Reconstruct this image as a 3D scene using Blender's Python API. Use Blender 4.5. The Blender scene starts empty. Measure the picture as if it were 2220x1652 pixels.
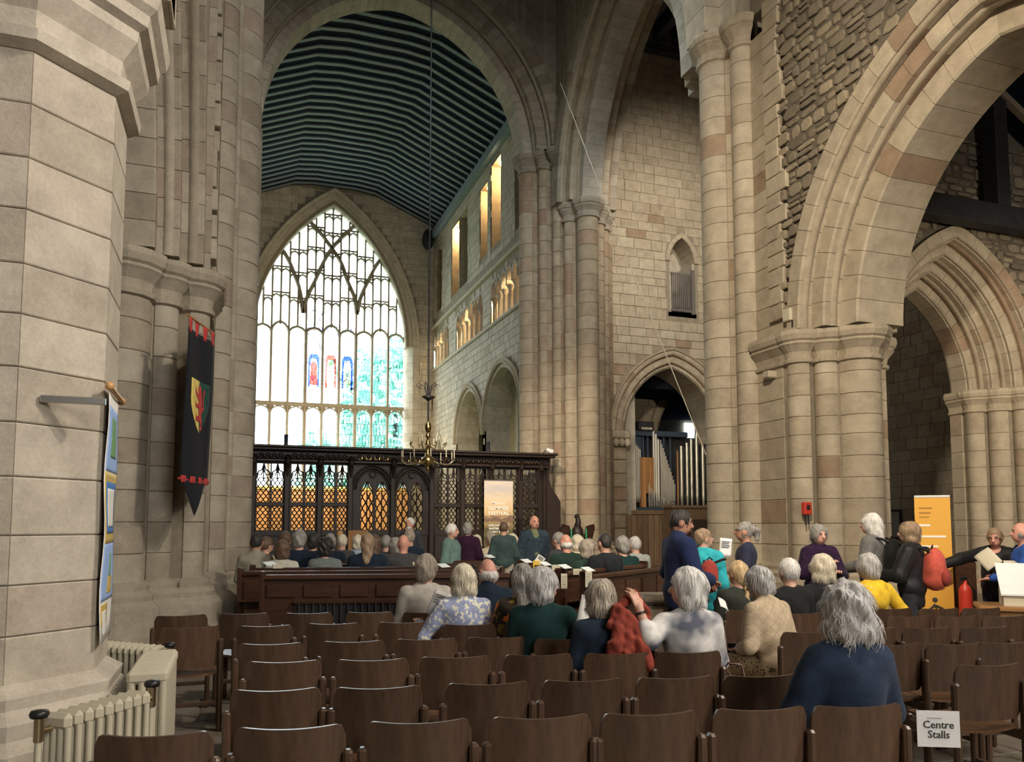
import bpy, bmesh, math, random
import numpy as np
from mathutils import Vector, Matrix
RNG = random.Random(7)
SC = bpy.context.scene
COL = SC.collection
PI = math.pi
R = math.radians

# ------------------------------------------------------------------ camera
F_PX, CX, CY, EYE = 1700.0, 1110.0, 1005.0, 1.62      # in the 2220 x 1652 frame
YAW, PITCH = R(19.4), math.atan(130 / 1700.0)
cam_d = bpy.data.cameras.new('camera')
cam_d.sensor_fit = 'HORIZONTAL'; cam_d.sensor_width = 36.0
cam_d.lens = F_PX / 2220.0 * 36.0
cam_d.shift_x = 0.0; cam_d.shift_y = (CY - 826.0) / 2220.0
cam_d.clip_end = 400
cam = bpy.data.objects.new('camera', cam_d); COL.objects.link(cam)
cam.location = (0, 0, EYE); cam.rotation_euler = (PI / 2 + PITCH, 0, -YAW)
SC.camera = cam
FW = np.array([math.sin(YAW) * math.cos(PITCH), math.cos(YAW) * math.cos(PITCH), math.sin(PITCH)])
RT = np.array([math.cos(YAW), -math.sin(YAW), 0.0]); UPV = np.cross(RT, FW)
ORI = np.array([0, 0, EYE])
def ray(x, y): return FW + RT * (x - CX) / F_PX - UPV * (y - CY) / F_PX
def onX(x, y, X): d = ray(x, y); return ORI + d * (X / d[0])
def onY(x, y, Y): d = ray(x, y); return ORI + d * (Y / d[1])
def onZ(x, y, Z): d = ray(x, y); return ORI + d * ((Z - EYE) / d[2])
def atD(x, y, D): d = ray(x, y); return ORI + d * D / float(d @ np.array([math.sin(YAW), math.cos(YAW), 0]))

# ------------------------------------------------------------------ world, lights, exposure
W = bpy.data.worlds.new('sky'); SC.world = W; W.use_nodes = True
bg = W.node_tree.nodes['Background']
bg.inputs[0].default_value = (0.86, 0.96, 1.0, 1); bg.inputs[1].default_value = 7.0
SC.view_settings.view_transform = 'Standard'; SC.view_settings.look = 'None'
SC.view_settings.gamma = 1.0; SC.view_settings.use_curve_mapping = False
SC.view_settings.exposure = 0.85

def area(name, loc, target, size, power, col, sy=None, portal=False, spread=PI):
    l = bpy.data.lights.new(name, 'AREA'); l.size = size; l.energy = power; l.color = col
    if sy: l.shape = 'RECTANGLE'; l.size_y = sy
    l.spread = spread
    o = bpy.data.objects.new(name, l); COL.objects.link(o); o.location = loc
    o.rotation_euler = (Vector(target) - Vector(loc)).to_track_quat('-Z', 'Y').to_euler()
    if portal: l.cycles.is_portal = True
    return o
def spot(name, loc, target, power, col, cone=70, blend=0.6, rad=0.12):
    l = bpy.data.lights.new(name, 'SPOT'); l.energy = power; l.color = col
    l.spot_size = R(cone); l.spot_blend = blend; l.shadow_soft_size = rad
    o = bpy.data.objects.new(name, l); COL.objects.link(o); o.location = loc
    o.rotation_euler = (Vector(target) - Vector(loc)).to_track_quat('-Z', 'Y').to_euler()
    return o
def bulb(name, loc, power, col, rad=0.08):
    l = bpy.data.lights.new(name, 'POINT'); l.energy = power; l.color = col; l.shadow_soft_size = rad
    o = bpy.data.objects.new(name, l); COL.objects.link(o); o.location = loc
    return o
WARM = (1.0, 0.84, 0.63); SOFT = (1.0, 0.88, 0.72); DAY = (0.80, 0.92, 1.0)
# daylight through the great east window; unseen area lights added to fill the nave
area('east_window_portal', (4.3, 38.75, 10.5), (4.3, 0, 10.5), 7.6, 1, (1, 1, 1), sy=14.5, portal=True)
area('nave_west_fill_light', (4.3, -9.0, 7.0), (4.3, 20, 3.0), 5.0, 600, (1.0, 0.94, 0.86), sy=6.0)  # fill light added behind the camera; the west wall has no window
area('nave_south_fill_light', (9.6, -1.5, 10.5), (-1.0, 5.0, 2.5), 2.5, 330, (1.0, 0.92, 0.82), sy=1.6)  # unseen fill light added from the south side; no clerestory is built here
# lamps high in the nave and crossing
spot('nave_flood_lamp', (1.2, 2.0, 9.5), (9.3, 10.6, 4.0), 2700, WARM, 80, 0.8, 0.25)
spot('nave_flood_lamp.001', (7.0, 1.0, 9.5), (-1.0, 6.0, 2.0), 1150, SOFT, 85, 0.8, 0.25)
spot('crossing_flood_lamp', (3.2, 13.6, 7.5), (9.6, 20.8, 1.2), 1500, WARM, 62, 0.9, 0.2)
spot('transept_flood_lamp', (12.3, 16.0, 12.5), (13.8, 22.8, 10.5), 900, SOFT, 95, 0.9, 0.2)
spot('aisle_flood_lamp', (12.4, 4.5, 5.5), (14.6, 12.5, 3.6), 700, WARM, 80, 0.8, 0.15)
# ------------------------------------------------------------------ materials
MATS = {}
def _nt(name):
    m = bpy.data.materials.new(name); m.use_nodes = True
    nt = m.node_tree; b = nt.nodes['Principled BSDF']
    return m, nt, b
def N(nt, t, **kw):
    n = nt.nodes.new(t)
    for k, v in kw.items(): setattr(n, k, v)
    return n
def ramp(nt, stops, interp='LINEAR'):
    r = nt.nodes.new('ShaderNodeValToRGB'); r.color_ramp.interpolation = interp
    e = r.color_ramp.elements
    e[0].position, e[0].color = stops[0][0], (*stops[0][1], 1)
    e[1].position, e[1].color = stops[-1][0], (*stops[-1][1], 1)
    for p, c in stops[1:-1]:
        x = e.new(p); x.color = (*c, 1)
    return r
def mixc(nt, fac, a, b, mode='MIX'):
    m = nt.nodes.new('ShaderNodeMix'); m.data_type = 'RGBA'; m.blend_type = mode
    for sock, v in ((m.inputs[0], fac), (m.inputs[6], a), (m.inputs[7], b)):
        if hasattr(v, 'links'): nt.links.new(v, sock)
        elif isinstance(v, (int, float)): sock.default_value = v
        else: sock.default_value = (*v, 1)
    return m.outputs[2]
def noise(nt, scale, detail=3, rough=0.6, coord='pos', stretch=None):
    n = nt.nodes.new('ShaderNodeTexNoise'); n.inputs['Scale'].default_value = scale
    n.inputs['Detail'].default_value = detail; n.inputs['Roughness'].default_value = rough
    if coord == 'pos': src = nt.nodes.new('ShaderNodeNewGeometry').outputs['Position']
    else: src = nt.nodes.new('ShaderNodeTexCoord').outputs['Object']
    if stretch:
        mp = nt.nodes.new('ShaderNodeMapping'); mp.inputs['Scale'].default_value = stretch
        nt.links.new(src, mp.inputs[0]); src = mp.outputs[0]
    nt.links.new(src, n.inputs['Vector'])
    return n
def rnd(nt):
    """one random value for each object, or each island of a joined mesh"""
    a = nt.nodes.new('ShaderNodeObjectInfo').outputs['Random']
    b = nt.nodes.new('ShaderNodeNewGeometry').outputs['Random Per Island']
    s = nt.nodes.new('ShaderNodeMath'); s.operation = 'ADD'; nt.links.new(a, s.inputs[0]); nt.links.new(b, s.inputs[1])
    f = nt.nodes.new('ShaderNodeMath'); f.operation = 'FRACT'; nt.links.new(s.outputs[0], f.inputs[0])
    return f.outputs[0]
def stone(name, stops, grain=0.35, rough=0.92, bump=0.25, big=1.3):
    m, nt, b = _nt(name)
    r = ramp(nt, stops); nt.links.new(rnd(nt), r.inputs[0])
    n1 = noise(nt, big * 3, 5, 0.65); n2 = noise(nt, 38, 4, 0.7)
    r1 = ramp(nt, [(0.3, (0.72, 0.70, 0.68)), (0.7, (1.12, 1.12, 1.10))]); nt.links.new(n1.outputs[0], r1.inputs[0])
    c = mixc(nt, 0.8, r.outputs[0], r1.outputs[0], 'MULTIPLY')
    r2 = ramp(nt, [(0.35, (0.7, 0.69, 0.66)), (0.65, (1.1, 1.1, 1.1))]); nt.links.new(n2.outputs[0], r2.inputs[0])
    c = mixc(nt, grain, c, r2.outputs[0], 'MULTIPLY')
    nt.links.new(c, b.inputs['Base Color']); b.inputs['Roughness'].default_value = rough
    b.inputs['Specular IOR Level'].default_value = 0.2
    bp = nt.nodes.new('ShaderNodeBump'); bp.inputs['Strength'].default_value = bump; bp.inputs['Distance'].default_value = 0.02
    nt.links.new(n2.outputs[0], bp.inputs['Height']); nt.links.new(bp.outputs[0], b.inputs['Normal'])
    MATS[name] = m; return m
def plain(name, col, rough=0.6, metal=0.0, var=0.0, scale=6, spec=0.5, coat=0.0, emit=None, stretch=None, coord='obj'):
    m, nt, b = _nt(name)
    if var:
        n = noise(nt, scale, 4, 0.6, coord, stretch)
        lo = tuple(c * (1 - var) for c in col); hi = tuple(min(1, c * (1 + var)) for c in col)
        r = ramp(nt, [(0.3, lo), (0.7, hi)]); nt.links.new(n.outputs[0], r.inputs[0]); nt.links.new(r.outputs[0], b.inputs['Base Color'])
    else: b.inputs['Base Color'].default_value = (*col, 1)
    b.inputs['Roughness'].default_value = rough; b.inputs['Metallic'].default_value = metal
    b.inputs['Specular IOR Level'].default_value = spec; b.inputs['Coat Weight'].default_value = coat
    if emit: b.inputs['Emission Color'].default_value = (*emit[:3], 1); b.inputs['Emission Strength'].default_value = emit[3]
    MATS[name] = m; return m
def wood(name, dark, light, scale=3, rough=0.42, stretch=(1, 1, 0.12), rv=0.25):
    m, nt, b = _nt(name)
    n = noise(nt, scale * 8, 5, 0.65, 'obj', stretch)
    r = ramp(nt, [(0.3, dark), (0.72, light)]); nt.links.new(n.outputs[0], r.inputs[0])
    q = ramp(nt, [(0, (1 - rv,) * 3), (1, (1 + rv,) * 3)]); nt.links.new(rnd(nt), q.inputs[0])
    c = mixc(nt, 1.0, r.outputs[0], q.outputs[0], 'MULTIPLY')
    nt.links.new(c, b.inputs['Base Color']); b.inputs['Roughness'].default_value = rough
    MATS[name] = m; return m
def vor_pattern(nt, scale, thresh, coord='obj'):
    v = nt.nodes.new('ShaderNodeTexVoronoi'); v.inputs['Scale'].default_value = scale
    tc = nt.nodes.new('ShaderNodeTexCoord'); nt.links.new(tc.outputs['Object'], v.inputs['Vector'])
    g = nt.nodes.new('ShaderNodeMath'); g.operation = 'LESS_THAN'; g.inputs[1].default_value = thresh
    nt.links.new(v.outputs['Distance'], g.inputs[0]); return v, g.outputs[0]
def cloth(name, col, rough=0.9, var=0.22, scale=14, pattern=None):
    m, nt, b = _nt(name)
    n = noise(nt, scale, 4, 0.65, 'obj')
    r = ramp(nt, [(0.3, tuple(c * (1 - var) for c in col)), (0.7, tuple(min(1, c * (1 + var)) for c in col))])
    nt.links.new(n.outputs[0], r.inputs[0]); c = r.outputs[0]
    if pattern:
        for (kind, sc, th, pc) in pattern:
            if kind == 'blob':
                nn = noise(nt, sc, 2, 0.5, 'obj'); g = nt.nodes.new('ShaderNodeMath'); g.operation = 'GREATER_THAN'
                g.inputs[1].default_value = th; nt.links.new(nn.outputs[0], g.inputs[0]); c = mixc(nt, g.outputs[0], c, pc)
            elif kind == 'spot':
                v, g = vor_pattern(nt, sc, th); c = mixc(nt, g, c, pc)
            elif kind == 'soft':
                nn = noise(nt, sc, 2, 0.5, 'obj'); rr = ramp(nt, [(th - 0.1, (0, 0, 0)), (th + 0.1, (1, 1, 1))])
                nt.links.new(nn.outputs[0], rr.inputs[0]); c = mixc(nt, rr.outputs[0], c, pc)
            elif kind == 'quilt':
                tc = nt.nodes.new('ShaderNodeTexCoord'); mp = nt.nodes.new('ShaderNodeMapping'); mp.inputs['Rotation'].default_value = (0, R(45), 0)
                nt.links.new(tc.outputs['Object'], mp.inputs[0])
                ck = nt.nodes.new('ShaderNodeTexBrick'); ck.offset = 0; ck.inputs['Scale'].default_value = sc
                ck.inputs['Mortar Size'].default_value = th; ck.inputs['Brick Width'].default_value = .5; ck.inputs['Row Height'].default_value = .5
                mp2 = nt.nodes.new('ShaderNodeMapping'); mp2.inputs['Rotation'].default_value = (R(90), 0, 0)
                nt.links.new(mp.outputs[0], mp2.inputs[0]); nt.links.new(mp2.outputs[0], ck.inputs['Vector'])
                c = mixc(nt, ck.outputs['Fac'], c, pc)
    nt.links.new(c, b.inputs['Base Color']); b.inputs['Roughness'].default_value = rough
    b.inputs['Specular IOR Level'].default_value = 0.25; b.inputs['Sheen Weight'].default_value = 0.05
    MATS[name] = m; return m
def hairmat(name, dark, light):
    m, nt, b = _nt(name)
    n = noise(nt, 60, 3, 0.6, 'obj', (1.2, 1.2, 0.14))
    r = ramp(nt, [(0.3, dark), (0.68, light)]); nt.links.new(n.outputs[0], r.inputs[0]); nt.links.new(r.outputs[0], b.inputs['Base Color'])
    b.inputs['Roughness'].default_value = 0.55; b.inputs['Sheen Weight'].default_value = 0.04
    bp = nt.nodes.new('ShaderNodeBump'); bp.inputs['Strength'].default_value = 0.6; bp.inputs['Distance'].default_value = 0.01
    nt.links.new(n.outputs[0], bp.inputs['Height']); nt.links.new(bp.outputs[0], b.inputs['Normal'])
    MATS[name] = m; return m
def glass(name, tint, gloss=0.04, cells=None, leads=None):
    """clear church glass: see-through with a faint reflection; cells = stained colours, leads = lead lattice"""
    m, nt, b = _nt(name); nt.nodes.remove(b)
    out = nt.nodes['Material Output']
    tr = nt.nodes.new('ShaderNodeBsdfTransparent'); gl = nt.nodes.new('ShaderNodeBsdfGlossy'); gl.inputs['Roughness'].default_value = 0.1
    mx = nt.nodes.new('ShaderNodeMixShader'); mx.inputs[0].default_value = gloss
    c = None
    if cells:
        tc = nt.nodes.new('ShaderNodeTexCoord'); v = nt.nodes.new('ShaderNodeTexVoronoi'); v.inputs['Scale'].default_value = cells[0]
        nt.links.new(tc.outputs['Object'], v.inputs['Vector'])
        sp = nt.nodes.new('ShaderNodeSeparateColor'); nt.links.new(v.outputs['Color'], sp.inputs[0])
        r = ramp(nt, cells[1], 'CONSTANT'); nt.links.new(sp.outputs[0], r.inputs[0]); c = r.outputs[0]
        v2 = nt.nodes.new('ShaderNodeTexVoronoi'); v2.feature = 'DISTANCE_TO_EDGE'; v2.inputs['Scale'].default_value = cells[0]
        nt.links.new(tc.outputs['Object'], v2.inputs['Vector'])
        g = nt.nodes.new('ShaderNodeMath'); g.operation = 'LESS_THAN'; g.inputs[1].default_value = 0.035; nt.links.new(v2.outputs['Distance'], g.inputs[0])
        c = mixc(nt, g.outputs[0], c, (0.05, 0.05, 0.06))
    elif leads:
        tc = nt.nodes.new('ShaderNodeTexCoord'); mp = nt.nodes.new('ShaderNodeMapping'); mp.inputs['Rotation'].default_value = (R(90), 0, 0)
        nt.links.new(tc.outputs['Object'], mp.inputs[0])
        bk = nt.nodes.new('ShaderNodeTexBrick'); bk.offset = 0.5; bk.inputs['Scale'].default_value = 1.0
        bk.inputs['Brick Width'].default_value = leads[1]; bk.inputs['Row Height'].default_value = leads[0]; bk.inputs['Mortar Size'].default_value = 0.012
        nt.links.new(mp.outputs[0], bk.inputs['Vector'])
        c = mixc(nt, bk.outputs['Fac'], tint, (0.25, 0.3, 0.3))
    if c is None: tr.inputs[0].default_value = (*tint, 1)
    else: nt.links.new(c, tr.inputs[0])
    nt.links.new(tr.outputs[0], mx.inputs[1]); nt.links.new(gl.outputs[0], mx.inputs[2]); nt.links.new(mx.outputs[0], out.inputs[0])
    MATS[name] = m; return m

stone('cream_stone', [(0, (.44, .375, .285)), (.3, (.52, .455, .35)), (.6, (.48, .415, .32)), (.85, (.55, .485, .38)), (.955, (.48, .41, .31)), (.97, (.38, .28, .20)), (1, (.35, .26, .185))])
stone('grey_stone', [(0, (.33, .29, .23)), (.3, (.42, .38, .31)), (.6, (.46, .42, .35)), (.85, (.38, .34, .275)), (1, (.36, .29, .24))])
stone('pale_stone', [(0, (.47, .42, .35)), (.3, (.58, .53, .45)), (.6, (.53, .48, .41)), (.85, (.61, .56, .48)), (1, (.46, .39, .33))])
stone('pink_stone', [(0, (.40, .32, .235)), (.35, (.46, .385, .285)), (.6, (.43, .35, .26)), (.85, (.50, .42, .315)), (.93, (.40, .29, .21)), (1, (.36, .25, .18))])
stone('rubble_stone', [(0, (.19, .165, .125)), (.25, (.28, .24, .18)), (.5, (.35, .30, .22)), (.7, (.24, .20, .155)), (.85, (.42, .36, .26)), (1, (.21, .18, .15))], bump=.5)
stone('mortar', [(0, (.31, .27, .205)), (1, (.35, .305, .235))])
stone('pale_mortar', [(0, (.40, .365, .30)), (1, (.45, .41, .34))])
stone('dark_mortar', [(0, (.16, .14, .11)), (1, (.19, .165, .13))])
stone('flagstone', [(0, (.17, .145, .115)), (.5, (.25, .215, .17)), (.8, (.22, .18, .145)), (1, (.30, .25, .20))], rough=.55)
stone('plaster', [(0, (.52, .48, .40)), (1, (.55, .50, .42))])
plain('board_blue', (.006, .013, .030), .9, var=.3, spec=.15)
plain('rib_grey', (.20, .25, .285), .75, var=.15)
plain('black_oak', (.022, .022, .026), .7, var=.3)
wood('chair_wood', (.052, .029, .018), (.112, .066, .040), 3, .34, (1, 1, .15), .22)
wood('chair_seat', (.10, .05, .025), (.18, .09, .045), 3, .34, (1, .12, 1), .15)
wood('pew_wood', (.035, .016, .010), (.075, .034, .020), 3, .32, (.12, 1, 1))
wood('screen_oak', (.020, .013, .011), (.045, .028, .022), 3, .45)
wood('panel_oak', (.10, .065, .038), (.19, .125, .075), 3, .45)
wood('honey_oak', (.42, .22, .08), (.58, .32, .13), 3, .4)
wood('desk_oak', (.30, .15, .05), (.45, .24, .09), 3, .35, (.12, 1, 1))
wood('organ_wood', (.30, .14, .05), (.42, .21, .08), 3, .5)
plain('gilt', (.75, .52, .18), .35, metal=.9)
plain('brass', (.62, .44, .18), .22, metal=1.0)
plain('old_brass', (.55, .45, .28), .3, metal=1.0)
plain('iron', (.03, .03, .034), .5, metal=.4)
plain('steel', (.6, .6, .6), .3, metal=1.0)
plain('pipe_metal', (.62, .60, .52), .32, metal=.85)
plain('pipe_white', (.66, .63, .55), .5)
plain('organ_blue', (.03, .05, .075), .6)
plain('radiator_paint', (.50, .46, .35), .45, var=.06)
plain('black_plastic', (.015, .015, .016), .4)
plain('white_plastic', (.75, .75, .72), .4)
plain('paper', (.80, .80, .80), .8, var=.05)
plain('cream_card', (.60, .55, .42), .8)
plain('bluewhite_glint', (.80, .88, .90), .5)  # near-white colour imitating the shine on pew-end tops
plain('ink', (.05, .05, .05), .8)
plain('grey_ink', (.30, .30, .31), .8)
plain('signal_red', (.62, .05, .03), .4)
plain('candle_wax', (.75, .68, .50), .5)
plain('lamp_glow', (1, .85, .6), .5, emit=(1, .82, .52, 14))
plain('yellow_card', (.75, .50, .06), .7)
plain('orange_print', (.80, .42, .06), .55)
plain('brown_ink', (.45, .22, .04), .6)
glass('clear_glass', (.97, 1, 1), leads=(0.55, 0.16))
glass('sky_glass', (.96, 1, 1))
glass('stained_glass', (1, 1, 1), cells=(4.2, [(0, (.92, .95, 1)), (.42, (.75, .78, .9)), (.50, (.02, .05, .55)), (.66, (.95, .95, .9)), (.76, (.65, .05, .05)), (.84, (.9, .85, .6)), (.9, (.05, .12, .6)), (1, (.9, .9, .9))]))
glass('pale_stained_glass', (1, 1, 1), cells=(5.5, [(0, (.95, .98, 1)), (.8, (.85, .85, .9)), (.88, (.35, .4, .8)), (.94, (.85, .5, .45)), (1, (.9, .9, .9))]))

# ------------------------------------------------------------------ mesh helpers
class MB:
    def __init__(s): s.v = []; s.f = []; s.sm = []
    def add(s, verts, faces, smooth=False):
        o = len(s.v); s.v += [tuple(map(float, p)) for p in verts]; s.f += [tuple(i + o for i in f) for f in faces]
        s.sm += [smooth] * len(faces); return s
    def box(s, x0, x1, y0, y1, z0, z1):
        return s.add([(x0, y0, z0), (x1, y0, z0), (x1, y1, z0), (x0, y1, z0), (x0, y0, z1), (x1, y0, z1), (x1, y1, z1), (x0, y1, z1)],
                     [(3, 2, 1, 0), (4, 5, 6, 7), (0, 1, 5, 4), (1, 2, 6, 5), (2, 3, 7, 6), (3, 0, 4, 7)])
    def bbox(s, x0, x1, y0, y1, z0, z1, b=0.008):
        """box with chamfered edges all round (all corners cut back by b)"""
        bm = bmesh.new(); bmesh.ops.create_cube(bm, size=1.0)
        for v in bm.verts: v.co = Vector(((x0 + x1) / 2 + v.co.x * (x1 - x0), (y0 + y1) / 2 + v.co.y * (y1 - y0), (z0 + z1) / 2 + v.co.z * (z1 - z0)))
        bmesh.ops.bevel(bm, geom=bm.edges[:], offset=b, segments=1, affect='EDGES')
        bm.verts.index_update()
        s.add([v.co for v in bm.verts], [[v.index for v in f.verts] for f in bm.faces]); bm.free(); return s
    def prism(s, pts, z0, z1):
        n = len(pts)
        return s.add([(x, y, z0) for x, y in pts] + [(x, y, z1) for x, y in pts],
                     [tuple(range(n))[::-1], tuple(range(n, 2 * n))] + [(i, (i + 1) % n, n + (i + 1) % n, n + i) for i in range(n)])
    def tube(s, path, r, n=8, smooth=True, cap=True):
        P = [Vector(p) for p in path]; rs = r if isinstance(r, (list, tuple)) else [r] * len(P)
        rings = []; prev = None
        for i, p in enumerate(P):
            t = (P[min(i + 1, len(P) - 1)] - P[max(i - 1, 0)]).normalized()
            a = prev if prev is not None else (Vector((0, 0, 1)) if abs(t.z) < .9 else Vector((1, 0, 0)))
            u = (a - t * a.dot(t)).normalized(); w = t.cross(u); prev = u
            rings.append([p + (u * math.cos(2 * PI * k / n) + w * math.sin(2 * PI * k / n)) * rs[i] for k in range(n)])
        fs = [(i * n + k, i * n + (k + 1) % n, (i + 1) * n + (k + 1) % n, (i + 1) * n + k) for i in range(len(P) - 1) for k in range(n)]
        s.add([q for rg in rings for q in rg], fs, smooth)
        if cap:
            s.add(rings[0], [tuple(range(n))[::-1]]); s.add(rings[-1], [tuple(range(n))])
        return s
    def lathe(s, prof, c=(0, 0, 0), n=16, smooth=True):
        vs = [(c[0] + r * math.cos(2 * PI * k / n), c[1] + r * math.sin(2 * PI * k / n), c[2] + z) for r, z in prof for k in range(n)]
        fs = [(i * n + k, i * n + (k + 1) % n, (i + 1) * n + (k + 1) % n, (i + 1) * n + k) for i in range(len(prof) - 1) for k in range(n)]
        return s.add(vs, fs, smooth)
    def ell(s, c, rad, n=12, m=8, M=None):
        vs = []; 
        for i in range(m + 1):
            th = PI * i / m
            for k in range(n):
                p = Vector((rad[0] * math.sin(th) * math.cos(2 * PI * k / n), rad[1] * math.sin(th) * math.sin(2 * PI * k / n), -rad[2] * math.cos(th)))
                if M is not None: p = M @ p
                vs.append((c[0] + p.x, c[1] + p.y, c[2] + p.z))
        fs = [(i * n + k, i * n + (k + 1) % n, (i + 1) * n + (k + 1) % n, (i + 1) * n + k) for i in range(m) for k in range(n)]
        return s.add(vs, fs, True)
    def xform(s, M): s.v = [tuple(M @ Vector(p)) for p in s.v]; return s
    def mesh(s, name, mat):
        me = bpy.data.meshes.new(name); me.from_pydata(s.v, [], s.f)
        me.polygons.foreach_set('use_smooth', s.sm)
        for m in (mat if isinstance(mat, (list, tuple)) else [mat]): me.materials.append(MATS[m] if isinstance(m, str) else m)
        me.update(); return me
    def build(s, name, mat, parent=None, loc=None, rot=None, kind=None):
        return link(name, s.mesh(name, mat), parent, loc, rot, kind)
def link(name, me, parent=None, loc=None, rot=None, kind=None, scale=None):
    o = bpy.data.objects.new(name, me); COL.objects.link(o)
    if parent is not None: o.parent = parent
    if loc is not None: o.location = loc
    if rot is not None: o.rotation_euler = rot
    if scale is not None: o.scale = scale
    if kind: o['kind'] = kind
    return o
def thing(name, label, cat, loc=(0, 0, 0), rz=0, group=None):
    o = bpy.data.objects.new(name, None); COL.objects.link(o); o.location = loc; o.rotation_euler = (0, 0, rz)
    o.empty_display_size = 0.1
    return tag(o, label, cat, group)
def tag(o, label, cat, group=None):
    o['label'] = label; o['category'] = cat
    if group: o['group'] = group
    return o
def struct(o, label=None):
    o['kind'] = 'structure'
    if label: o['label'] = label
    return o
def sempty(name, label=None):
    o = bpy.data.objects.new(name, None); COL.objects.link(o); o.empty_display_size = .1
    return struct(o, label)
def dup(root, loc, rz, label=None):
    r = root.copy(); COL.objects.link(r); r.location = loc; r.rotation_euler = (0, 0, rz)
    if label: r['label'] = label
    for ch in list(root.children):
        c = ch.copy(); COL.objects.link(c); c.parent = r
        for g in ch.children:
            d = g.copy(); COL.objects.link(d); d.parent = c
    return r
def text(body, size, mat, parent, loc, rot, align='CENTER', name='lettering', ext=0.001, bold=0.0, space=1.0):
    cu = bpy.data.curves.new(name, 'FONT'); cu.body = body; cu.size = size; cu.align_x = align; cu.align_y = 'CENTER'
    cu.extrude = ext; cu.offset = bold; cu.space_character = space; cu.resolution_u = 2
    t = bpy.data.objects.new(name, cu); COL.objects.link(t)
    dg = bpy.context.evaluated_depsgraph_get(); me = bpy.data.meshes.new_from_object(t.evaluated_get(dg))
    bpy.data.objects.remove(t)
    me.materials.clear(); me.materials.append(MATS[mat])
    return link(name, me, parent, loc, rot)

# ---- masonry
def arc(cx, cy, r, a0, a1, n=7): return [(cx + r * math.cos(R(a0 + (a1 - a0) * i / n)), cy + r * math.sin(R(a0 + (a1 - a0) * i / n))) for i in range(n + 1)]
def elem_pts(e):
    return arc(*e[1:]) if e[0] == 's' else [e[1], e[2]]
def mirror(elems, xc):
    out = []
    for e in reversed(elems):
        if e[0] == 'l': out.append(('l', (2 * xc - e[2][0], e[2][1]), (2 * xc - e[1][0], e[1][1])))
        else: out.append(('s', 2 * xc - e[1], e[2], e[3], 180 - e[5], 180 - e[4]))
    return out
def offset(pts, d, closed=False):
    """offset a polyline to its right (outwards for counter-clockwise plans)"""
    n = len(pts); out = []
    for i in range(n):
        a = pts[i - 1] if (i > 0 or closed) else None; b = pts[i]; c = pts[(i + 1) % n] if (i < n - 1 or closed) else None
        ns = []
        for p, q in ((a, b), (b, c)):
            if p is None or q is None: continue
            dx, dy = q[0] - p[0], q[1] - p[1]; L = math.hypot(dx, dy)
            if L > 1e-6: ns.append((dy / L, -dx / L))
        nx = sum(v[0] for v in ns); ny = sum(v[1] for v in ns); L = math.hypot(nx, ny) or 1
        nx /= L; ny /= L
        k = 1.0 / max(.55, nx * ns[0][0] + ny * ns[0][1])
        out.append((b[0] + nx * d * k, b[1] + ny * d * k))
    return out
def stone_mb(pts, h, depth=.14, ch=.009, gap=.006):
    """a block whose outer face follows pts, height h, chamfered bed joints"""
    n = len(pts)
    # pull the two ends in for the vertical joints
    def pull(a, b):
        L = math.hypot(b[0] - a[0], b[1] - a[1]); t = min(.3, gap / max(L, 1e-6)); return (a[0] + (b[0] - a[0]) * t, a[1] + (b[1] - a[1]) * t)
    P = list(pts); P[0], P[-1] = pull(pts[0], pts[1]), pull(pts[-1], pts[-2])
    ins = offset(P, -ch); inn = offset(P, -depth)
    vs = []; lv = [(ins, gap), (P, gap + ch), (P, h - gap - ch), (ins, h - gap)]
    for pl, z in lv: vs += [(x, y, z) for x, y in pl]
    vs += [(x, y, gap) for x, y in inn] + [(x, y, h - gap) for x, y in inn]
    fs = []; a, b = 4 * n, 5 * n
    for i in range(n - 1):
        fs += [(i + 1, i, a + i, a + i + 1), (3 * n + i, 3 * n + i + 1, b + i + 1, b + i)]
    fs += [(0, n, 2 * n, 3 * n, b, a), (n - 1, a + n - 1, b + n - 1, 4 * n - 1, 3 * n - 1, 2 * n - 1)]
    mb = MB()
    for k in range(3):      # face and chamfers keep their own normals
        q = vs[k * n:(k + 2) * n]; mb.add(q, [(i, i + 1, n + i + 1, n + i) for i in range(n - 1)], len(pts) > 2)
    return mb.add(vs, fs, False)
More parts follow.
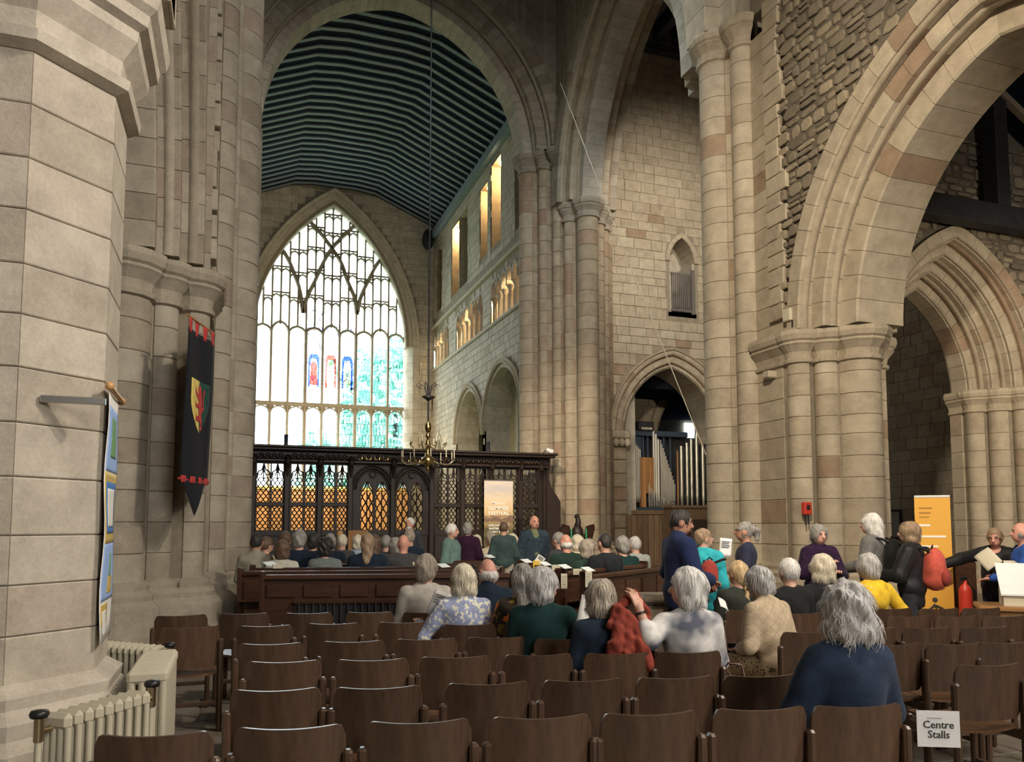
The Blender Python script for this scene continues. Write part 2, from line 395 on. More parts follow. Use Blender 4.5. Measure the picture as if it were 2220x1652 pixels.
def masonry(root, elems, z0, z1, course, mat, core='mortar', limit=300, seed=1, maxlen=.75, name='stone', vary=.18, vis=None, ch=.007, gap=.0035):
    """walls of a pier: every stone its own part up to the limit, those above it joined"""
    rg = random.Random(seed)
    zs = [z0]
    while zs[-1] < z1 - course * .6: zs.append(zs[-1] + course * (1 + rg.uniform(-vary, vary)))
    zs[-1] = z1
    full = []
    for e in elems: full += elem_pts(e)
    cl = [full[0]]
    for p in full[1:]:
        if math.hypot(p[0] - cl[-1][0], p[1] - cl[-1][1]) > .004: cl.append(p)
    cmb = MB(); ci = offset(cl, -.016)
    cmb.prism(ci, z0, z1); cmb.build('core', core, root)
    cache = {}; rest = MB(); cnt = 0
    for k in range(len(zs) - 1):
        h = zs[k + 1] - zs[k]
        for j, e in enumerate(elems):
            if vis is not None and j not in vis: continue
            segs = []
            if e[0] == 's': segs = [(0, None)]
            else:
                (ax, ay), (bx, by) = e[1], e[2]; L = math.hypot(bx - ax, by - ay)
                if L < .05: continue
                m = max(1, round(L / maxlen)); cuts = [i / m for i in range(m + 1)]
                if m > 1 and k % 2: cuts = [0] + [c - .5 / m for c in cuts[1:]] + [1]
                elif m > 1: cuts = [0] + [c + rg.uniform(-.08, .08) / m for c in cuts[1:-1]] + [1]
                segs = [((ax + (bx - ax) * c0, ay + (by - ay) * c0), (ax + (bx - ax) * c1, ay + (by - ay) * c1)) for c0, c1 in zip(cuts, cuts[1:])]
            for si, sg in enumerate(segs):
                pts = elem_pts(e) if e[0] == 's' else list(sg)
                if cnt < limit:
                    key = (j, si if e[0] == 's' else tuple(round(c, 3) for p in pts for c in p))
                    if key not in cache: cache[key] = stone_mb(pts, 1.0 * course, ch=ch, gap=gap).mesh(name, mat)
                    link(name, cache[key], root, (0, 0, zs[k]), scale=(1, 1, h / course)); cnt += 1
                else:
                    m_ = stone_mb(pts, h); rest.v, o_ = rest.v + [(x, y, z + zs[k]) for x, y, z in m_.v], len(rest.v); rest.f += [tuple(i + o_ for i in f) for f in m_.f]; rest.sm += m_.sm
    if rest.v: rest.build('upper_masonry', mat, root, kind='stuff')
    return cl
def band(root, pts, prof, mat, name='moulding', closed=False):
    """moulding that follows a plan line; prof = [(outward, z), ...] from bottom to top"""
    n = len(pts); vs = []; fs = []
    for d, z in prof: vs += [(x, y, z) for x, y in offset(pts, d, closed)]
    m = n if closed else n - 1
    for k in range(len(prof) - 1):
        for i in range(m): fs.append((k * n + i, k * n + (i + 1) % n, (k + 1) * n + (i + 1) % n, (k + 1) * n + i))
    top = len(prof) - 1
    mb = MB().add(vs, fs, False)
    if closed:
        mb.add([(x, y, prof[-1][1]) for x, y in offset(pts, prof[-1][0], True)], [tuple(range(n))]); mb.add([(x, y, prof[0][1]) for x, y in offset(pts, prof[0][0], True)], [tuple(range(n))[::-1]])
    else:
        for q, rev in ((0, True), (top, False)):
            d, z = prof[q]; o = offset(pts, d); i_ = offset(pts, -.2)
            mb.add([(x, y, z) for x, y in o] + [(x, y, z) for x, y in i_], [((i, n + i, n + i + 1, i + 1) if rev else (i, i + 1, n + i + 1, n + i)) for i in range(n - 1)])
    return mb.build(name, mat, root)
CAP = [(.0, 0), (.05, .02), (.06, .07), (.02, .10), (.04, .2), (.12, .30), (.15, .33), (.13, .37), (.17, .40), (.2, .48), (.19, .55), (.14, .58)]
def shifted(prof, z, s=1.0, sz=None): return [(d * s, z + h * (sz or s)) for d, h in prof]

class Arch:
    """two-centred arch in a vertical plane; u runs along the span, w through the wall"""
    def __init__(s, axis, u0, z0, a, rise): s.axis, s.u0, s.z0, s.a, s.rise = axis, u0, z0, a, rise; s.R = (a * a + rise * rise) / (2 * a); s.c = s.R - a
    def P(s, u, w, z): return (u, w, z) if s.axis == 'X' else (w, u, z)
    def phi(s, e): return math.acos(max(-1, min(1, s.c / (s.R + e))))
    def pt(s, side, e, ph): r = s.R + e; return (s.u0 + side * (-(s.c) + r * math.cos(ph)), s.z0 + r * math.sin(ph))
    def top(s, u, e=0):
        """height of the ring e above u (None outside)"""
        du = abs(u - s.u0) + s.c; r = s.R + e
        return None if du > r else s.z0 + math.sqrt(r * r - du * du)
    def ring(s, root, e0, e1, w0, w1, n, mat, name='voussoir', gap=.004, sub=3, cap=[300], joined=False, sides=(-1, 1), core='mortar', phmin=0.0, ch=.012):
        jo = MB()
        for sd in sides:
            p1 = min(s.phi(e0), s.phi(e1))
            for k in range(n):
                a0, a1 = phmin + (p1 - phmin) * k / n, phmin + (p1 - phmin) * (k + 1) / n
                g = gap / (s.R + (e0 + e1) / 2); vs = []
                last = k == n - 1
                for q in range(sub + 1):
                    t = (a0 + g) + (a1 - a0 - 2 * g) * q / sub
                    tt = t
                    wlo, whi = min(w0, w1), max(w0, w1)
                    for (e, w) in ((e0, wlo + ch), (e0 + ch, wlo), (e1, wlo), (e1, whi), (e0 + ch, whi), (e0, whi - ch)):
                        u, z = s.pt(sd, e, tt)
                        if last and q == sub:   # close the crown: run up to the centre line
                            ph = s.phi(e); u, z = s.pt(sd, e, ph - g * .5)
                        vs.append(s.P(u, w, z))
                m = 6; fs = [tuple(range(m)), tuple(range(sub * m, sub * m + m))[::-1]]
                for q in range(sub):
                    for i in range(m): fs.append((q * m + i, (q + 1) * m + i, (q + 1) * m + (i + 1) % m, q * m + (i + 1) % m))
                if joined or cap[0] <= 0: jo.add(vs, fs)
                else: MB().add(vs, fs).build(name, mat, root); cap[0] -= 1
        if jo.v: jo.build('arch_ring', mat, root, kind='stuff')
        if core:
            s.strip(root, e0 + .02, e1 - .01, min(w0, w1) + .02, max(w0, w1) - .02, core, 'core', sides)
    def strip(s, root, e0, e1, w0, w1, mat, name, sides=(-1, 1), n=14):
        mb = MB()
        for sd in sides:
            vs = []
            for q in range(n + 1):
                for e, w in ((e0, w0), (e1, w0), (e1, w1), (e0, w1)):
                    u, z = s.pt(sd, e, s.phi(e) * q / n); vs.append(s.P(u, w, z))
            mb.add(vs, [(q * 4 + i, (q + 1) * 4 + i, (q + 1) * 4 + (i + 1) % 4, q * 4 + (i + 1) % 4) for q in range(n) for i in range(4)])
        return mb.build(name, mat, root)
    def roll(s, root, e, w, r, mat, name='roll_moulding', n=16, sides=(-1, 1), seg=6):
        mb = MB()
        for sd in sides:
            path = []
            for q in range(n + 1):
                u, z = s.pt(sd, e, s.phi(e) * q / n); path.append(s.P(u, w, z))
            mb.tube(path, r, seg)
        return mb.build(name, mat, root)

def wall_sheet(name, axis, w, u0, u1, z0, z1, openings, mat, parent=None, step=.12, thick=None):
    """wall face in a vertical plane with arched or square holes; openings give (ulo, uhi, zbottom(u), ztop(u))"""
    us = {u0, u1}
    for o in openings:
        k = max(2, int((o[1] - o[0]) / step))
        for i in range(k + 1): us.add(min(u1, max(u0, o[0] + (o[1] - o[0]) * i / k)))
    us = sorted(us); mb = MB()
    P = (lambda u, ww, z: (u, ww, z)) if axis == 'X' else (lambda u, ww, z: (ww, u, z))
    for a, b in zip(us, us[1:]):
        if b - a < 1e-5: continue
        m = (a + b) / 2; ops = []
        for o in openings:
            if o[0] - 1e-6 <= m <= o[1] + 1e-6:
                f = lambda h, u: h(min(o[1], max(o[0], u))) if callable(h) else h
                ops.append(((f(o[2], a), f(o[2], b)), (f(o[3], a), f(o[3], b))))
        ops.sort(key=lambda t: t[0][0]); lo = (z0, z0)
        for (b0, t0) in ops + [((z1, z1), None)]:
            if b0[0] > lo[0] + 1e-4 or b0[1] > lo[1] + 1e-4:
                mb.add([P(a, w, lo[0]), P(b, w, lo[1]), P(b, w, b0[1]), P(a, w, b0[0])], [(0, 1, 2, 3)])
                if thick: mb.add([P(a, w + thick, lo[0]), P(b, w + thick, lo[1]), P(b, w + thick, b0[1]), P(a, w + thick, b0[0])], [(3, 2, 1, 0)])
            if t0: lo = t0
    return mb.build(name, mat, parent)
def blocks(root, axis, w, out, u0, u1, z0, z1, free, mat, ch=(.28, .4), cw=(.35, .8), limit=300, seed=3, proud=.02, rubble=False, name='stone', gap=.008, key=None):
    """face a wall with separate stones; free(u, z) tells where stone may lie; out = +1/-1 side of the wall the face looks to"""
    rg = random.Random(seed); P = (lambda u, ww, z: (u, ww, z)) if axis == 'X' else (lambda u, ww, z: (ww, u, z))
    items = []
    z = z0
    while z < z1 - .03:
        h = min(rg.uniform(*ch), z1 - z); u = u0 - rg.uniform(0, cw[0])
        while u < u1:
            wd = rg.uniform(*cw); a, b = max(u, u0), min(u + wd, u1); u += wd
            if b - a < .06: continue
            zz0, zz1 = z, z + h
            if rubble and rg.random() < .3 and h > .16:
                s_ = h * rg.uniform(.4, .6); parts = [(a, b, z, z + s_), (a, b, z + s_, z + h)]
            else: parts = [(a, b, zz0, zz1)]
            for (a_, b_, c_, d_) in parts:
                n = 6; ok = [free(a_ + (b_ - a_) * (i + .5) / n, zc) for i in range(n) for zc in ((c_ + .02), (d_ - .02))]
                ok = [ok[2 * i] and ok[2 * i + 1] for i in range(n)]
                if not any(ok): continue
                i0 = ok.index(True); i1 = n - ok[::-1].index(True)
                if not all(ok[i0:i1]): continue
                aa, bb = a_ + (b_ - a_) * i0 / n, a_ + (b_ - a_) * i1 / n
                if bb - aa > .05: items.append((aa, bb, c_, d_))
        z += h
    kf = key or (lambda t: -(t[1] - t[0]) * (t[3] - t[2]))
    order = sorted(range(len(items)), key=lambda i: kf(items[i])); top = set(order[:limit])
    rest = MB()
    for i, (a, b, c, d) in enumerate(items):
        p = proud * (rg.uniform(.4, 1.6) if rubble else rg.uniform(.7, 1.2)); bev = .02 if rubble else .008
        g = gap * (rg.uniform(.8, 2.2) if rubble else 1)
        if rubble:
            cx, cz = (a + b) / 2, (c + d) / 2; hx, hz = (b - a) / 2 - g, (d - c) / 2 - g; k = 7; o0 = rg.uniform(0, 1)
            poly = []
            for q in range(k):
                t = 2 * PI * (q + o0) / k; cc, ss = math.cos(t), math.sin(t); e = .55
                poly.append((cx + hx * math.copysign(abs(cc) ** e, cc) * rg.uniform(.82, 1.0), cz + hz * math.copysign(abs(ss) ** e, ss) * rg.uniform(.82, 1.0)))
        else: poly = [(a + g, c + g), (b - g, c + g), (b - g, d - g), (a + g, d - g)]
        mx = sum(q[0] for q in poly) / len(poly); mz = sum(q[1] for q in poly) / len(poly); k = len(poly)
        def sh(q, s_): dx, dz = q[0] - mx, q[1] - mz; return (mx + dx - math.copysign(min(abs(dx), s_), dx), mz + dz - math.copysign(min(abs(dz), s_), dz))
        vs = [P(q[0], w - out * .03, q[1]) for q in poly] + [P(q[0], w + out * (p - bev * .6), q[1]) for q in poly] + [P(*(lambda r_: (r_[0], w + out * p, r_[1]))(sh(q, bev))) for q in poly]
        fs = [(j * k + t, j * k + (t + 1) % k, (j + 1) * k + (t + 1) % k, (j + 1) * k + t) for j in range(2) for t in range(k)] + [tuple(range(2 * k, 3 * k))]
        if i in top: MB().add(vs, fs).build(name, mat, root)
        else: rest.add(vs, fs)
    if rest.v: rest.build('small_masonry', mat, root, kind='stuff')
# ================================================================== the building
def sthing(name, label, cat, group=None): return sempty(name, label)
XC = 4.3
# ---------------------------------------------------------------- floor
fl = MB().box(-8, 21, -10, 10.4, -.3, -.012).build('floor', 'flagstone'); struct(fl, 'worn stone flagged nave floor')
rg = random.Random(5); cntf = 0
y = 2.2
while y < 10.3:
    hh = rg.uniform(.55, .85); x = -3.2 + rg.uniform(-.4, 0)
    while x < 11:
        ww = rg.uniform(.6, 1.15)
        px = (x + ww / 2) / max(.1, y)
        if cntf < 300 and y + hh < 10.4:
            MB().bbox(x + .006, x + ww - .006, y + .006, y + hh - .006, -.06, rg.uniform(-.003, .0), .006).build('flagstone', 'flagstone', fl); cntf += 1
        x += ww
    y += hh
cf = MB().box(-8, 21, 10.4, 22.6, -.3, .15).build('crossing_floor', 'flagstone'); struct(cf, 'raised stone floor of the crossing')
chf = MB().box(-.8, 12.5, 22.6, 39.5, -.3, .3).build('choir_floor', plain('choir_carpet', (.10, .16, .06), .9)); struct(chf, 'green carpeted choir floor')
struct(MB().box(12.5, 21.4, 22.6, 31.4, -.3, .15).build('chapel_floor', 'flagstone'), 'stone floor of the organ chapel, unseen')
# ---------------------------------------------------------------- outer shell (mostly out of view)
def slab(name, label, *b, mat='grey_stone'): return struct(MB().box(*b).build(name, mat), label)
slab('wall_west', 'plain stone west wall of the nave', -8.4, 21.4, -10.4, -10, 0, 19)
slab('wall_north', 'plain stone wall of the north aisle', -8.4, -8, -10, 22.8, 0, 19)
slab('wall_south', 'plain stone south wall of the transept', 21, 21.4, -10, 34, 0, 19)
slab('wall_north_choir', 'plain stone north wall of the choir', -1.3, -.8, 22.9, 39.2, 0, 18.6)
slab('wall_northeast', 'stone wall beside the north crossing pier', -8.4, .35, 22.75, 23.2, 0, 19)
slab('ceiling_nave', 'dark boarded ceiling of the nave', -8.4, 21.4, -10.4, 11.9, 13.0, 13.4, mat='black_oak')
slab('ceiling_crossing', 'dark boarded ceiling of the crossing tower', -8.4, 10.9, 11.9, 22.8, 18.9, 19.3, mat='black_oak')
# ---------------------------------------------------------------- compound piers
SWP = [('l', (9.9, 14.5), (8.88, 13.19)), ('s', 8.86, 12.85, .34, 92, 262), ('l', (8.82, 12.51), (8.92, 12.42)), ('s', 9.02, 12.2, .25, 110, 268),
       ('l', (9.01, 11.95), (9.0, 11.94)), ('l', (9.0, 11.94), (9.0, 11.25)), ('s', 9.2, 11.05, .22, 150, 275), ('s', 9.55, 10.8, .2, 150, 290), ('l', (9.62, 10.62), (9.66, 10.6)),
       ('s', 10.0, 10.55, .36, 172, 368), ('l', (10.34, 10.62), (10.4, 10.66)), ('s', 10.45, 10.8, .2, 250, 390), ('s', 10.8, 11.05, .22, 265, 400), ('l', (10.98, 11.2), (10.98, 11.75)), ('l', (10.98, 11.75), (11.05, 14.5))]
NWP = mirror([('l', (9.75, 14.5), (8.78, 13.2)), ('s', 8.72, 12.85, .36, 92, 262), ('l', (8.66, 12.5), (8.80, 12.38)), ('s', 8.98, 12.2, .26, 105, 262), ('l', (8.96, 11.94), (9.0, 11.94))] + SWP[5:], XC)
def base_of(root, cl, mat, z0=0.0):
    pl = offset(cl, 0)
    band(root, cl, [(.30, z0), (.30, z0 + .30), (.24, z0 + .34), (.24, z0 + .62), (.15, z0 + .70), (.16, z0 + .76), (.08, z0 + .82), (.09, z0 + .88), (.0, z0 + .93)], mat, 'base_moulding')
def nave_responds(root, elems, idx, mat, z, s=1.0, name='capital'):
    pts = []
    for j in idx: pts += elem_pts(elems[j])
    cl = [pts[0]]
    for p in pts[1:]:
        if math.hypot(p[0] - cl[-1][0], p[1] - cl[-1][1]) > .02: cl.append(p)
    return band(root, cl, shifted(CAP, z, s), mat, name)
SPR_N, SPR_C = 4.93, 11.2      # springing of nave arcades and of the crossing arches
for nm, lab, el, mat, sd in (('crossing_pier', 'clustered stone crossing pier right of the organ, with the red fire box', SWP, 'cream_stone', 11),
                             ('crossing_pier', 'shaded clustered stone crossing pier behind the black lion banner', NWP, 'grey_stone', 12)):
    rt = sthing(nm, lab, 'pier', group='crossing piers')
    flip = el is NWP
    nn = len(el)
    J = (lambda i: nn - 1 - i) if flip else (lambda i: i)
    visible = {J(i) for i in range(1, 14)}
    low = [e for i, e in enumerate(el)]
    # lower storey: all shafts; upper storey: only the crossing-arch shafts go on
    cl = masonry(rt, low, .9, 4.42, .36, mat, seed=sd, vis=visible, limit=190)
    nave_i = sorted(J(i) for i in range(5, 14)); cross_i = sorted(J(i) for i in range(0, 5))
    base_of(rt, cl, mat)
    nave_responds(rt, el, nave_i, mat, 4.36)
    up = [e for i, e in enumerate(el) if J(i) <= 4]
    if not flip: up = up + [('l', (9.0, 11.94), (9.0, 11.0)), ('l', (9.0, 11.0), (11.05, 11.0)), ('l', (11.05, 11.0), (11.05, 14.5))]
    else: up = [('l', (-2.45, 14.5), (-2.45, 11.0)), ('l', (-2.45, 11.0), (-.4, 11.0)), ('l', (-.4, 11.0), (-.4, 11.94))] + up
    vu = {0, 1, 2, 3, 4, 5} if not flip else {len(up) - 1 - i for i in range(6)}
    masonry(rt, up, 4.42, 10.75, .38, mat, seed=sd + 5, vis=vu, limit=110)
    nave_responds(rt, el, cross_i, mat, 10.68)
    masonry(rt, up, 11.2, 13.0, .4, mat, seed=sd + 6, vis=set(), limit=0)
SEP = [('l', (8.6, 23.2), (8.45, 22.74)), ('s', 8.47, 22.4, .33, 92, 265), ('l', (8.46, 22.07), (8.69, 22.12)), ('s', 8.78, 21.9, .2, 115, 268), ('l', (8.77, 21.70), (8.98, 21.74)), ('s', 9.06, 21.5, .18, 115, 268),
       ('l', (9.05, 21.32), (9.22, 21.38)), ('s', 9.3, 21.2, .17, 115, 285), ('l', (9.34, 21.04), (9.42, 21.02)), ('s', 9.7, 20.75, .32, 160, 380), ('l', (10.0, 20.88), (10.06, 21.02)), ('s', 10.2, 21.1, .2, 230, 385), ('s', 10.55, 21.5, .2, 230, 385), ('l', (10.74, 21.65), (11.0, 22.2)), ('l', (11.0, 22.2), (11.5, 22.7))]
rt = sthing('crossing_pier', 'tall lit crossing pier of many shafts between choir and organ', 'pier', group='crossing piers')
cl = masonry(rt, SEP, 1.05, 10.75, .42, 'pink_stone', seed=21, limit=285, vary=.12)
base_of(rt, cl, 'pink_stone', .15)
pts = []
for e in SEP[7:13]: pts += elem_pts(e)
band(rt, pts, shifted(CAP, 10.65), 'grey_stone', 'capital')
EAS = SEP[:7]
masonry(rt, EAS + [('l', (9.15, 21.3), (9.6, 22.9))], 10.75, 12.6, .42, 'pink_stone', seed=22, limit=10)
pts = []
for e in EAS[1:7]: pts += elem_pts(e)
band(rt, pts, shifted(CAP, 12.5), 'grey_stone', 'capital')
NEP = mirror(EAS, XC)
rt = sthing('crossing_pier', 'crossing pier mostly hidden behind the shaded pier at left of the choir', 'pier', group='crossing piers')
masonry(rt, NEP + [('l', (0, 23.2), (-1.0, 23.2)), ('l', (-1.0, 23.2), (-1, 21.3)), ('l', (-1, 21.3), (-.5, 21.3))], .3, 12.6, .42, 'grey_stone', seed=24, limit=60, vis=set(range(6)))
# ---------------------------------------------------------------- crossing arches
A_E = Arch('X', XC, 13.0, 3.86, 4.35)
ra = sthing('crossing_arch', 'great round-headed arch framing the choir roof', 'arch', group='crossing arches')
A_E.ring(ra, 0, .34, 22.1, 22.9, 26, 'pale_stone', cap=[120])
A_E.ring(ra, .30, .70, 21.72, 22.2, 26, 'grey_stone', cap=[100])
A_E.ring(ra, .66, 1.1, 21.35, 21.8, 26, 'grey_stone', cap=[80])
A_E.roll(ra, .34, 21.98, .09, 'grey_stone'); A_E.roll(ra, .70, 21.6, .09, 'grey_stone')
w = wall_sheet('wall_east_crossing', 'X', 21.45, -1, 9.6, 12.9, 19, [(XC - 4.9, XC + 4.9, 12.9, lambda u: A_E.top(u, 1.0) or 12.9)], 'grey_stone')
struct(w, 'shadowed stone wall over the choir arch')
A_S = Arch('Y', 17.55, 11.2, 2.85, 4.4)
rs = sthing('crossing_arch', 'moulded stone arch opening towards the organ transept', 'arch', group='crossing arches')
A_S.ring(rs, 0, .36, 9.38, 10.02, 18, 'pale_stone', cap=[100], sides=(1, -1))
A_S.ring(rs, .3, .66, 9.1, 10.38, 18, 'cream_stone', cap=[100], sides=(1, -1))
A_S.ring(rs, .6, 1.05, 8.82, 10.8, 18, 'grey_stone', cap=[100], sides=(1, -1))
for e, ws in ((.36, (9.27, 10.13)), (.66, (8.97, 10.5))):
    for w_ in ws: A_S.roll(rs, e - .02, w_, .085, 'cream_stone')
for w_, lab in ((9.0, 'wall_south_crossing'), (10.7, 'wall_north_transept')):
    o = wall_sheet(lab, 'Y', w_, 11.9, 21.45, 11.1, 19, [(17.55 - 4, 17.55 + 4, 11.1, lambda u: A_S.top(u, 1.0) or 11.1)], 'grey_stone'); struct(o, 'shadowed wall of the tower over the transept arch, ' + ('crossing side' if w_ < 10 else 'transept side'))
A_W = Arch('X', XC, 11.2, 4.1, 4.9)
rw = sthing('crossing_arch', 'springing of the near crossing arch at the top of the frame', 'arch', group='crossing arches')
A_W.ring(rw, 0, .4, 12.5, 13.2, 14, 'cream_stone', joined=True); A_W.ring(rw, .35, .8, 12.1, 12.6, 14, 'cream_stone', joined=True)
for w_ in (11.95, 13.6):
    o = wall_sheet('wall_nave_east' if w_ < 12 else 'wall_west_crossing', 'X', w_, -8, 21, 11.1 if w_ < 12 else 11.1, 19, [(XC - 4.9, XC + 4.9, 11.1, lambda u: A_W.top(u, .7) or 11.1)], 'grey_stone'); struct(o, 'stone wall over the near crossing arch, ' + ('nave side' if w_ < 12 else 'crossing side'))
o = wall_sheet('wall_north_crossing', 'Y', -.6, 13.5, 21.6, 11.2, 19, [], 'grey_stone'); struct(o, 'tower wall over the north transept, out of view')
# ---------------------------------------------------------------- nave arcades
A_N = Arch('Y', 7.35, SPR_N, 2.7, 3.25)          # south arcade bay
r1 = sthing('arcade_arch', 'broad pale stone arcade arch into the south aisle', 'arch', group='nave arcade arches')
A_N.ring(r1, 0, .42, 9.55, 10.55, 12, 'cream_stone', cap=[60], sides=(1, -1), ch=.03)
A_N.ring(r1, .38, .72, 9.2, 10.8, 13, 'cream_stone', cap=[60], sides=(1, -1), ch=.03)
A_N.ring(r1, .68, .98, 8.93, 11.0, 14, 'cream_stone', cap=[60], sides=(1, -1), ch=.03)
A_N.roll(r1, .42, 9.40, .085, 'cream_stone'); A_N.roll(r1, .72, 9.06, .085, 'cream_stone')
ws = sempty('wall_nave_south', 'rubble stone wall above the nave arcade')
wall_sheet('backing', 'Y', 9.0, 3.2, 11.3, 5.3, 13.0, [(7.35 - 4, 7.35 + 4, 5.3, lambda u: A_N.top(u, .9) or 5.3)], 'dark_mortar', ws)
wall_sheet('aisle_face', 'Y', 10.95, 3.2, 11.3, 5.3, 13.0, [(7.35 - 4, 7.35 + 4, 5.3, lambda u: A_N.top(u, .9) or 5.3)], 'dark_mortar', ws)
def fr(u, z):
    t = A_N.top(u, 1.0); return t is None or z > t
blocks(ws, 'Y', 9.0, -1, 4.2, 11.28, 5.3, 12.0, fr, 'rubble_stone', (.13, .26), (.16, .46), 300, 31, .045, True)
# quoin stones that step out of the pier edge
z = 5.2; k = 0
while z < 11:
    h = .26 + .1 * RNG.random(); d = .14 + .22 * RNG.random()
    MB().bbox(8.93, 9.1, 11.3 - d, 11.5, z, z + h - .015, .012).build('quoin', 'cream_stone', ws); z += h; k += 1
# far pier of the south arcade, beyond the right edge of the frame
def octagon(cx, cy, hw): s = hw * math.tan(PI / 8); return [(cx + a, cy + b) for a, b in ((-s, -hw), (s, -hw), (hw, -s), (hw, s), (s, hw), (-s, hw), (-hw, s), (-hw, -s))]
OCAP = [(.0, 0), (.07, .03), (.08, .09), (.02, .12), (.03, .22), (.11, .34), (.12, .40), (.17, .43), (.18, .50), (.22, .54), (.24, .62), (.20, .66), (.16, .78)]
def oct_pier(label, cx, cy, hw, zc, mat, seed, limit):
    rt = sthing('nave_pier', label, 'pier', group='nave piers'); o8 = octagon(cx, cy, hw)
    els = [('l', o8[i], o8[(i + 1) % 8]) for i in range(8)]
    masonry(rt, els, .75, zc, .285, mat, 'pale_mortar' if mat == 'pale_stone' else 'mortar', seed=seed, limit=limit, vary=.12, maxlen=1.2, ch=.006, gap=.003)
    band(rt, o8, [(d, zc + h) for d, h in OCAP], mat, 'capital', True)
    band(rt, o8, [(.20, 0), (.20, .46), (.14, .52), (.15, .60), (.08, .66), (.09, .72), (0, .78)], mat, 'base', True)
    return rt
npier = oct_pier('pale octagonal nave pier at the left edge with moulded capital', -1.37, 5.4, .62, 4.22, 'pale_stone', 41, 200)
oct_pier('octagonal nave pier of the south arcade outside the right edge', 10.05, 3.95, .68, 4.3, 'cream_stone', 42, 90)
# north arcade: arch from the octagonal pier to the shaded crossing pier, and the one behind it
A_NN = Arch('Y', 8.05, SPR_N, 2.05, 2.9)
r2 = sthing('arcade_arch', 'shaded arcade arch rising above the octagonal pier at left', 'arch', group='nave arcade arches')
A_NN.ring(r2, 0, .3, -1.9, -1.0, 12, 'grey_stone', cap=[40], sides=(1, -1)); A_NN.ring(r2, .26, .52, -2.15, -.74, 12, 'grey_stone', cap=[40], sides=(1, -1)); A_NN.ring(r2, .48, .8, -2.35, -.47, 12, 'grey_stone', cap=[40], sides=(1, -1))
A_NN.roll(r2, .3, -.87, .075, 'grey_stone'); A_NN.roll(r2, .52, -.6, .075, 'grey_stone')
A_NW = Arch('Y', 2.2, SPR_N + .05, 2.55, 2.9)
r3 = sthing('arcade_arch', 'springing of the arcade arch above the octagonal pier, top left corner', 'arch', group='nave arcade arches')
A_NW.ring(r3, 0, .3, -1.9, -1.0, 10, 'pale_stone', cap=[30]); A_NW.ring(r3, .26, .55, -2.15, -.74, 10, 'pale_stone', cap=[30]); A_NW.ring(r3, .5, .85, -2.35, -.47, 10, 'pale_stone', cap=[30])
wn = sempty('wall_nave_north', 'stone wall above the north arcade')
for w_ in (-.5, -2.3): wall_sheet('wall_face', 'Y', w_, -2, 11.3, 4.98, 13, [(8.05 - 3, 8.05 + 2.6, 4.98, lambda u: A_NN.top(u, .7) or 4.98), (2.2 - 3.2, 2.2 + 2.85, 4.98, lambda u: A_NW.top(u, .7) or 4.98)], 'pale_stone', wn)
z = 5.2
while z < 11:
    h = .25 + .12 * RNG.random(); d = .05 + .2 * RNG.random()
    MB().bbox(-.55, -.36 + .04 * RNG.random(), 11.25 - d, 11.5, z, z + h - .02, .012).build('quoin', 'grey_stone', wn); z += h
# ---------------------------------------------------------------- choir: south wall
cs = sempty('wall_south_choir', 'choir south wall with arches, triforium arcade and clerestory')
XS = 9.4
LA = [Arch('Y', 27.75, 5.3, 2.05, 2.2), Arch('Y', 32.2, 5.2, 1.9, 2.1)]
small = Arch('Y', 37.4, 4.9, .5, .9)
ops = []
for a in LA + [small]: ops.append((a.u0 - a.a, a.u0 + a.a, .3, (lambda a: lambda u: a.top(u) or a.z0)(a)))
tri = []
for (t0, t1, nbay) in ((25.4, 29.2, 6), (30.3, 34.4, 6), (35.7, 38.8, 5)):
    bw = (t1 - t0) / nbay
    for k in range(nbay): tri.append(Arch('Y', t0 + bw * (k + .5), 10.55, bw / 2 - .03, .62))
    ops.append((t0, t1, 9.52, (lambda t0, bw, nbay: lambda u: 10.55 + .62 * math.sqrt(max(0, 1 - (abs(((u - t0) / bw) % 1 - .5) * 2) ** 1.6)))(t0, bw, nbay)))
CLER = [(25.3, 26.3, 12.3, 15.9), (28.0, 29.2, 12.6, 16.0), (29.7, 30.7, 12.6, 15.6), (32.6, 33.9, 12.3, 15.6), (34.0, 35.3, 12.3, 15.6), (37.2, 38.2, 12.3, 15.6)]
for a_, b_, c_, d_ in CLER: ops.append((a_, b_, c_, d_))
wall_sheet('wall_face', 'Y', XS, 22.8, 38.9, .3, 16.7, ops, 'mortar', cs, step=.1)
def frc(u, z):
    for i, (a_, b_, c_, d_) in enumerate(ops):
        m = .22 if i < 3 else .04
        if a_ - m < u < b_ + m:
            lo = c_; hi = d_(min(b_, max(a_, u))) if callable(d_) else d_
            if lo - .03 < z < hi + m: return False
    return not (9.36 < z < 9.52 or 11.55 < z < 11.8)
blocks(cs, 'Y', XS, -1, 25.2, 38.9, 4.2, 16.2, frc, 'pale_stone', (.26, .36), (.4, .85), 300, 51, .018, key=lambda t: t[0])
for z_, s_ in ((9.36, .1), (11.55, .14)):
    MB().bbox(XS - s_, XS + .05, 22.9, 38.9, z_, z_ + .14, .03).build('string_course', 'pale_stone', cs)
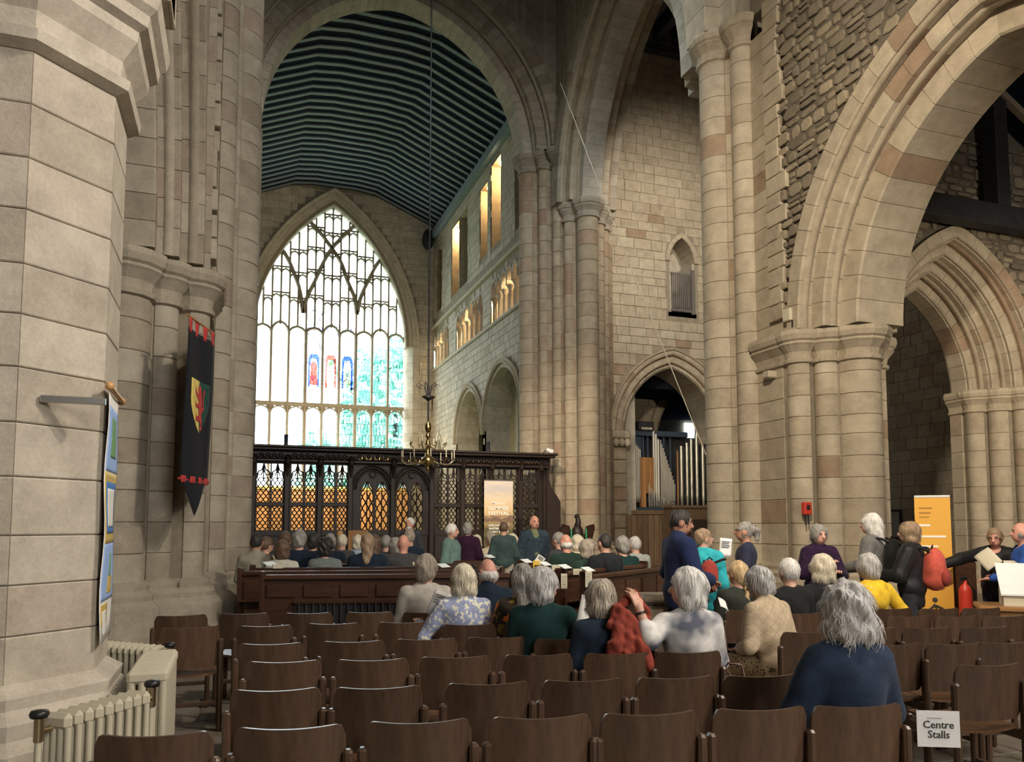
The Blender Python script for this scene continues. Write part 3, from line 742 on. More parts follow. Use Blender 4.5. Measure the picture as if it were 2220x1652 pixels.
for a in LA:
    a.ring(cs, 0, .18, XS - .06, XS + 1.0, 10, 'pale_stone', cap=[30]); a.ring(cs, .16, .32, XS - .12, XS + .1, 10, 'cream_stone', cap=[30])
    a.roll(cs, .2, XS - .12, .05, 'cream_stone'); a.roll(cs, .34, XS - .1, .05, 'cream_stone')
    mb = MB()           # zigzag ornament on the soffit
    for sd in (-1, 1):
        for w_ in (.35, .75):
            path = []
            for q in range(29):
                u, z = a.pt(sd, -.03 if q % 2 else .02, a.phi(0) * q / 28); path.append((XS + w_ + (.09 if q % 2 else -.09), u, z))
            mb.tube(path, .04, 5, False)
    mb.build('zigzag_ornament', 'pale_stone', cs)
    MB().box(XS, XS + 1.0, a.u0 + a.a, a.u0 + a.a + .25, .3, a.z0).box(XS, XS + 1.0, a.u0 - a.a - .25, a.u0 - a.a, .3, a.z0).build('jamb', 'pale_stone', cs)
small.ring(cs, 0, .14, XS - .03, XS + .5, 6, 'pale_stone', cap=[20])
for k, (t0, t1, nbay) in enumerate(((25.4, 29.2, 6), (30.3, 34.4, 6), (35.7, 38.8, 5))):
    bw = (t1 - t0) / nbay
    for i in range(nbay + 1):
        u = t0 + bw * i
        m = MB().lathe([(.13, 0), (.13, .07), (.1, .1), (.085, .12), (.085, .85), (.10, .87), (.09, .9), (.14, 1.0), (.15, 1.05), (0.15, 1.08)], (XS + .16, u, 9.5), 10)
        m.build('colonnette', 'pale_stone', cs)
for a in tri: a.ring(cs, 0, .10, XS - .02, XS + .3, 4, 'pale_stone', cap=[40], core=None)
MB().box(XS + 1.05, XS + 1.2, 22.9, 38.9, 9.3, 17).box(XS + .03, XS + 1.1, 22.9, 38.9, 9.3, 9.5).box(XS + .03, XS + 1.1, 22.9, 38.9, 11.9, 12.28).build('passage_wall', 'cream_stone', cs)
for a_, b_, c_, d_ in CLER:
    MB().box(XS + .02, XS + 1.1, a_ - .12, a_, c_, d_).box(XS + .02, XS + 1.1, b_, b_ + .12, c_, d_).box(XS + .02, XS + 1.1, a_, b_, d_, d_ + .12).build('window_reveal', 'cream_stone', cs)
slab('wall_south_chapel', 'pale plastered wall of the chapel beyond the choir arches', 11.65, 11.85, 23.2, 39, 0, 9, mat='plaster')
slab('wall_chapel_east', 'end wall of the chapel beyond the choir arches', 9.3, 12.4, 38.9, 39.2, 0, 9.2, mat='plaster'); slab('wall_chapel_west', 'near wall of the chapel beyond the choir arches, unseen', 9.4, 12.4, 22.95, 23.25, 0, 9.2, mat='plaster')
slab('ceiling_chapel', 'boarded ceiling over the chapel beyond the choir arches', 9.4, 12.4, 23.2, 39, 8.9, 9.2, mat='black_oak')
MB()
LAMPS = [(28.3, 15.75, 34), (29.9, 15.4, 22), (34.9, 15.4, 34), (27.0, 11.3, 30), (32.4, 11.3, 40), (37.2, 11.3, 30)]
for i, (u, z, p) in enumerate(LAMPS):
    bulb('gallery_lamp' + ('.%03d' % i if i else ''), (XS + .62, u, z - .1), p * 2.2, (1.0, .70, .36), .06)
    if i < 3:
        t = thing('gallery_spotlight', ['warm gallery lamp nearest the choir arch', 'middle warm gallery lamp in the choir clerestory', 'farthest warm gallery lamp in the choir clerestory'][i], 'lamp', (XS + .16, u, z), 0, 'clerestory lamps')
        MB().ell((0, 0, 0), (.11, .11, .13), 10, 6).build('bulb', 'lamp_glow', t); MB().tube([(0, 0, .1), (0, 0, .26)], .03, 6).build('bracket', 'iron', t)
# ---------------------------------------------------------------- choir: roof of ribs and boards
ROOF = [(9.42, 16.35), (9.3, 16.95), (6.25, 18.22), (5.3, 18.33), (3.3, 18.33), (2.35, 18.22), (-.7, 16.95), (-.82, 16.35)]
cc = sempty('ceiling_choir', 'polygonal dark blue boarded choir roof with pale ribs')
bw = .62
yy = 22.6; nb = 0
while yy < 38.95:
    y1 = min(38.95, yy + .53)
    vs = [(x, yv, z + .055) for yv in (yy, y1) for x, z in ROOF]; n = len(ROOF)
    MB().add(vs, [(i, i + 1, n + i + 1, n + i) for i in range(n - 1)]).build('board', 'board_blue', cc)
    mb = MB()
    for (xa, za), (xb, zb) in zip(ROOF, ROOF[1:]):
        dx, dz = xb - xa, zb - za; L = math.hypot(dx, dz); nx, nz = -dz / L * -.13, dx / L * -.13
        mb.add([(xa, yy, za), (xb, yy, zb), (xb, yy + .17, zb), (xa, yy + .17, za), (xa, yy, za + .06), (xb, yy, zb + .06), (xb, yy + .17, zb + .06), (xa, yy + .17, za + .06)],
               [(0, 1, 2, 3), (0, 4, 5, 1), (3, 2, 6, 7)])
    mb.build('rib', 'rib_grey', cc); yy = y1 if y1 > 38.9 else yy + .53
MB().box(9.15, 9.42, 22.9, 38.9, 16.25, 16.62).build('wall_plate', 'rib_grey', cc)
MB().ell((9.0, 38.55, 16.2), (.3, .3, .55), 9, 6).build('corner_boss', 'black_oak', cc)
slab('roof_cover', 'roof above the choir boards, unseen', -1.4, 9.6, 22.6, 39.4, 18.6, 18.9, mat='black_oak')
slab('wall_choir_top', 'wall top above the choir gallery, unseen', 9.4, 12.4, 22.6, 39.4, 17, 17.3)
slab('wall_choir_outer', 'outer wall behind the choir gallery, unseen', 10.6, 10.8, 22.9, 39.4, 9, 17.2)
# ---------------------------------------------------------------- choir: east wall with the nine-light window
YE = 38.9; AW = Arch('X', 4.3, 10.6, 3.68, 6.95)
SILL = 3.4
ew = sempty('wall_east', 'choir east wall around the great window')
wall_sheet('wall_face', 'X', YE, -.9, 9.45, .3, 18.7, [(4.3 - 4.05, 4.3 + 4.05, SILL - .2, lambda u: AW.top(u, .38) or AW.z0)], 'mortar', ew, step=.25)
def fre(u, z):
    if abs(u - 4.3) < 4.35 and z > SILL - .25:
        t = AW.top(u, .72)
        return t is not None and z > t
    return True
blocks(ew, 'X', YE, -1, .2, 9.4, 5, 18.2, fre, 'pale_stone', (.28, .4), (.35, .8), 260, 61, .018)
AW.ring(ew, .36, .62, YE - .16, YE + .2, 18, 'pale_stone', cap=[60]); AW.ring(ew, 0, .4, YE + .02, YE + .75, 18, 'pale_stone', cap=[60], ch=.2)
AW.roll(ew, .6, YE - .17, .08, 'pale_stone')
for sd in (-1, 1):
    u = 4.3 + sd * 3.68
    for k in range(18):
        z0_ = SILL + k * .4
        MB().add([(u, YE + .75, z0_), (u + sd * .4, YE - .03, z0_), (u + sd * .68, YE - .03, z0_), (u + sd * .62, YE + .75, z0_), (u, YE + .75, z0_ + .39), (u + sd * .4, YE - .03, z0_ + .39), (u + sd * .68, YE - .03, z0_ + .39), (u + sd * .62, YE + .75, z0_ + .39)],
                 [(0, 1, 5, 4), (1, 2, 6, 5), (4, 5, 6, 7), (0, 3, 2, 1), (2, 3, 7, 6)]).build('jamb_stone', 'pale_stone', ew)
win = sempty('window_1', 'nine-light traceried east window with stained centre lights')
YG = YE + .55
def bar(mb, path, wd=.09, dp=.22):
    """stone bar following an x-z path"""
    P = [Vector((p[0], p[1])) for p in path]; vs = []; n = len(P)
    for i, p in enumerate(P):
        t = (P[min(i + 1, n - 1)] - P[max(0, i - 1)]).normalized(); nrm = Vector((-t.y, t.x))
        for a, d in ((wd / 2, .0), (wd / 4, -dp / 2), (-wd / 4, -dp / 2), (-wd / 2, 0), (-wd / 4, dp / 2), (wd / 4, dp / 2)): q = p + nrm * a; vs.append((q.x, YG + d, q.y))
    m = 6
    mb.add(vs, [(i * m + k, (i + 1) * m + k, (i + 1) * m + (k + 1) % m, i * m + (k + 1) % m) for i in range(n - 1) for k in range(m)])
LW = 7.36 / 9; X0 = 4.3 - 3.68
ZT, ZH = 7.45, 10.95
for i in range(1, 9):
    mb = MB(); bar(mb, [(X0 + LW * i, SILL), (X0 + LW * i, ZH + .15)], .19 if i in (3, 6) else .15, .3); mb.build('mullion', 'grey_stone', win)
mb = MB(); mb.bbox(X0, X0 + 7.36, YG - .16, YG + .16, ZT - .09, ZT + .09, .03); mb.build('transom', 'grey_stone', win)
def head(mb, xa, xb, z, rise, wd=.07):
    m = (xa + xb) / 2
    bar(mb, [(xa, z - .02), (xa + (m - xa) * .12, z + rise * .45), (xa + (m - xa) * .45, z + rise * .78), (m, z + rise), (xb - (xb - m) * .45, z + rise * .78), (xb - (xb - m) * .12, z + rise * .45), (xb, z - .02)], wd * 1.35, .2)
for i in range(9):
    xa, xb = X0 + LW * i, X0 + LW * (i + 1)
    mb = MB(); head(mb, xa, xb, ZH, .58 if i in (1, 4, 7) else .38, .1)
    head(mb, xa + .03, xb - .03, ZT - .45, .34, .06); mb.build('light_head', 'grey_stone', win)
    for s0 in (0, .5):   # cusps under the transom
        MB().add([(xa + .05, YG - .05, ZT - .1), (xa + .05, YG - .05, ZT - .5), (xa + .2, YG - .05, ZT - .1)] if s0 == 0 else [(xb - .05, YG - .05, ZT - .1), (xb - .05, YG - .05, ZT - .5), (xb - .2, YG - .05, ZT - .1)], [(0, 1, 2)]).build('cusp', 'grey_stone', win)
def wp(zx, zy): p = onY(540 + zx / 2.95, 420 + zy / 2.95, YG); return (float(p[0]), float(p[2]))
mb = MB()
def sm(pts, k=5):
    """smooth a polyline (Catmull-Rom)"""
    P = [Vector(p) for p in pts]; P = [P[0] * 2 - P[1]] + P + [P[-1] * 2 - P[-2]]; out = []
    for i in range(1, len(P) - 2):
        for q in range(k):
            t = q / k; a, b, c, d = P[i - 1:i + 3]
            out.append(.5 * ((2 * b) + (c - a) * t + (2 * a - 5 * b + 4 * c - d) * t * t + (3 * b - a - 3 * c + d) * t ** 3))
    return out + [P[-2]]
A_, B_ = X0 + LW * 3, X0 + LW * 6
MAIN = [[(345, 760), (372, 660), (420, 560), (475, 440), (530, 350), (610, 265), (700, 180)], [(345, 760), (325, 620), (285, 500), (240, 400), (190, 325)],
        [(690, 770), (672, 660), (630, 560), (588, 440), (530, 350), (455, 250), (370, 155)], [(690, 770), (715, 660), (760, 560), (815, 455), (870, 385)]]
for pth in MAIN:
    mb = MB(); bar(mb, sm([wp(*p) for p in pth]), .21, .26); mb.build('tracery_rib', 'grey_stone', win)
# panel tracery: upright bars at half-light spacing with staggered transoms
HALF = LW / 2
LEV = [11.45, 12.75, 14.05, 15.2, 16.25, 17.2]
for i in range(1, 18):
    x = X0 + HALF * i; t = AW.top(x) or AW.z0
    z0_ = 11.4 if i % 2 else 11.1
    if t - z0_ > .25:
        mb = MB(); bar(mb, [(x, z0_), (x, t)], .11, .18); mb.build('tracery_bar', 'grey_stone', win)
cells = []
for i in range(18):
    xa, xb = X0 + HALF * i, X0 + HALF * (i + 1); xm = (xa + xb) / 2
    t = min(AW.top(max(X0 + .02, xa)) or 0, AW.top(min(X0 + 7.34, xb)) or 0)
    for k in range(len(LEV) - 1):
        za = LEV[k] + (.22 if (i // 2) % 2 else 0); zb = LEV[k + 1] + (.22 if (i // 2) % 2 else 0)
        if zb - .1 < t:
            mb = MB(); head(mb, xa, xb, zb - .34, .24, .075); mb.build('tracery_head', 'grey_stone', win)
            mb = MB(); bar(mb, [(xa, zb), (xb, zb)], .09, .16); mb.build('tracery_transom', 'grey_stone', win)
# glass
for i in range(9):
    xa, xb = X0 + LW * i, X0 + LW * (i + 1); lead = 'clear_glass' if i >= 3 else 'sky_glass'
    o = MB().box(xa, xb, YG - .006, YG + .006, SILL, ZT).build('pane', 'clear_glass' if i >= 3 else 'sky_glass', win)
    MB().add([(xa, YG, ZT), (xb, YG, ZT), (xb, YG, ZH + .3), ((xa + xb) / 2, YG, ZH + .6), (xa, YG, ZH + .3)], [(0, 1, 2, 3, 4)]).build('pane', 'pale_stained_glass' if i in (3, 4, 5) else ('clear_glass' if i > 5 else 'sky_glass'), win)
for i in range(18):
    xa, xb = X0 + HALF * i, X0 + HALF * (i + 1)
    zs_ = [11.2] + LEV[1:]
    for za, zb in zip(zs_, zs_[1:]):
        ta, tb = AW.top(max(X0 + .01, xa)) or za, AW.top(min(X0 + 7.35, xb)) or za
        pts = [(xa, za), (xb, za)] + ([(xb, min(zb, tb))] if tb > za else []) + ([(xa, min(zb, ta))] if ta > za else [])
        if len(pts) > 2: MB().add([(x, YG + .01, z) for x, z in pts], [tuple(range(len(pts)))]).build('pane', 'pale_stained_glass' if (za < 12.5 and 5 < i < 13) else 'sky_glass', win)
# figures in the three stained lights
FIG = [(3, (.62, .04, .03), (.02, .05, .55)), (4, (.7, .6, .25), (.55, .06, .05)), (5, (.75, .7, .45), (.02, .05, .55))]
for i, rob, back in FIG:
    cx = X0 + LW * (i + .5)
    for nm, mt, pl in (('figure_background', back, [(-.27, 8.35), (-.17, 8.35), (-.19, 9.3), (-.12, 9.75), (.12, 9.75), (.19, 9.3), (.17, 8.35), (.27, 8.35), (.27, 9.8), (.15, 10.0), (-.15, 10.0), (-.27, 9.8)]), ('robe', rob, [(-.2, 8.45), (.2, 8.45), (.15, 9.1), (.17, 9.45), (.06, 9.62), (-.06, 9.62), (-.17, 9.45), (-.15, 9.1)]),
                        ('halo', (.95, .9, .6), [(.14 * math.cos(a * PI / 5), 9.76 + .16 * math.sin(a * PI / 5)) for a in range(10)])):
        key = 'glass_%s_%d' % (nm, i); glass(key, mt, .03)
        yo = {'figure_background': -.02, 'robe': -.03, 'halo': -.04}[nm]
        MB().add([(cx + x, YG + yo, z) for x, z in pl], [tuple(range(len(pl)))]).build(nm, key, win)
# trees outside
def crown(name, label, c, rad, n, seed, mat):
    rg = random.Random(seed); t = thing(name, label, 'tree', (c[0], c[1], 0), 0, 'trees outside the window')
    mb = MB()
    for k in range(n):
        v = Vector((rg.gauss(0, 1), rg.gauss(0, 1), rg.gauss(0, 1))).normalized() * rg.uniform(.35, 1) ** .5
        p = Vector((v.x * rad[0], v.y * rad[1], c[2] + v.z * rad[2])); s_ = rg.uniform(.12, .34)
        for q in range(5):
            a = Vector((rg.gauss(0, 1), rg.gauss(0, 1), rg.gauss(0, 1))).normalized() * s_; b_ = Vector((rg.gauss(0, 1), rg.gauss(0, 1), rg.gauss(0, 1))).normalized() * s_
            mb.add([p + a, p + b_, p - a, p - b_], [(0, 1, 2, 3)]); p = p + Vector((rg.gauss(0, s_), rg.gauss(0, s_), rg.gauss(0, s_)))
    o = mb.build('foliage', mat, t, kind='stuff')
    MB().tube([(0, 0, 0), (.1, 0, c[2] * .5), (0, .1, c[2])], [.35, .25, .12], 8).build('trunk', 'black_oak', t)
plain('leaf', (.27, .58, .50), .7, var=.25)
crown('tree', 'leafy tree seen through the right lights of the east window', (10.0, 52, 9.0), (3.6, 2.5, 5.2), 720, 3, 'leaf')
crown('tree', 'lower leafy tree behind the middle foot of the east window', (7.4, 60, 6.0), (3.6, 2.5, 3.0), 480, 4, 'leaf')
struct(MB().box(-30, 40, 40.5, 90, -.6, -.4).build('ground', plain('grass', (.08, .16, .04), .9)), 'grass of the churchyard')
# golden oak reredos and altar glimpsed through the screen
t = thing('reredos', 'gilded panelled reredos glimpsed through the pierced screen', 'reredos', (4.3, 38.5, .3))
for k in range(8):
    MB().bbox(-3.8 + k * .95, -3.8 + k * .95 + .92, -.08, .08, 0, 2.9, .03).build('panel', 'honey_oak', t)
MB().bbox(-3.9, 3.9, -.16, .1, 2.9, 3.08, .03).build('cornice', 'gilt', t)
t = thing('altar', 'altar with green and gold frontal behind the screen', 'altar', (4.3, 36.5, .3))
MB().bbox(-1.3, 1.3, -.4, .4, 0, .95, .02).build('frontal', cloth('altar_green', (.12, .25, .08)), t); MB().bbox(-1.4, 1.4, -.46, .46, .95, 1.02, .02).build('top', 'paper', t)
area('choir_pendant_lamp', (3.2, 33.5, 4.8), (4.3, 38.5, 1.5), .8, 260, (1, .76, .46)); area('choir_pendant_lamp.001', (6.2, 28.5, 5.0), (4.3, 34, .3), .8, 120, (1, .8, .5))
# ---------------------------------------------------------------- south transept
te = sempty('wall_east_transept', 'coursed stone east wall of the transept with organ arch and gallery doorway')
YT = 22.75
A_O = Arch('X', 13.66, 4.6, 1.74, 2.22); A_G = Arch('X', 14.15, 10.5, .48, .85)
tops = [(A_O.u0 - A_O.a, A_O.u0 + A_O.a, .15, lambda u: A_O.top(u) or A_O.z0), (A_G.u0 - A_G.a, A_G.u0 + A_G.a, 8.75, lambda u: A_G.top(u) or A_G.z0), (15.05, 15.75, 13.9, 16.1)]
wall_sheet('wall_face', 'X', YT, 10.9, 21, .15, 18.9, tops, 'mortar', te, step=.1)
def frt(u, z):
    t = A_O.top(u, .62)
    if (t is not None and z < t + .02) or (abs(u - 13.66) < 2.3 and z < 4.6): return False
    if abs(u - 14.15) < .66 and 8.6 < z < (A_G.top(u, .16) or 8.7): return False
    return not (15.0 < u < 15.8 and 13.85 < z < 16.15)
blocks(te, 'X', YT, -1, 11.0, 15.9, 2, 17.7, frt, 'cream_stone', (.26, .40), (.34, .72), 300, 71, .022)
A_O.ring(te, 0, .2, YT - .02, YT + 1.3, 9, 'cream_stone', cap=[30], ch=.05); A_O.ring(te, .18, .44, YT - .1, YT + .4, 9, 'cream_stone', cap=[30], ch=.05); A_O.ring(te, .42, .6, YT - .18, YT + .1, 9, 'cream_stone', cap=[30], ch=.04)
A_O.roll(te, .2, YT - .05, .06, 'pink_stone'); A_O.roll(te, .44, YT - .13, .05, 'pink_stone'); A_O.roll(te, .6, YT - .18, .04, 'pink_stone')
A_G.ring(te, 0, .16, YT - .05, YT + .8, 5, 'cream_stone', cap=[20])
for u in (13.66 - 1.74, 13.66 + 1.74):
    s_ = -1 if u < 13.66 else 1
    for k in range(10):
        MB().bbox(min(u, u + s_ * .45), max(u, u + s_ * .45), YT - .12, YT + .7, .15 + k * .44, .15 + k * .44 + .43, .03).build('jamb_stone', 'pink_stone', te)
    MB().bbox(min(u - s_ * .1, u + s_ * .55), max(u - s_ * .1, u + s_ * .55), YT - .24, YT + 1.0, 4.35, 4.6, .05).build('impost', 'cream_stone', te)
    m = MB()
    for q in range(3): m.ell((u + s_ * (.02 + q * .2), YT - .2, 4.22), (.12, .1, .14), 8, 6)
    m.build('carved_capital', 'cream_stone', te)
MB().box(14.15 - .48, 14.15 - .40, YT, YT + 1, 8.7, 10.5).box(14.15 + .40, 14.15 + .48, YT, YT + 1, 8.7, 10.5).box(13.5, 14.8, YT + .95, YT + 1.0, 8.6, 11.6).box(13.6, 14.7, YT, YT + 1, 8.6, 8.75).build('doorway_reveal', 'plaster', te)
g = thing('gallery_gate', 'slatted wooden gate across the high gallery doorway', 'gate', (14.15, YT - .06, 8.75))
plain('gate_grey', (.16, .14, .13), .6)
for k in range(10): MB().bbox(-.44 + k * .075, -.405 + k * .075, -.02, .02, .02, 1.35, .004).build('slat', 'gate_grey', g)
MB().box(-.46, .32, 0, .03, .02, .1).build('rail', 'gate_grey', g); MB().box(-.46, .32, 0, .03, 1.28, 1.36).build('rail', 'gate_grey', g); MB().bbox(.33, .46, -.03, .05, -.05, 1.5, .01).build('post', 'gate_grey', g)
o = struct(MB().box(15.05, 15.75, YT + .1, YT + .12, 13.9, 16.1).build('window_2', glass('transept_glass', (.85, .9, 1))), 'narrow bright transept window beside the pier')
area('transept_window_portal', (15.4, YT + .14, 15), (15.4, 0, 15), .7, 1, (1, 1, 1), sy=2.2, portal=True)
tc = sempty('ceiling_transept', 'dark boarded transept roof with heavy rafters')
MB().box(10.6, 21.4, 10, 22.9, 18.75, 18.9).build('boards', 'black_oak', tc)
plain('rafter_dark', (.06, .062, .07), .7, var=.2)
for k in range(9): MB().bbox(11.0 + k * .72, 11.28 + k * .72, 11, 22.8, 18.2, 18.8, .03).build('rafter', 'rafter_dark', tc)
MB().bbox(10.8, 21, YT - .22, YT + .02, 17.72, 18.0, .03).build('wall_plate', 'rafter_dark', tc)
# chapel behind the organ
slab('wall_east_organ_chapel', 'stone end wall of the organ chapel', 11.2, 21, 31.0, 31.4, 0, 10, mat='cream_stone')
ch2 = sempty('wall_organ_chapel', 'stone wall and pointed arch behind the organ')
A_C = Arch('X', 16.4, 4.6, 1.3, 2.4)
wall_sheet('wall_face', 'X', 26.3, 11.2, 21, 0, 10, [(15.1, 17.7, 1.0, lambda u: A_C.top(u) or A_C.z0)], 'mortar', ch2)
blocks(ch2, 'X', 26.3, -1, 12.6, 17.5, 4.2, 8.6, lambda u, z: not (abs(u - 16.4) < 1.75 and z < (A_C.top(u, .36) or 4.6)), 'cream_stone', (.28, .36), (.35, .7), 90, 73, .02)
A_C.ring(ch2, 0, .34, 26.2, 26.9, 7, 'cream_stone', cap=[20], ch=.1)
o = struct(MB().box(19.25, 19.75, 30.9, 30.95, 4.0, 6.2).build('window_3', plain('chapel_pane', (.6, .8, .85), .3, emit=(.75, .92, 1, 1.6))), 'bright chapel window behind the organ')
slab('roof_organ_chapel', 'roof over the organ chapel, unseen', 10.9, 21.2, 22.9, 31.4, 8.7, 9.0, mat='black_oak')
slab('ceiling_organ_chapel', 'dark ceiling of the organ chapel', 12.0, 21, 24.1, 31.4, 6.35, 6.6, mat=plain('dark_ceiling', (.02, .026, .038), 1.0, spec=0))
# ---------------------------------------------------------------- south aisle
A_A = Arch('X', 13.75, 4.5, 1.32, 2.15)
wa = sempty('wall_aisle_east', 'rubble wall with moulded pointed arch at the aisle end')
wall_sheet('wall_face', 'X', 11.8, 11.0, 17, 0, 13, [(13.75 - 2.2, 13.75 + 2.2, 0, lambda u: A_A.top(u, .85) or A_A.z0)], 'dark_mortar', wa)
wall_sheet('wall_back', 'X', 13.1, 11.0, 17, 0, 13, [(13.75 - 1.35, 13.75 + 1.35, 0, lambda u: A_A.top(u, .02) or A_A.z0)], 'grey_stone', wa)
blocks(wa, 'X', 11.8, -1, 11.1, 17, 4.6, 9.6, lambda u, z: (A_A.top(u, 1.02) is None and abs(u - 13.75) > 2.2) or (A_A.top(u, 1.02) is not None and z > A_A.top(u, 1.02)), 'rubble_stone', (.14, .3), (.18, .5), 300, 81, .045, True)
for (e0, e1, w0, w1) in ((.0, .28, 12.7, 13.2), (.24, .5, 12.35, 12.8), (.46, .74, 12.0, 12.45), (.7, .98, 11.68, 12.1)):
    A_A.ring(wa, e0, e1, w0, w1, 9, 'cream_stone', cap=[30], ch=.07)
for e, w_ in ((.27, 12.6), (.5, 12.25), (.74, 11.9)): A_A.roll(wa, e, w_, .07, 'cream_stone')
JR = [('l', (15.05, 13.2), (15.07, 12.85)), ('s', 15.3, 12.7, .2, 150, 275), ('s', 15.62, 12.35, .2, 140, 280), ('s', 15.95, 12.0, .2, 140, 280), ('l', (15.98, 11.8), (17, 11.8)), ('l', (17, 11.8), (17, 13.2))]
def rev(e): return e
tj = sthing('arch_respond', 'cluster of shafts carrying the aisle arch at right', 'pier')
JR2 = [('l', (15.05, 13.2), (15.05, 12.9)), ('s', 15.25, 12.72, .21, 120, 270), ('s', 15.55, 12.40, .21, 140, 275), ('s', 15.85, 12.05, .21, 140, 275), ('l', (15.88, 11.8), (17, 11.8))]
clj = masonry(tj, JR2 + [('l', (17, 11.8), (17, 13.2))], .5, 4.1, .4, 'cream_stone', seed=83, limit=120, vis={0, 1, 2, 3, 4})
band(tj, clj, shifted(CAP, 4.02, .85), 'cream_stone', 'capital'); band(tj, clj, [(.2, 0), (.2, .3), (.1, .36), (.1, .45), (0, .52)], 'cream_stone', 'base')
tr = sthing('roof_truss', 'dark timber aisle roof truss with tie beam and brace', 'roof timbers')
MB().bbox(11.0, 17.2, 11.25, 11.6, 7.62, 8.08, .03).build('tie_beam', 'black_oak', tr)
MB().tube([(12.6, 11.4, 8.0), (13.35, 11.4, 10.4)], .15, 4).build('brace', 'black_oak', tr)
MB().bbox(14.4, 14.75, 11.25, 11.6, 8.05, 11, .02).build('post', 'black_oak', tr)
ca = sempty('ceiling_aisle', 'sloping dark aisle roof with pale rafters')
MB().add([(10.95, 3, 12.6), (17.2, 3, 9.0), (17.2, 11.8, 9.0), (10.95, 11.8, 12.6)], [(0, 1, 2, 3)]).build('boards', 'board_blue', ca)
plain('pale_rafter', (.30, .25, .18), .8)
for k in range(9):
    y_ = 5.2 + k * .75; MB().add([(10.95, y_, 12.45), (17.2, y_, 8.85), (17.2, y_ + .13, 8.85), (10.95, y_ + .13, 12.45), (10.95, y_, 12.6), (17.2, y_, 9.0), (17.2, y_ + .13, 9.0), (10.95, y_ + .13, 12.6)], [(0, 1, 2, 3), (0, 4, 5, 1), (3, 2, 6, 7)]).build('rafter', 'pale_rafter', ca)
slab('wall_aisle_south', 'stone outer wall of the south aisle', 17, 17.3, -10, 13.2, 0, 13)
slab('wall_transept_west', 'plain stone wall closing the transept, unseen', 17, 21, 12.9, 13.2, 0, 19)
ts = sempty('wall_transept_south', 'unlit coursed stone wall glimpsed through the aisle arch')
MB().box(19.0, 19.3, 13, 22.8, 0, 19).build('wall_face', 'mortar', ts)
blocks(ts, 'Y', 19.0, -1, 14, 22.5, .3, 9, lambda u, z: True, 'grey_stone', (.3, .4), (.4, .8), 250, 85, .02)
# ================================================================== furnishings
def V3(p): return Vector((float(p[0]), float(p[1]), float(p[2])))
# ---------------------------------------------------------------- choir screen
YS = 21.0
sc = thing('choir_screen', 'dark carved oak choir screen with pierced tracery panels', 'screen', (0, YS, .15))
def sx(px, py=1080): return float(onY(px, py, YS)[0])
def sz(py, px=860): return float(onY(px, py, YS)[2]) - .15
ZB, ZTOP = 0.0, sz(978)
zo0, zo1, zm0, zm1 = sz(1150), sz(1012), sz(1100), sz(1091)
PAIRS = [(556, 585, 588, 613), (631, 657, 661, 684), (701, 725, 730, 752), (946, 969, 972, 993), (1008, 1029, 1034, 1056), (1070, 1092, 1096, 1119), (1133, 1161, None, None)]
DOORS = [(782, 809, 814, 841, 765, 848), (859, 885, 890, 916, 852, 931)]
openings = []
def lattice(mb, xa, xb, za, zb, n=5, lam=.17, r=.013):
    for j in range(n + 1):
        path = []; m = max(6, int((zb - za) / lam * 6))
        for q in range(m + 1):
            z = za + (zb - za) * q / m; x = xa + (xb - xa) * j / n + (xb - xa) / n * .48 * math.sin(2 * PI * z / lam + j * PI)
            path.append((min(xb, max(xa, x)), -.01 + .006 * (j % 2), z))
        mb.tube(path, r, 4, False)
for p in PAIRS:
    for a, b in ((p[0], p[1]), (p[2], p[3])):
        if a is None: continue
        xa, xb = sx(a), sx(b); mb = MB()
        for (za, zb) in ((zo0 + .02, zm0), (zm1, zo1)):
            openings.append((xa, xb, za, zb)); lattice(mb, xa, xb, za, zb - (.34 if zb == zo1 else 0))
        # cusped head
        m = (xa + xb) / 2; zt = zo1
        for s_ in (-1, 1):
            mb.tube([(m + s_ * (xb - xa) / 2, 0, zt - .36), (m + s_ * (xb - xa) * .42, 0, zt - .2), (m + s_ * (xb - xa) * .14, 0, zt - .16), (m, 0, zt)], .022, 5, False)
            mb.tube([(m + s_ * (xb - xa) / 2, 0, zt - .26), (m + s_ * (xb - xa) * .2, 0, zt - .3), (m, 0, zt - .14)], .018, 5, False)
        mb.tube([(m, 0, zt - .4), (m, 0, zt)], .016, 4, False)
        mb.build('tracery', 'screen_oak', sc)
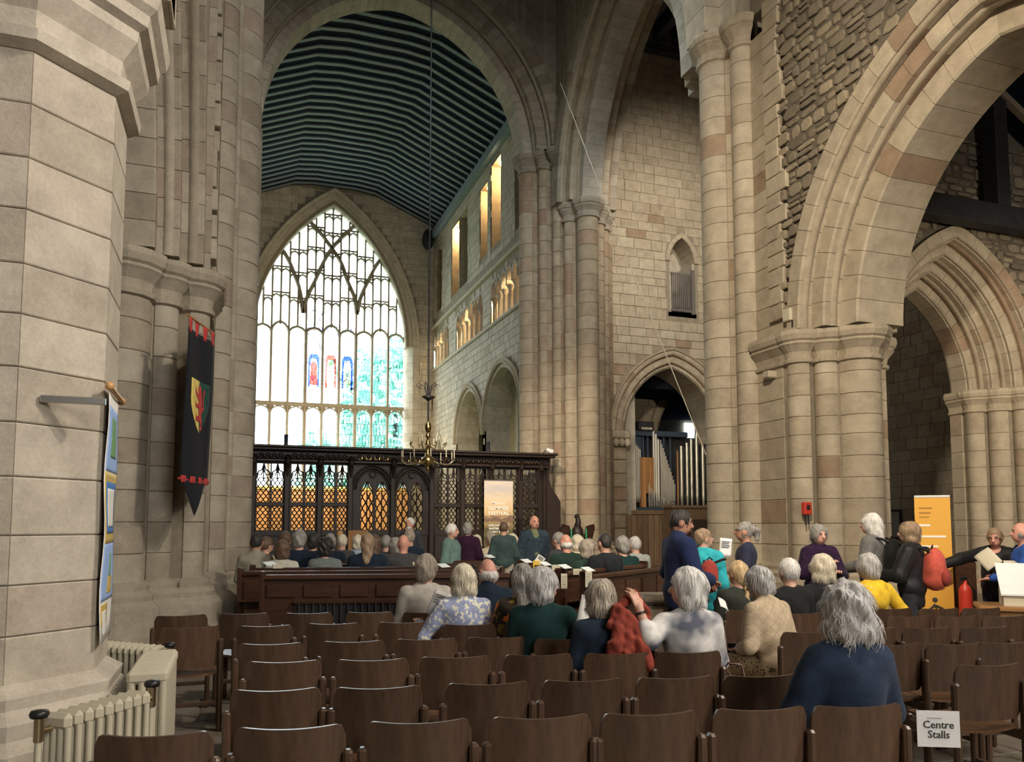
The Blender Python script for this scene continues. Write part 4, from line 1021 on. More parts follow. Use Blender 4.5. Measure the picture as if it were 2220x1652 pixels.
for a, b, c, d, e, f in DOORS:
    for p, q in ((a, b), (c, d)):
        xa, xb = sx(p), sx(q); zt = sz(1040); mb = MB(); m = (xa + xb) / 2
        openings.append((xa, xb, zo0 + .02, (lambda xa, xb, m, zt: lambda u: zt - .34 * abs(u - m) / (xb - xa) * 2)(xa, xb, m, zt)))
        lattice(mb, xa, xb, zo0 + .02, zt - .36, 4, .30, .016)
        for s_ in (-1, 1): mb.tube([(m + s_ * (xb - xa) / 2, 0, zt - .36), (m + s_ * (xb - xa) * .15, 0, zt - .22), (m, 0, zt)], .02, 5, False)
        mb.tube([(m, 0, zo0), (m, 0, zt)], .014, 4, False); mb.build('tracery', 'screen_oak', sc)
    ad = Arch('X', sx((e + f) / 2), sz(1062), (sx(f) - sx(e)) / 2 - .02, .58)
    mb = MB()
    for sd in (-1, 1):
        for off, r_ in ((0, .035), (.07, .025), (-.06, .02)): mb.tube([(ad.pt(sd, off, ad.phi(off) * q / 12)[0], -.06, ad.pt(sd, off, ad.phi(off) * q / 12)[1]) for q in range(13)], r_, 6)
    mb.build('door_arch', 'screen_oak', sc)
    # quatrefoil piercing between the two door heads
    mb = MB(); mb.tube([(ad.u0 + .08 * math.cos(t * PI / 8), -.05, sz(1030) + .08 * math.sin(t * PI / 8)) for t in range(17)], .02, 5); mb.build('roundel', 'screen_oak', sc)
def hole(u): return u
wall_sheet('screen_board', 'X', -.03, sx(546), 8.45, 0, ZTOP - .1, [(a, b, c, d) for a, b, c, d in openings], 'screen_oak', sc, step=.06, thick=.07)
for i, p in enumerate((548, 621, 692, 758, 850, 934, 1001, 1063, 1126, 1168)):
    x = sx(p); MB().bbox(x - .07, x + .07, -.13, .06, 0, ZTOP - .32, .02).build('post', 'screen_oak', sc)
    m = MB(); m.ell((x, -.2, ZTOP - .34), (.09, .12, .16), 8, 6); m.tube([(x, -.12, ZTOP - .75), (x, -.16, ZTOP - .5), (x, -.3, ZTOP - .25)], [.03, .05, .07], 6); m.build('carved_bracket', 'screen_oak', sc)
for i in range(9):
    a, b = [sx(q) for q in (548, 621, 692, 758, 850, 934, 1001, 1063, 1126, 1168)][i:i + 2]
    MB().bbox(a + .08, b - .08, -.07, .0, .12, zo0 - .12, .03).build('dado_panel', 'screen_oak', sc)
    mb = MB()
    for k in range(9):
        x = a + .1 + (b - a - .2) * k / 8; mb.ell((x, -.24, ZTOP - .24 + .035 * (k % 2)), (.055, .03, .055), 7, 5)
    mb.build('frieze_carving', 'screen_oak', sc)
    if i not in (3, 4): MB().bbox(a + .05, b - .05, -.1, .02, zm0, zm1, .015).build('mid_rail', 'screen_oak', sc)
MB().bbox(sx(544), 8.5, -.22, .12, ZTOP - .38, ZTOP - .3, .02).bbox(sx(544), 8.5, -.2, .1, ZTOP - .3, ZTOP - .1, .02).build('frieze', 'screen_oak', sc)
MB().bbox(sx(543), 8.56, -.45, .2, ZTOP - .1, ZTOP - .03, .02).bbox(sx(543), 8.62, -.5, .22, ZTOP - .03, ZTOP + .03, .015).build('cornice', 'screen_oak', sc)
for a, b, y in ((775, 836, 997), (868, 921, 1000)):
    mb = MB(); x = sx(a); x1 = sx(b); zt = sz(y); rr = random.Random(a)
    while x < x1:
        wd = rr.uniform(.02, .05); mb.box(x, x + wd * .35, -.235, -.222, zt - .035, zt + .035); mb.box(x, x + wd, -.235, -.222, zt + (.02 if rr.random() < .5 else -.03), zt + .03); x += wd + rr.uniform(.012, .03)
    mb.build('gilt_inscription', 'gilt', sc)
# curved end of the screen
mb = MB(); mb.prism([(0, 0), (.12, 0), (.12, .1), (0, .1)], 0, 1.0)
mb = MB(); xe = 8.42
prof = [(xe, 0), (xe + .42, 0), (xe + .42, sz(1085)), (xe + .30, sz(1070)), (xe + .13, sz(1052)), (xe + .06, sz(1030)), (xe + .10, ZTOP - .1), (xe, ZTOP - .1)]
n = len(prof); mb.add([(x, -.12, z) for x, z in prof] + [(x, .1, z) for x, z in prof], [tuple(range(n)), tuple(range(n, 2 * n))[::-1]] + [(i, (i + 1) % n, n + (i + 1) % n, n + i) for i in range(n)]); mb.build('scrolled_end', 'screen_oak', sc)
for px, nm in ((617, 'dark candle-shaped finial on the screen top, left'), (1056, 'dark candle-shaped finial on the screen top, right')):
    o = MB().lathe([(0.0, 0), (.07, 0), (.07, .03), (.05, .05), (.055, .30), (0, .30)], (0, 0, 0), 10).build('screen_finial', 'iron', loc=(sx(px), YS - .1, ZTOP + .18)); tag(o, nm, 'finial', 'screen finials')
# ---------------------------------------------------------------- organ
YO = 23.5
og = thing('pipe_organ', 'pipe organ with white, wooden and silver pipes in the transept arch', 'organ', (0, YO, .15))
def ox(px): return float(onY(px, 1010, YO)[0])
def oz(py, px=1440): return float(onY(px, py, YO)[2]) - .15
def pipe(x, zt, zb, r, mat, y=0, foot=.28, name='pipe'):
    mb = MB(); mb.tube([(x, y, zb + foot), (x, y, zt)], r, 10, True, False); mb.tube([(x, y, zb), (x, y, zb + foot)], [r * .28, r], 10, True, False)
    mb.lathe([(r * .8, 0), (r * .8, -.05)], (x, y, zt), 10); mb.box(x - r * .45, x + r * .45, y - r * 1.02, y - r * .8, zb + foot + .02, zb + foot + .05)
    return mb.build(name, mat, og)
tops_l = [975, 972, 966, 954, 958, 962, 967, 972, 976]
for k, t in enumerate(tops_l): pipe(ox(1359 + k * 3.6), oz(t), oz(1090), .026, 'pipe_white', 0, .25)
for k in range(5): MB().bbox(ox(1387 + k * 6), ox(1392.5 + k * 6), -.05, .06, oz(1100 - (k > 1) * 30), oz(993), .006).build('wooden_pipe', 'organ_wood', og)
for k, t in enumerate((934, 942, 953)): pipe(ox(1417 + k * 5), oz(t), oz(1086), .035, 'pipe_white', -.02)
for k in range(12): pipe(ox(1431 + k * 2.7), oz(955 + k * 8.5), oz(1092), .016, 'pipe_metal', -.06, .12)
for k in range(16): pipe(ox(1401 + k * 3.7), oz(1050 + 42 * (k / 15) ** .6), oz(1101), .016, 'pipe_metal', -.18, .06)
for px, t, b, r in ((1459, 978, 1103, .03), (1467, 968, 1104, .06), (1479, 961, 1104, .058), (1488.5, 952, 1104, .056), (1500, 943, 1105, .062), (1508, 933, 1090, .045), (1513, 963, 1107, .058), (1524, 986, 1107, .05)):
    pipe(ox(px), oz(t), oz(b), r, 'organ_wood' if r == .03 else 'pipe_metal', -.3 if px != 1508 else -.1, .42)
MB().bbox(ox(1377), ox(1492), -.02, .2, oz(947), oz(935), .02).build('case_beam', 'organ_blue', og)
MB().bbox(ox(1377), ox(1394), .05, .2, oz(993), oz(947), .02).build('case_side', 'organ_blue', og)
for px in (1396, 1406, 1428, 1441, 1455): MB().bbox(ox(px), ox(px + 3), .06, .14, oz(1090), oz(947), .01).build('case_post', 'organ_blue', og)
MB().box(ox(1377), ox(1530), .3, .4, oz(1110), oz(945)).build('case_back', 'black_oak', og)
m = MB().bbox(ox(1382), ox(1417), -.1, .25, oz(936), oz(916), .03); m.build('blower_box', 'iron', og)
for k in range(8): MB().box(ox(1389 + k * 3), ox(1390.5 + k * 3), -.11, -.095, oz(934), oz(929)).build('vent_slot', 'cream_card', og)
MB().bbox(ox(1357), ox(1535), -.35, .3, oz(1116), oz(1101), .02).build('impost_shelf', 'organ_blue', og)
pn = thing('organ_case_panelling', 'brown oak panelling below the organ pipes', 'panelling', (0, 22.5, .15))
for k in range(7):
    x0_, x1_ = float(onY(1358 + k * 12, 1150, 22.5)[0]), float(onY(1369 + k * 12, 1150, 22.5)[0])
    MB().bbox(x0_, x1_, -.03, .03, .1, 1.75, .012).build('panel', 'panel_oak', pn)
MB().bbox(12.0, 13.3, -.06, .05, 1.75, 1.9, .02).bbox(12.0, 13.3, -.05, .05, 0, .1, .02).build('rail', 'panel_oak', pn)
cb = thing('organ_console', 'darker brown wooden organ console behind the man in navy', 'cabinet', (0, 21.9, .15))
MB().bbox(13.05, 14.9, -.2, .4, 0, 1.95, .02).build('body', 'panel_oak', cb)
for k in range(3): MB().bbox(13.12 + k * .6, 13.66 + k * .6, -.23, -.19, .2, 1.6, .02).build('door_panel', 'screen_oak', cb)
MB().bbox(13.0, 15.0, -.25, .45, 1.95, 2.05, .02).build('top', 'panel_oak', cb)
# ---------------------------------------------------------------- eagle lectern
lp = atD(1252, 1180, 16.5)
t = thing('eagle_lectern', 'carved wooden eagle lectern with green ribbons before the lit pier', 'lectern', (lp[0], lp[1], .15))
M_ = MB(); M_.ell((0, 0, 1.25), (.14, .12, .2), 10, 8); M_.tube([(0, 0, 1.4), (0, -.04, 1.5), (0, -.02, 1.58)], [.08, .06, .05], 8); M_.ell((0, .02, 1.62), (.055, .07, .055), 8, 6); M_.tube([(0, .06, 1.62), (0, .13, 1.58)], [.02, .005], 6); M_.build('eagle_body', 'screen_oak', t)
for s_ in (-1, 1):
    M_ = MB(); M_.add([(s_ * .12, -.03, 1.1), (s_ * .2, -.05, 1.42), (s_ * .36, -.05, 1.46), (s_ * .40, -.02, 1.38), (s_ * .30, .0, .98), (s_ * .12, .03, 1.1), (s_ * .2, .01, 1.42), (s_ * .36, .01, 1.46), (s_ * .40, .03, 1.38), (s_ * .30, .05, .98)], [(0, 1, 2, 3, 4), (9, 8, 7, 6, 5), (0, 5, 6, 1), (1, 6, 7, 2), (2, 7, 8, 3), (3, 8, 9, 4), (4, 9, 5, 0)]); M_.build('wing', 'pew_wood', t)
    MB().box(s_ * .17 - .015, s_ * .17 + .015, -.075, -.065, 1.0, 1.36).build('ribbon', plain('green_ribbon%d' % s_, (.05, .42, .18), .6), t)
MB().lathe([(.25, 0), (.25, .06), (.1, .12), (.06, .2), (.06, .95), (.12, 1.02), (.1, 1.08)], n=12).build('stand', 'screen_oak', t)
# ---------------------------------------------------------------- chandelier
t = thing('chandelier', 'brass two-tier candle chandelier hanging on a long rod', 'chandelier', (4.24, 18.0, 3.02)); t.scale = (1.08, 1.08, .8)
MB().tube([(0, 0, 1.55), (0, 0, 19.85)], .018, 6).build('rod', 'iron', t)
MB().lathe([(0, -.22), (.02, -.2), (.05, -.14), (.02, -.08), (.05, -.03), (.14, .03), (.16, .1), (.13, .18), (.05, .22), (.04, .5), (.07, .56), (.05, .62), (.03, .75), (.06, .8), (.05, .86), (.03, .9), (.05, .95), (.075, 1.05), (.07, 1.15), (.02, 1.25), (0, 1.3)], n=14).build('baluster', 'brass', t)
MB().tube([(0, 0, 1.25), (0, 0, 1.9)], .02, 6).build('shank', 'iron', t)
MB().lathe([(.02, 1.86), (.05, 1.9), (.16, 1.98), (.05, 2.04), (.03, 2.1)], n=12).build('crown_boss', 'iron', t)
for k in range(6):
    a = 2 * PI * k / 6; MB().tube([(.04 * math.cos(a), .04 * math.sin(a), 2.05), (.10 * math.cos(a), .10 * math.sin(a), 2.3), (.22 * math.cos(a), .22 * math.sin(a), 2.38), (.27 * math.cos(a), .27 * math.sin(a), 2.30), (.22 * math.cos(a), .22 * math.sin(a), 2.25)], .008, 5).build('scroll', 'iron', t)
for tier, (n_, r_, z_, zc) in enumerate(((10, .58, .12, .16), (8, .40, .55, .60))):
    for k in range(n_):
        a = 2 * PI * (k + .3) / n_; c_, s_ = math.cos(a), math.sin(a)
        pth = [(.06, z_), (r_ * .45, z_ - .13), (r_ * .8, z_ - .15), (r_, z_ - .03), (r_, z_ + .04)]
        arm = MB().tube([(q * c_, q * s_, z) for q, z in sm(pth, 3)] if False else [(q * c_, q * s_, z) for q, z in pth], .012, 6).build('arm', 'old_brass', t)
        MB().lathe([(.01, 0), (.05, .02), (.02, .03), (.02, .07)], (r_ * c_, r_ * s_, z_ + .02), 8).build('drip_pan', 'old_brass', arm)
        MB().tube([(r_ * c_, r_ * s_, z_ + .07), (r_ * c_, r_ * s_, z_ + .27)], .011, 6).build('candle', 'candle_wax', arm)
# rope hauled across the crossing
pa, pb = atD(1531, 987, 15.1), atD(1215, 180, 20.5)
o = MB().tube([pa, (pa + pb) / 2 - np.array([0, 0, .12]), pb], .011, 6).build('rope', plain('rope_fibre', (.55, .48, .38), .9)); tag(o, 'long pale rope slanting across the transept opening', 'rope')
# lamps and boxes fixed to the stonework
q = onY(1190, 976, 20.95)
t = thing('wall_spotlight', 'small white spotlight on the pier at the screen end', 'lamp', (q[0], q[1], q[2]))
MB().tube([(-.08, 0, .02), (.10, -.05, -.06)], [.06, .08], 8).build('head', 'white_plastic', t); MB().tube([(-.08, 0, 0), (-.14, .25, -.12)], .02, 6).build('bracket', 'iron', t)
t = thing('loudspeaker', 'pale box loudspeaker on the ledge at the arcade arch foot', 'loudspeaker', (9.0, 10.98, 4.98))
MB().bbox(-.12, .12, -.1, .1, .12, .34, .015).build('cabinet', 'cream_card', t); MB().box(-.09, .09, -.12, -.1, 0, .12).build('bracket', 'iron', t)
q = onY(1746, 1103, 10.78)
t = thing('fire_alarm_box', 'red fire equipment box with two black handles on the pier', 'fire box', (q[0], q[1] - .02, q[2]))
MB().bbox(-.075, .075, -.06, .04, -.10, .11, .015).build('case', 'signal_red', t); MB().bbox(-.04, .03, -.068, -.058, -.02, .06, .004).build('window', 'iron', t)
for s_ in (-.03, .025): MB().tube([(s_, -.02, -.09), (s_, -.02, -.26)], .014, 6).build('handle', 'black_plastic', t)
o = MB().bbox(8.84, 9.06, 11.42, 11.62, 4.2, 4.33, .02).build('corbel', 'cream_stone'); tag(o, 'plain stone corbel jutting from the pier wall', 'corbel')
q = onX(1936, 1137, 18.9)
t = thing('notice_frame', 'dark framed notice on the shadowed transept wall', 'picture frame', (18.94, q[1], q[2]), -PI / 2)
MB().bbox(-.3, .3, -.03, .03, -.45, .45, .02).build('frame', 'black_oak', t); MB().box(-.24, .24, -.04, -.03, -.38, .38).build('picture', 'grey_ink', t)
# ---------------------------------------------------------------- banners
def sheet(fn, nu, nv, name, mat, parent, thick=.004):
    """cloth given by fn(s, t); two-sided with a little thickness"""
    vs = [fn(i / nu, j / nv) for j in range(nv + 1) for i in range(nu + 1)]; w_ = nu + 1
    fs = [(j * w_ + i, j * w_ + i + 1, (j + 1) * w_ + i + 1, (j + 1) * w_ + i) for j in range(nv) for i in range(nu)]
    o = MB().add(vs, fs, True).build(name, mat, parent)
    md = o.modifiers.new('thickness', 'SOLIDIFY'); md.thickness = thick
    return o
cloth('banner_blue', (.32, .48, .85), var=.1); cloth('banner_gold', (.62, .45, .12), rough=.5); cloth('banner_white', (.78, .77, .74), var=.08); cloth('banner_deepblue', (.06, .2, .55)); cloth('banner_green', (.16, .34, .14))
cloth('banner_black', (.010, .012, .018)); cloth('banner_red', (.52, .05, .05)); cloth('banner_yellow', (.72, .58, .16)); cloth('banner_teal', (.015, .07, .055))
bt = thing('parish_banner', 'narrow blue, gold and white embroidered banner on the octagonal pier', 'banner', (-.72, 5.10, .0))
pA, pB = Vector((0, 0, 0)), Vector((-.012, .52, 0))
def bsh(a0, a1, z0, z1, o=.0):
    def fn(s, t):
        u = a0 + (a1 - a0) * s; z = z0 + (z1 - z0) * t; p = pA.lerp(pB, u); wv = .007 * math.sin(9 * z + 3 * u) * (1 - u * .6)
        return (p.x + wv + .0 + o * .5, p.y - o * .3, z)
    return fn
B0, B1 = .92, 2.40
for a0, a1, z0, z1, mt, nm, o_ in ((0, 1, .92, 2.40, 'banner_white', 'ground_cloth', 0), (.06, .94, 1.93, 2.32, 'banner_blue', 'upper_field', .007), (.06, .94, 1.16, 1.50, 'banner_blue', 'lower_field', .007), (.06, .94, 1.5, 1.93, 'banner_gold', 'centre_frame', .007),
                                (.15, .85, 1.56, 1.87, 'banner_deepblue', 'text_border', .012), (.24, .76, 1.6, 1.83, 'banner_white', 'text_panel', .017), (.3, .7, 2.02, 2.26, 'banner_green', 'leaf_emblem', .013), (.45, .75, 1.2, 1.3, 'banner_gold', 'flask_emblem', .013), (.5, .62, 1.3, 1.44, 'banner_green', 'stem_emblem', .013), (.1, .6, 1.02, 1.14, 'banner_gold', 'foot_band', .007), (.2, .5, .96, 1.1, 'banner_white', 'label_panel', .012)):
    sheet(bsh(a0, a1, z0, z1, o_), 10, 14, nm, mt, bt, .003)
MB().tube([pA + Vector((.01, -.05, 2.42)), pB + Vector((.01, .05, 2.42))], .016, 8).build('pole', 'honey_oak', bt)
MB().bbox(-.30, .02, -.26, -.22, 2.28, 2.32, .004).build('bracket_arm', 'steel', bt)
for e in (pA + Vector((.01, -.05, 2.42)), pB + Vector((.01, .05, 2.42))): MB().ell(e, (.026, .026, .026), 8, 6).build('finial', 'honey_oak', bt)
lb = thing('lion_banner', 'black hanging banner with red lion on a yellow and green shield', 'banner', (0, 0, 0))
q1, q2 = atD(407, 690, 9.0), atD(463, 727, 9.85); q1[2] = q2[2] = (q1[2] + q2[2]) / 2
L1, L2 = V3(q1), V3(q2); LN = (L2 - L1).cross(Vector((0, 0, 1))).normalized()
zt_ = L1.z; zl = float(atD(398, 1037, 8.95)[2]); ztip = float(atD(418, 1115, 9.3)[2])
def lsh(u, z, o=.0):
    p = L1.lerp(L2, u); lean = (zt_ - z) / (zt_ - zl) * .04; wv = .012 * math.sin(7 * u + 2.1 * z)
    return tuple(p + LN * (o + wv) + (L1 - L2).normalized() * lean + Vector((0, 0, z - p.z)))
sheet(lambda s, t: lsh(s, zt_ - .10 + (zl - zt_ + .1) * t), 12, 24, 'field', 'banner_black', lb)
sheet(lambda s, t: lsh(.08 + .84 * s * (1 - t) + .4 * t if True else 0, zl - .02 + (ztip - zl) * t), 10, 10, 'tail', 'banner_black', lb)
for k in range(4):
    a = k * .28; sheet(lambda s, t, a=a: lsh(a + .16 * (s * (1 - .5 * t) + .25 * t), zt_ + .02 - .17 * t, .006), 3, 4, 'tab', 'banner_red', lb); sheet(lambda s, t, a=a: lsh(a + .16 * s, zl + .04 - .08 * t, .008), 3, 3, 'tab', 'banner_red', lb)
MB().tube([lsh(-.06, zt_ + .03), lsh(1.05, zt_ + .03)], .014, 6).build('pole', 'honey_oak', lb); MB().tube([lsh(-.06, zl), lsh(1.05, zl)], .014, 6).build('pole', 'banner_red', lb)
zs0, zs1 = float(atD(420, 820, 9.2)[2]), float(atD(428, 940, 9.35)[2])
def shield(side):
    def fn(s, t):
        wd = .36 * (1 - max(0, (t - .35) / .65) ** 2.0); u = .52 + (-wd * (1 - s) if side < 0 else wd * s); return lsh(u, zs0 + (zs1 - zs0) * t, .010)
    return fn
sheet(shield(-1), 6, 14, 'shield_half', 'banner_yellow', lb); sheet(shield(1), 6, 14, 'shield_half', 'banner_teal', lb)
# a red lion rampant: body, raised head, four paws, curling tail
lion = MB()
def lpt(a, b): return lsh(.52 + a * .30, zs0 + (zs1 - zs0) * b, .020)
for poly in ([(-.1, .25), (.25, .2), (.3, .45), (.25, .62), (.35, .75), (.1, .8), (-.15, .7), (-.1, .5)], [(-.15, .1), (.1, .07), (.2, .15), (.22, .25), (-.1, .27), (-.2, .18)], [(-.1, .28), (-.55, .2), (-.6, .12), (-.7, .2), (-.6, .28), (-.12, .38)], [(-.1, .42), (-.5, .45), (-.68, .4), (-.6, .52), (-.1, .52)], [(-.15, .66), (-.5, .68), (-.6, .63), (-.58, .76), (-.1, .78)], [(.1, .74), (.3, .72), (.3, .92), (.05, .93), (-.05, .88), (.12, .86)], [(.3, .6), (.6, .5), (.5, .3), (.65, .15), (.5, .12), (.38, .3), (.45, .46), (.27, .52)]):
    lion.add([lpt(a, b) for a, b in poly], [tuple(range(len(poly)))])
lion.build('lion', 'banner_red', lb)
# festival roll-up banner (printed)
fq = onY(1081, 1043, 19.6)
fb = thing('festival_banner', 'tall printed music festival roll-up banner in front of the screen', 'banner', (fq[0], 19.6, .15))
FH = fq[2] - .15; FWD = .80
m, nt, b = _nt('festival_print'); MATS['festival_print'] = m
tcn = N(nt, 'ShaderNodeTexCoord'); sepn = N(nt, 'ShaderNodeSeparateXYZ'); nt.links.new(tcn.outputs['Object'], sepn.inputs[0])
nz = noise(nt, 5, 4, .6, 'obj', (1, 1, 2.5)); mth = N(nt, 'ShaderNodeMath'); mth.operation = 'MULTIPLY_ADD'; mth.inputs[1].default_value = .5; nt.links.new(nz.outputs[0], mth.inputs[0]); nt.links.new(sepn.outputs[2], mth.inputs[2])
mr = N(nt, 'ShaderNodeMapRange'); mr.inputs[1].default_value = .25; mr.inputs[2].default_value = FH + .25; nt.links.new(mth.outputs[0], mr.inputs[0])
rp = ramp(nt, [(0, (.03, .035, .02)), (.32, (.08, .07, .03)), (.42, (.20, .18, .06)), (.50, (.10, .09, .04)), (.57, (.42, .30, .13)), (.61, (.16, .09, .08)), (.68, (.75, .52, .26)), (.8, (.85, .66, .45)), (.93, (.62, .56, .55)), (1, (.8, .68, .55))])
nt.links.new(mr.outputs[0], rp.inputs[0]); nt.links.new(rp.outputs[0], b.inputs['Base Color']); b.inputs['Roughness'].default_value = .6
MB().box(-FWD / 2, FWD / 2, -.008, 0, .08, FH).build('print', 'festival_print', fb); MB().bbox(-FWD / 2 - .02, FWD / 2 + .02, -.1, .1, 0, .08, .01).build('base', 'steel', fb)
MB().bbox(-FWD / 2, FWD / 2, -.015, .01, FH, FH + .03, .005).build('top_rail', 'steel', fb)
plain('cream_print', (.85, .78, .6), .6); plain('white_print', (.9, .9, .85), .6)
for s_, sz_, yy_, mt, bo, spc in (('LAKE', .105, 1069, 'cream_print', .0, 1.5), ('DISTRICT', .10, 1080, 'cream_print', .0, 1.45), ('MUSIC', .105, 1091, 'white_print', .003, 1.35), ('SUMMER', .125, 1102, 'white_print', .005, 1.25), ('FESTIVAL', .125, 1113, 'white_print', .005, 1.15), ('LIVE CONCERTS', .07, 1139, 'white_print', .003, 1.1), ('MASTERCLASSES', .07, 1146, 'white_print', .003, 1.05), ('FAMILY EVENTS', .07, 1153, 'white_print', .003, 1.1)):
    text(s_, sz_, mt, fb, (0, -.012, float(onY(1081, yy_, 19.6)[2]) - .15), (PI / 2, 0, 0), bold=bo, space=spc)
# orange roll-up banner
oq = atD(2020, 1079, 9.9)
ob = thing('orange_banner', 'orange roll-up banner standing by the aisle arch', 'banner', (oq[0], oq[1], 0), -R(44))
OH = float(oq[2])
MB().box(-.14, .14, -.006, .006, .06, OH).build('print', 'orange_print', ob) if False else MB().box(-.20, .20, -.006, .006, .06, OH).build('print', 'orange_print', ob)
MB().bbox(-.2, .2, -.012, .012, OH, OH + .03, .004).build('top_rail', 'white_plastic', ob); MB().bbox(-.21, .21, -.1, .1, 0, .06, .01).build('base', 'steel', ob)
for (x0_, x1_, z0_, z1_, mt) in ((-.15, .0, OH - .14, OH - .12, 'brown_ink'), (-.15, -.02, OH - .20, OH - .18, 'brown_ink'), (-.15, -.04, OH - .25, OH - .235, 'brown_ink'), (-.16, -.03, OH - .36, OH - .335, 'white_print'), (-.16, .14, OH - .5, OH - .475, 'white_print'), (-.14, .05, OH - .62, OH - .6, 'white_print')):
    MB().box(x0_, x1_, -.009, -.005, z0_, z1_).build('printed_line', mt, ob)
fig = MB()
for pth in ([(-.02, .62), (.02, .52), (-.04, .42), (.0, .32)], [(.02, .52), (.08, .44), (.1, .34)], [(-.02, .6), (-.1, .52)], [(.0, .6), (.08, .56)]): fig.tube([(x, -.01, z) for x, z in pth], .012, 5)
fig.ell((-.01, -.01, .67), (.03, .006, .03), 8, 6); fig.build('walking_figure', 'ink', ob)
# ---------------------------------------------------------------- radiators
def radiator(label, p1, p2, h, ncol, depth, valve_ends):
    p1, p2 = Vector((p1[0], p1[1], 0)), Vector((p2[0], p2[1], 0)); L = (p2 - p1).length; a = math.atan2(p2.y - p1.y, p2.x - p1.x)
    t = thing('column_radiator', label, 'radiator', p1, a, 'radiators around the octagonal pier'); n = max(4, round(L / .062)); st = L / n
    mb = MB(); hw = st * .40
    mb.bbox(-hw, hw, -depth / 2, depth / 2, h - .075, h, .02); mb.bbox(-hw, hw, -depth / 2, depth / 2, .10, .17, .02)
    for k in range(ncol):
        y = -depth / 2 + depth * (k + .5) / ncol; mb.tube([(0, y, .13), (0, y, h - .04)], min(hw, depth / ncol * .40), 8, True, False)
    me = mb.mesh('section', 'radiator_paint')
    for k in range(n): link('section', me, t, (st * (k + .5), 0, 0))
    for k in (0, n - 1): MB().bbox(st * (k + .5) - .02, st * (k + .5) + .02, -depth / 2 + .01, depth / 2 - .01, 0, .12, .01).build('foot', 'radiator_paint', t)
    for e in valve_ends:
        x = -.07 if e == 0 else L + .07
        MB().tube([(x, 0, 0), (x, 0, h - .08)], .014, 8).build('supply_pipe', 'radiator_paint', t)
        v = MB().tube([(x, 0, h - .1), (x, 0, h + .0)], .02, 8).tube([(x, 0, h - .06), (x + (.06 if e == 0 else -.06), 0, h - .06)], .016, 8).build('valve', 'old_brass', t); MB().lathe([(0, h), (.034, h + .0), (.04, h + .015), (.034, h + .03), (0, h + .035)], (x, 0, 0), 10).build('knob', 'black_plastic', v)
    return t
radiator('cream column radiator in front of the octagonal pier, nearest', (-.73, 3.97), (-.42, 4.40), .79, 4, .15, (0, 1))
radiator('cream column radiator seen end-on at the right of the pier', (-.445, 4.92), (-.445, 5.75), .79, 4, .22, ())
radiator('cream column radiator partly hidden behind the octagonal pier', (-1.05, 6.75), (-.47, 6.22), .74, 4, .18, (1,))
ring = MB()
for k_ in range(3): ring.tube([(.06 + (.30 - k_ * .06) * math.cos(a * PI / 12), -.02 * k_, (.75 - k_ * .12) * math.sin(a * PI / 12)) for a in range(25)], .045 - .01 * k_, 6)
ring.ell((.06, .02, 0), (.24, .04, .6), 12, 8); ring.ell((.06, 0, .85), (.1, .06, .16), 8, 6); ring.ell((.06, 0, -.82), (.12, .05, .1), 8, 6)
cq = atD(514, 850, 12.15)
o = ring.build('wall_monument', 'grey_stone', loc=(float(cq[0]), float(cq[1]), float(cq[2])), rot=(0, 0, R(62))); tag(o, 'carved oval wall monument on the shaded crossing pier', 'monument')
# ---------------------------------------------------------------- pews
def pew(label, p, ang, L, z=0.0, grille=False, H=1.06, ends=True, grp='left pews'):
    t = thing('pew', label, 'pew', (p[0], p[1], z), ang, grp)
    MB().bbox(0, L, -.035, .045, H - .06, H, .015).build('top_rail', 'pew_wood', t)
    MB().bbox(0, L, .0, .03, .10, H - .06, .004).build('back_board', 'pew_wood', t)
    n = max(2, round(L / .42)); st = L / n
    for k in range(n): MB().bbox(st * k + .04, st * (k + 1) - .04, -.018, .002, H - .25 if grille else .2, H - .1, .012).build('panel', 'pew_wood', t)
    if grille:
        MB().box(.35, L - .15, -.03, -.005, .05, H - .29).build('grille_backing', 'black_plastic', t)
        for k in range(int((L - .55) / .075)): MB().tube([(.4 + k * .075, -.045, .06), (.4 + k * .075, -.045, H - .31)], .014, 6).build('grille_bar', 'iron', t)
        MB().bbox(.33, L - .13, -.06, -.02, H - .32, H - .27, .01).build('grille_rail', 'pew_wood', t)
    MB().bbox(.02, L - .02, .03, .42, .40, .44, .012).build('seat', 'pew_wood', t)
    MB().bbox(0, L, -.10, .0, .70, .73, .008).build('book_ledge', 'pew_wood', t) if not grille else None
    for x in (0, L):
        MB().bbox(x - .025, x + .025, -.06, .44, 0, H - .38, .012).bbox(x - .025, x + .025, -.06, .10, 0, H + .04, .012).build('pew_end', 'pew_wood', t)
    return t
aL = -R(13)
eL, fL = np.array([math.cos(aL), math.sin(aL)]), np.array([-math.sin(aL), math.cos(aL)]); P0 = np.array([.30, 9.05])
for k, (s_, dx, LL) in enumerate(((0, 0, 2.75), (.72, -.40, 3.1), (1.62, -.45, 3.1), (2.45, -.45, 3.1), (3.3, -.4, 3.1), (4.15, -.4, 3.1))):
    p = P0 + fL * s_ + eL * dx
    pew(['dark oak pew back with black heating grille facing the chairs', 'second pew from the chairs, left of the aisle', 'third pew from the chairs, left of the aisle', 'fourth pew from the chairs, left of the aisle', 'fifth pew from the chairs, left of the aisle', 'pew nearest the choir screen, left of the aisle'][k], p, aL, LL, .0 if p[1] < 10.0 else .15, k == 0, H=1.06 if p[1] < 10.0 else .90)
aR = R(36)
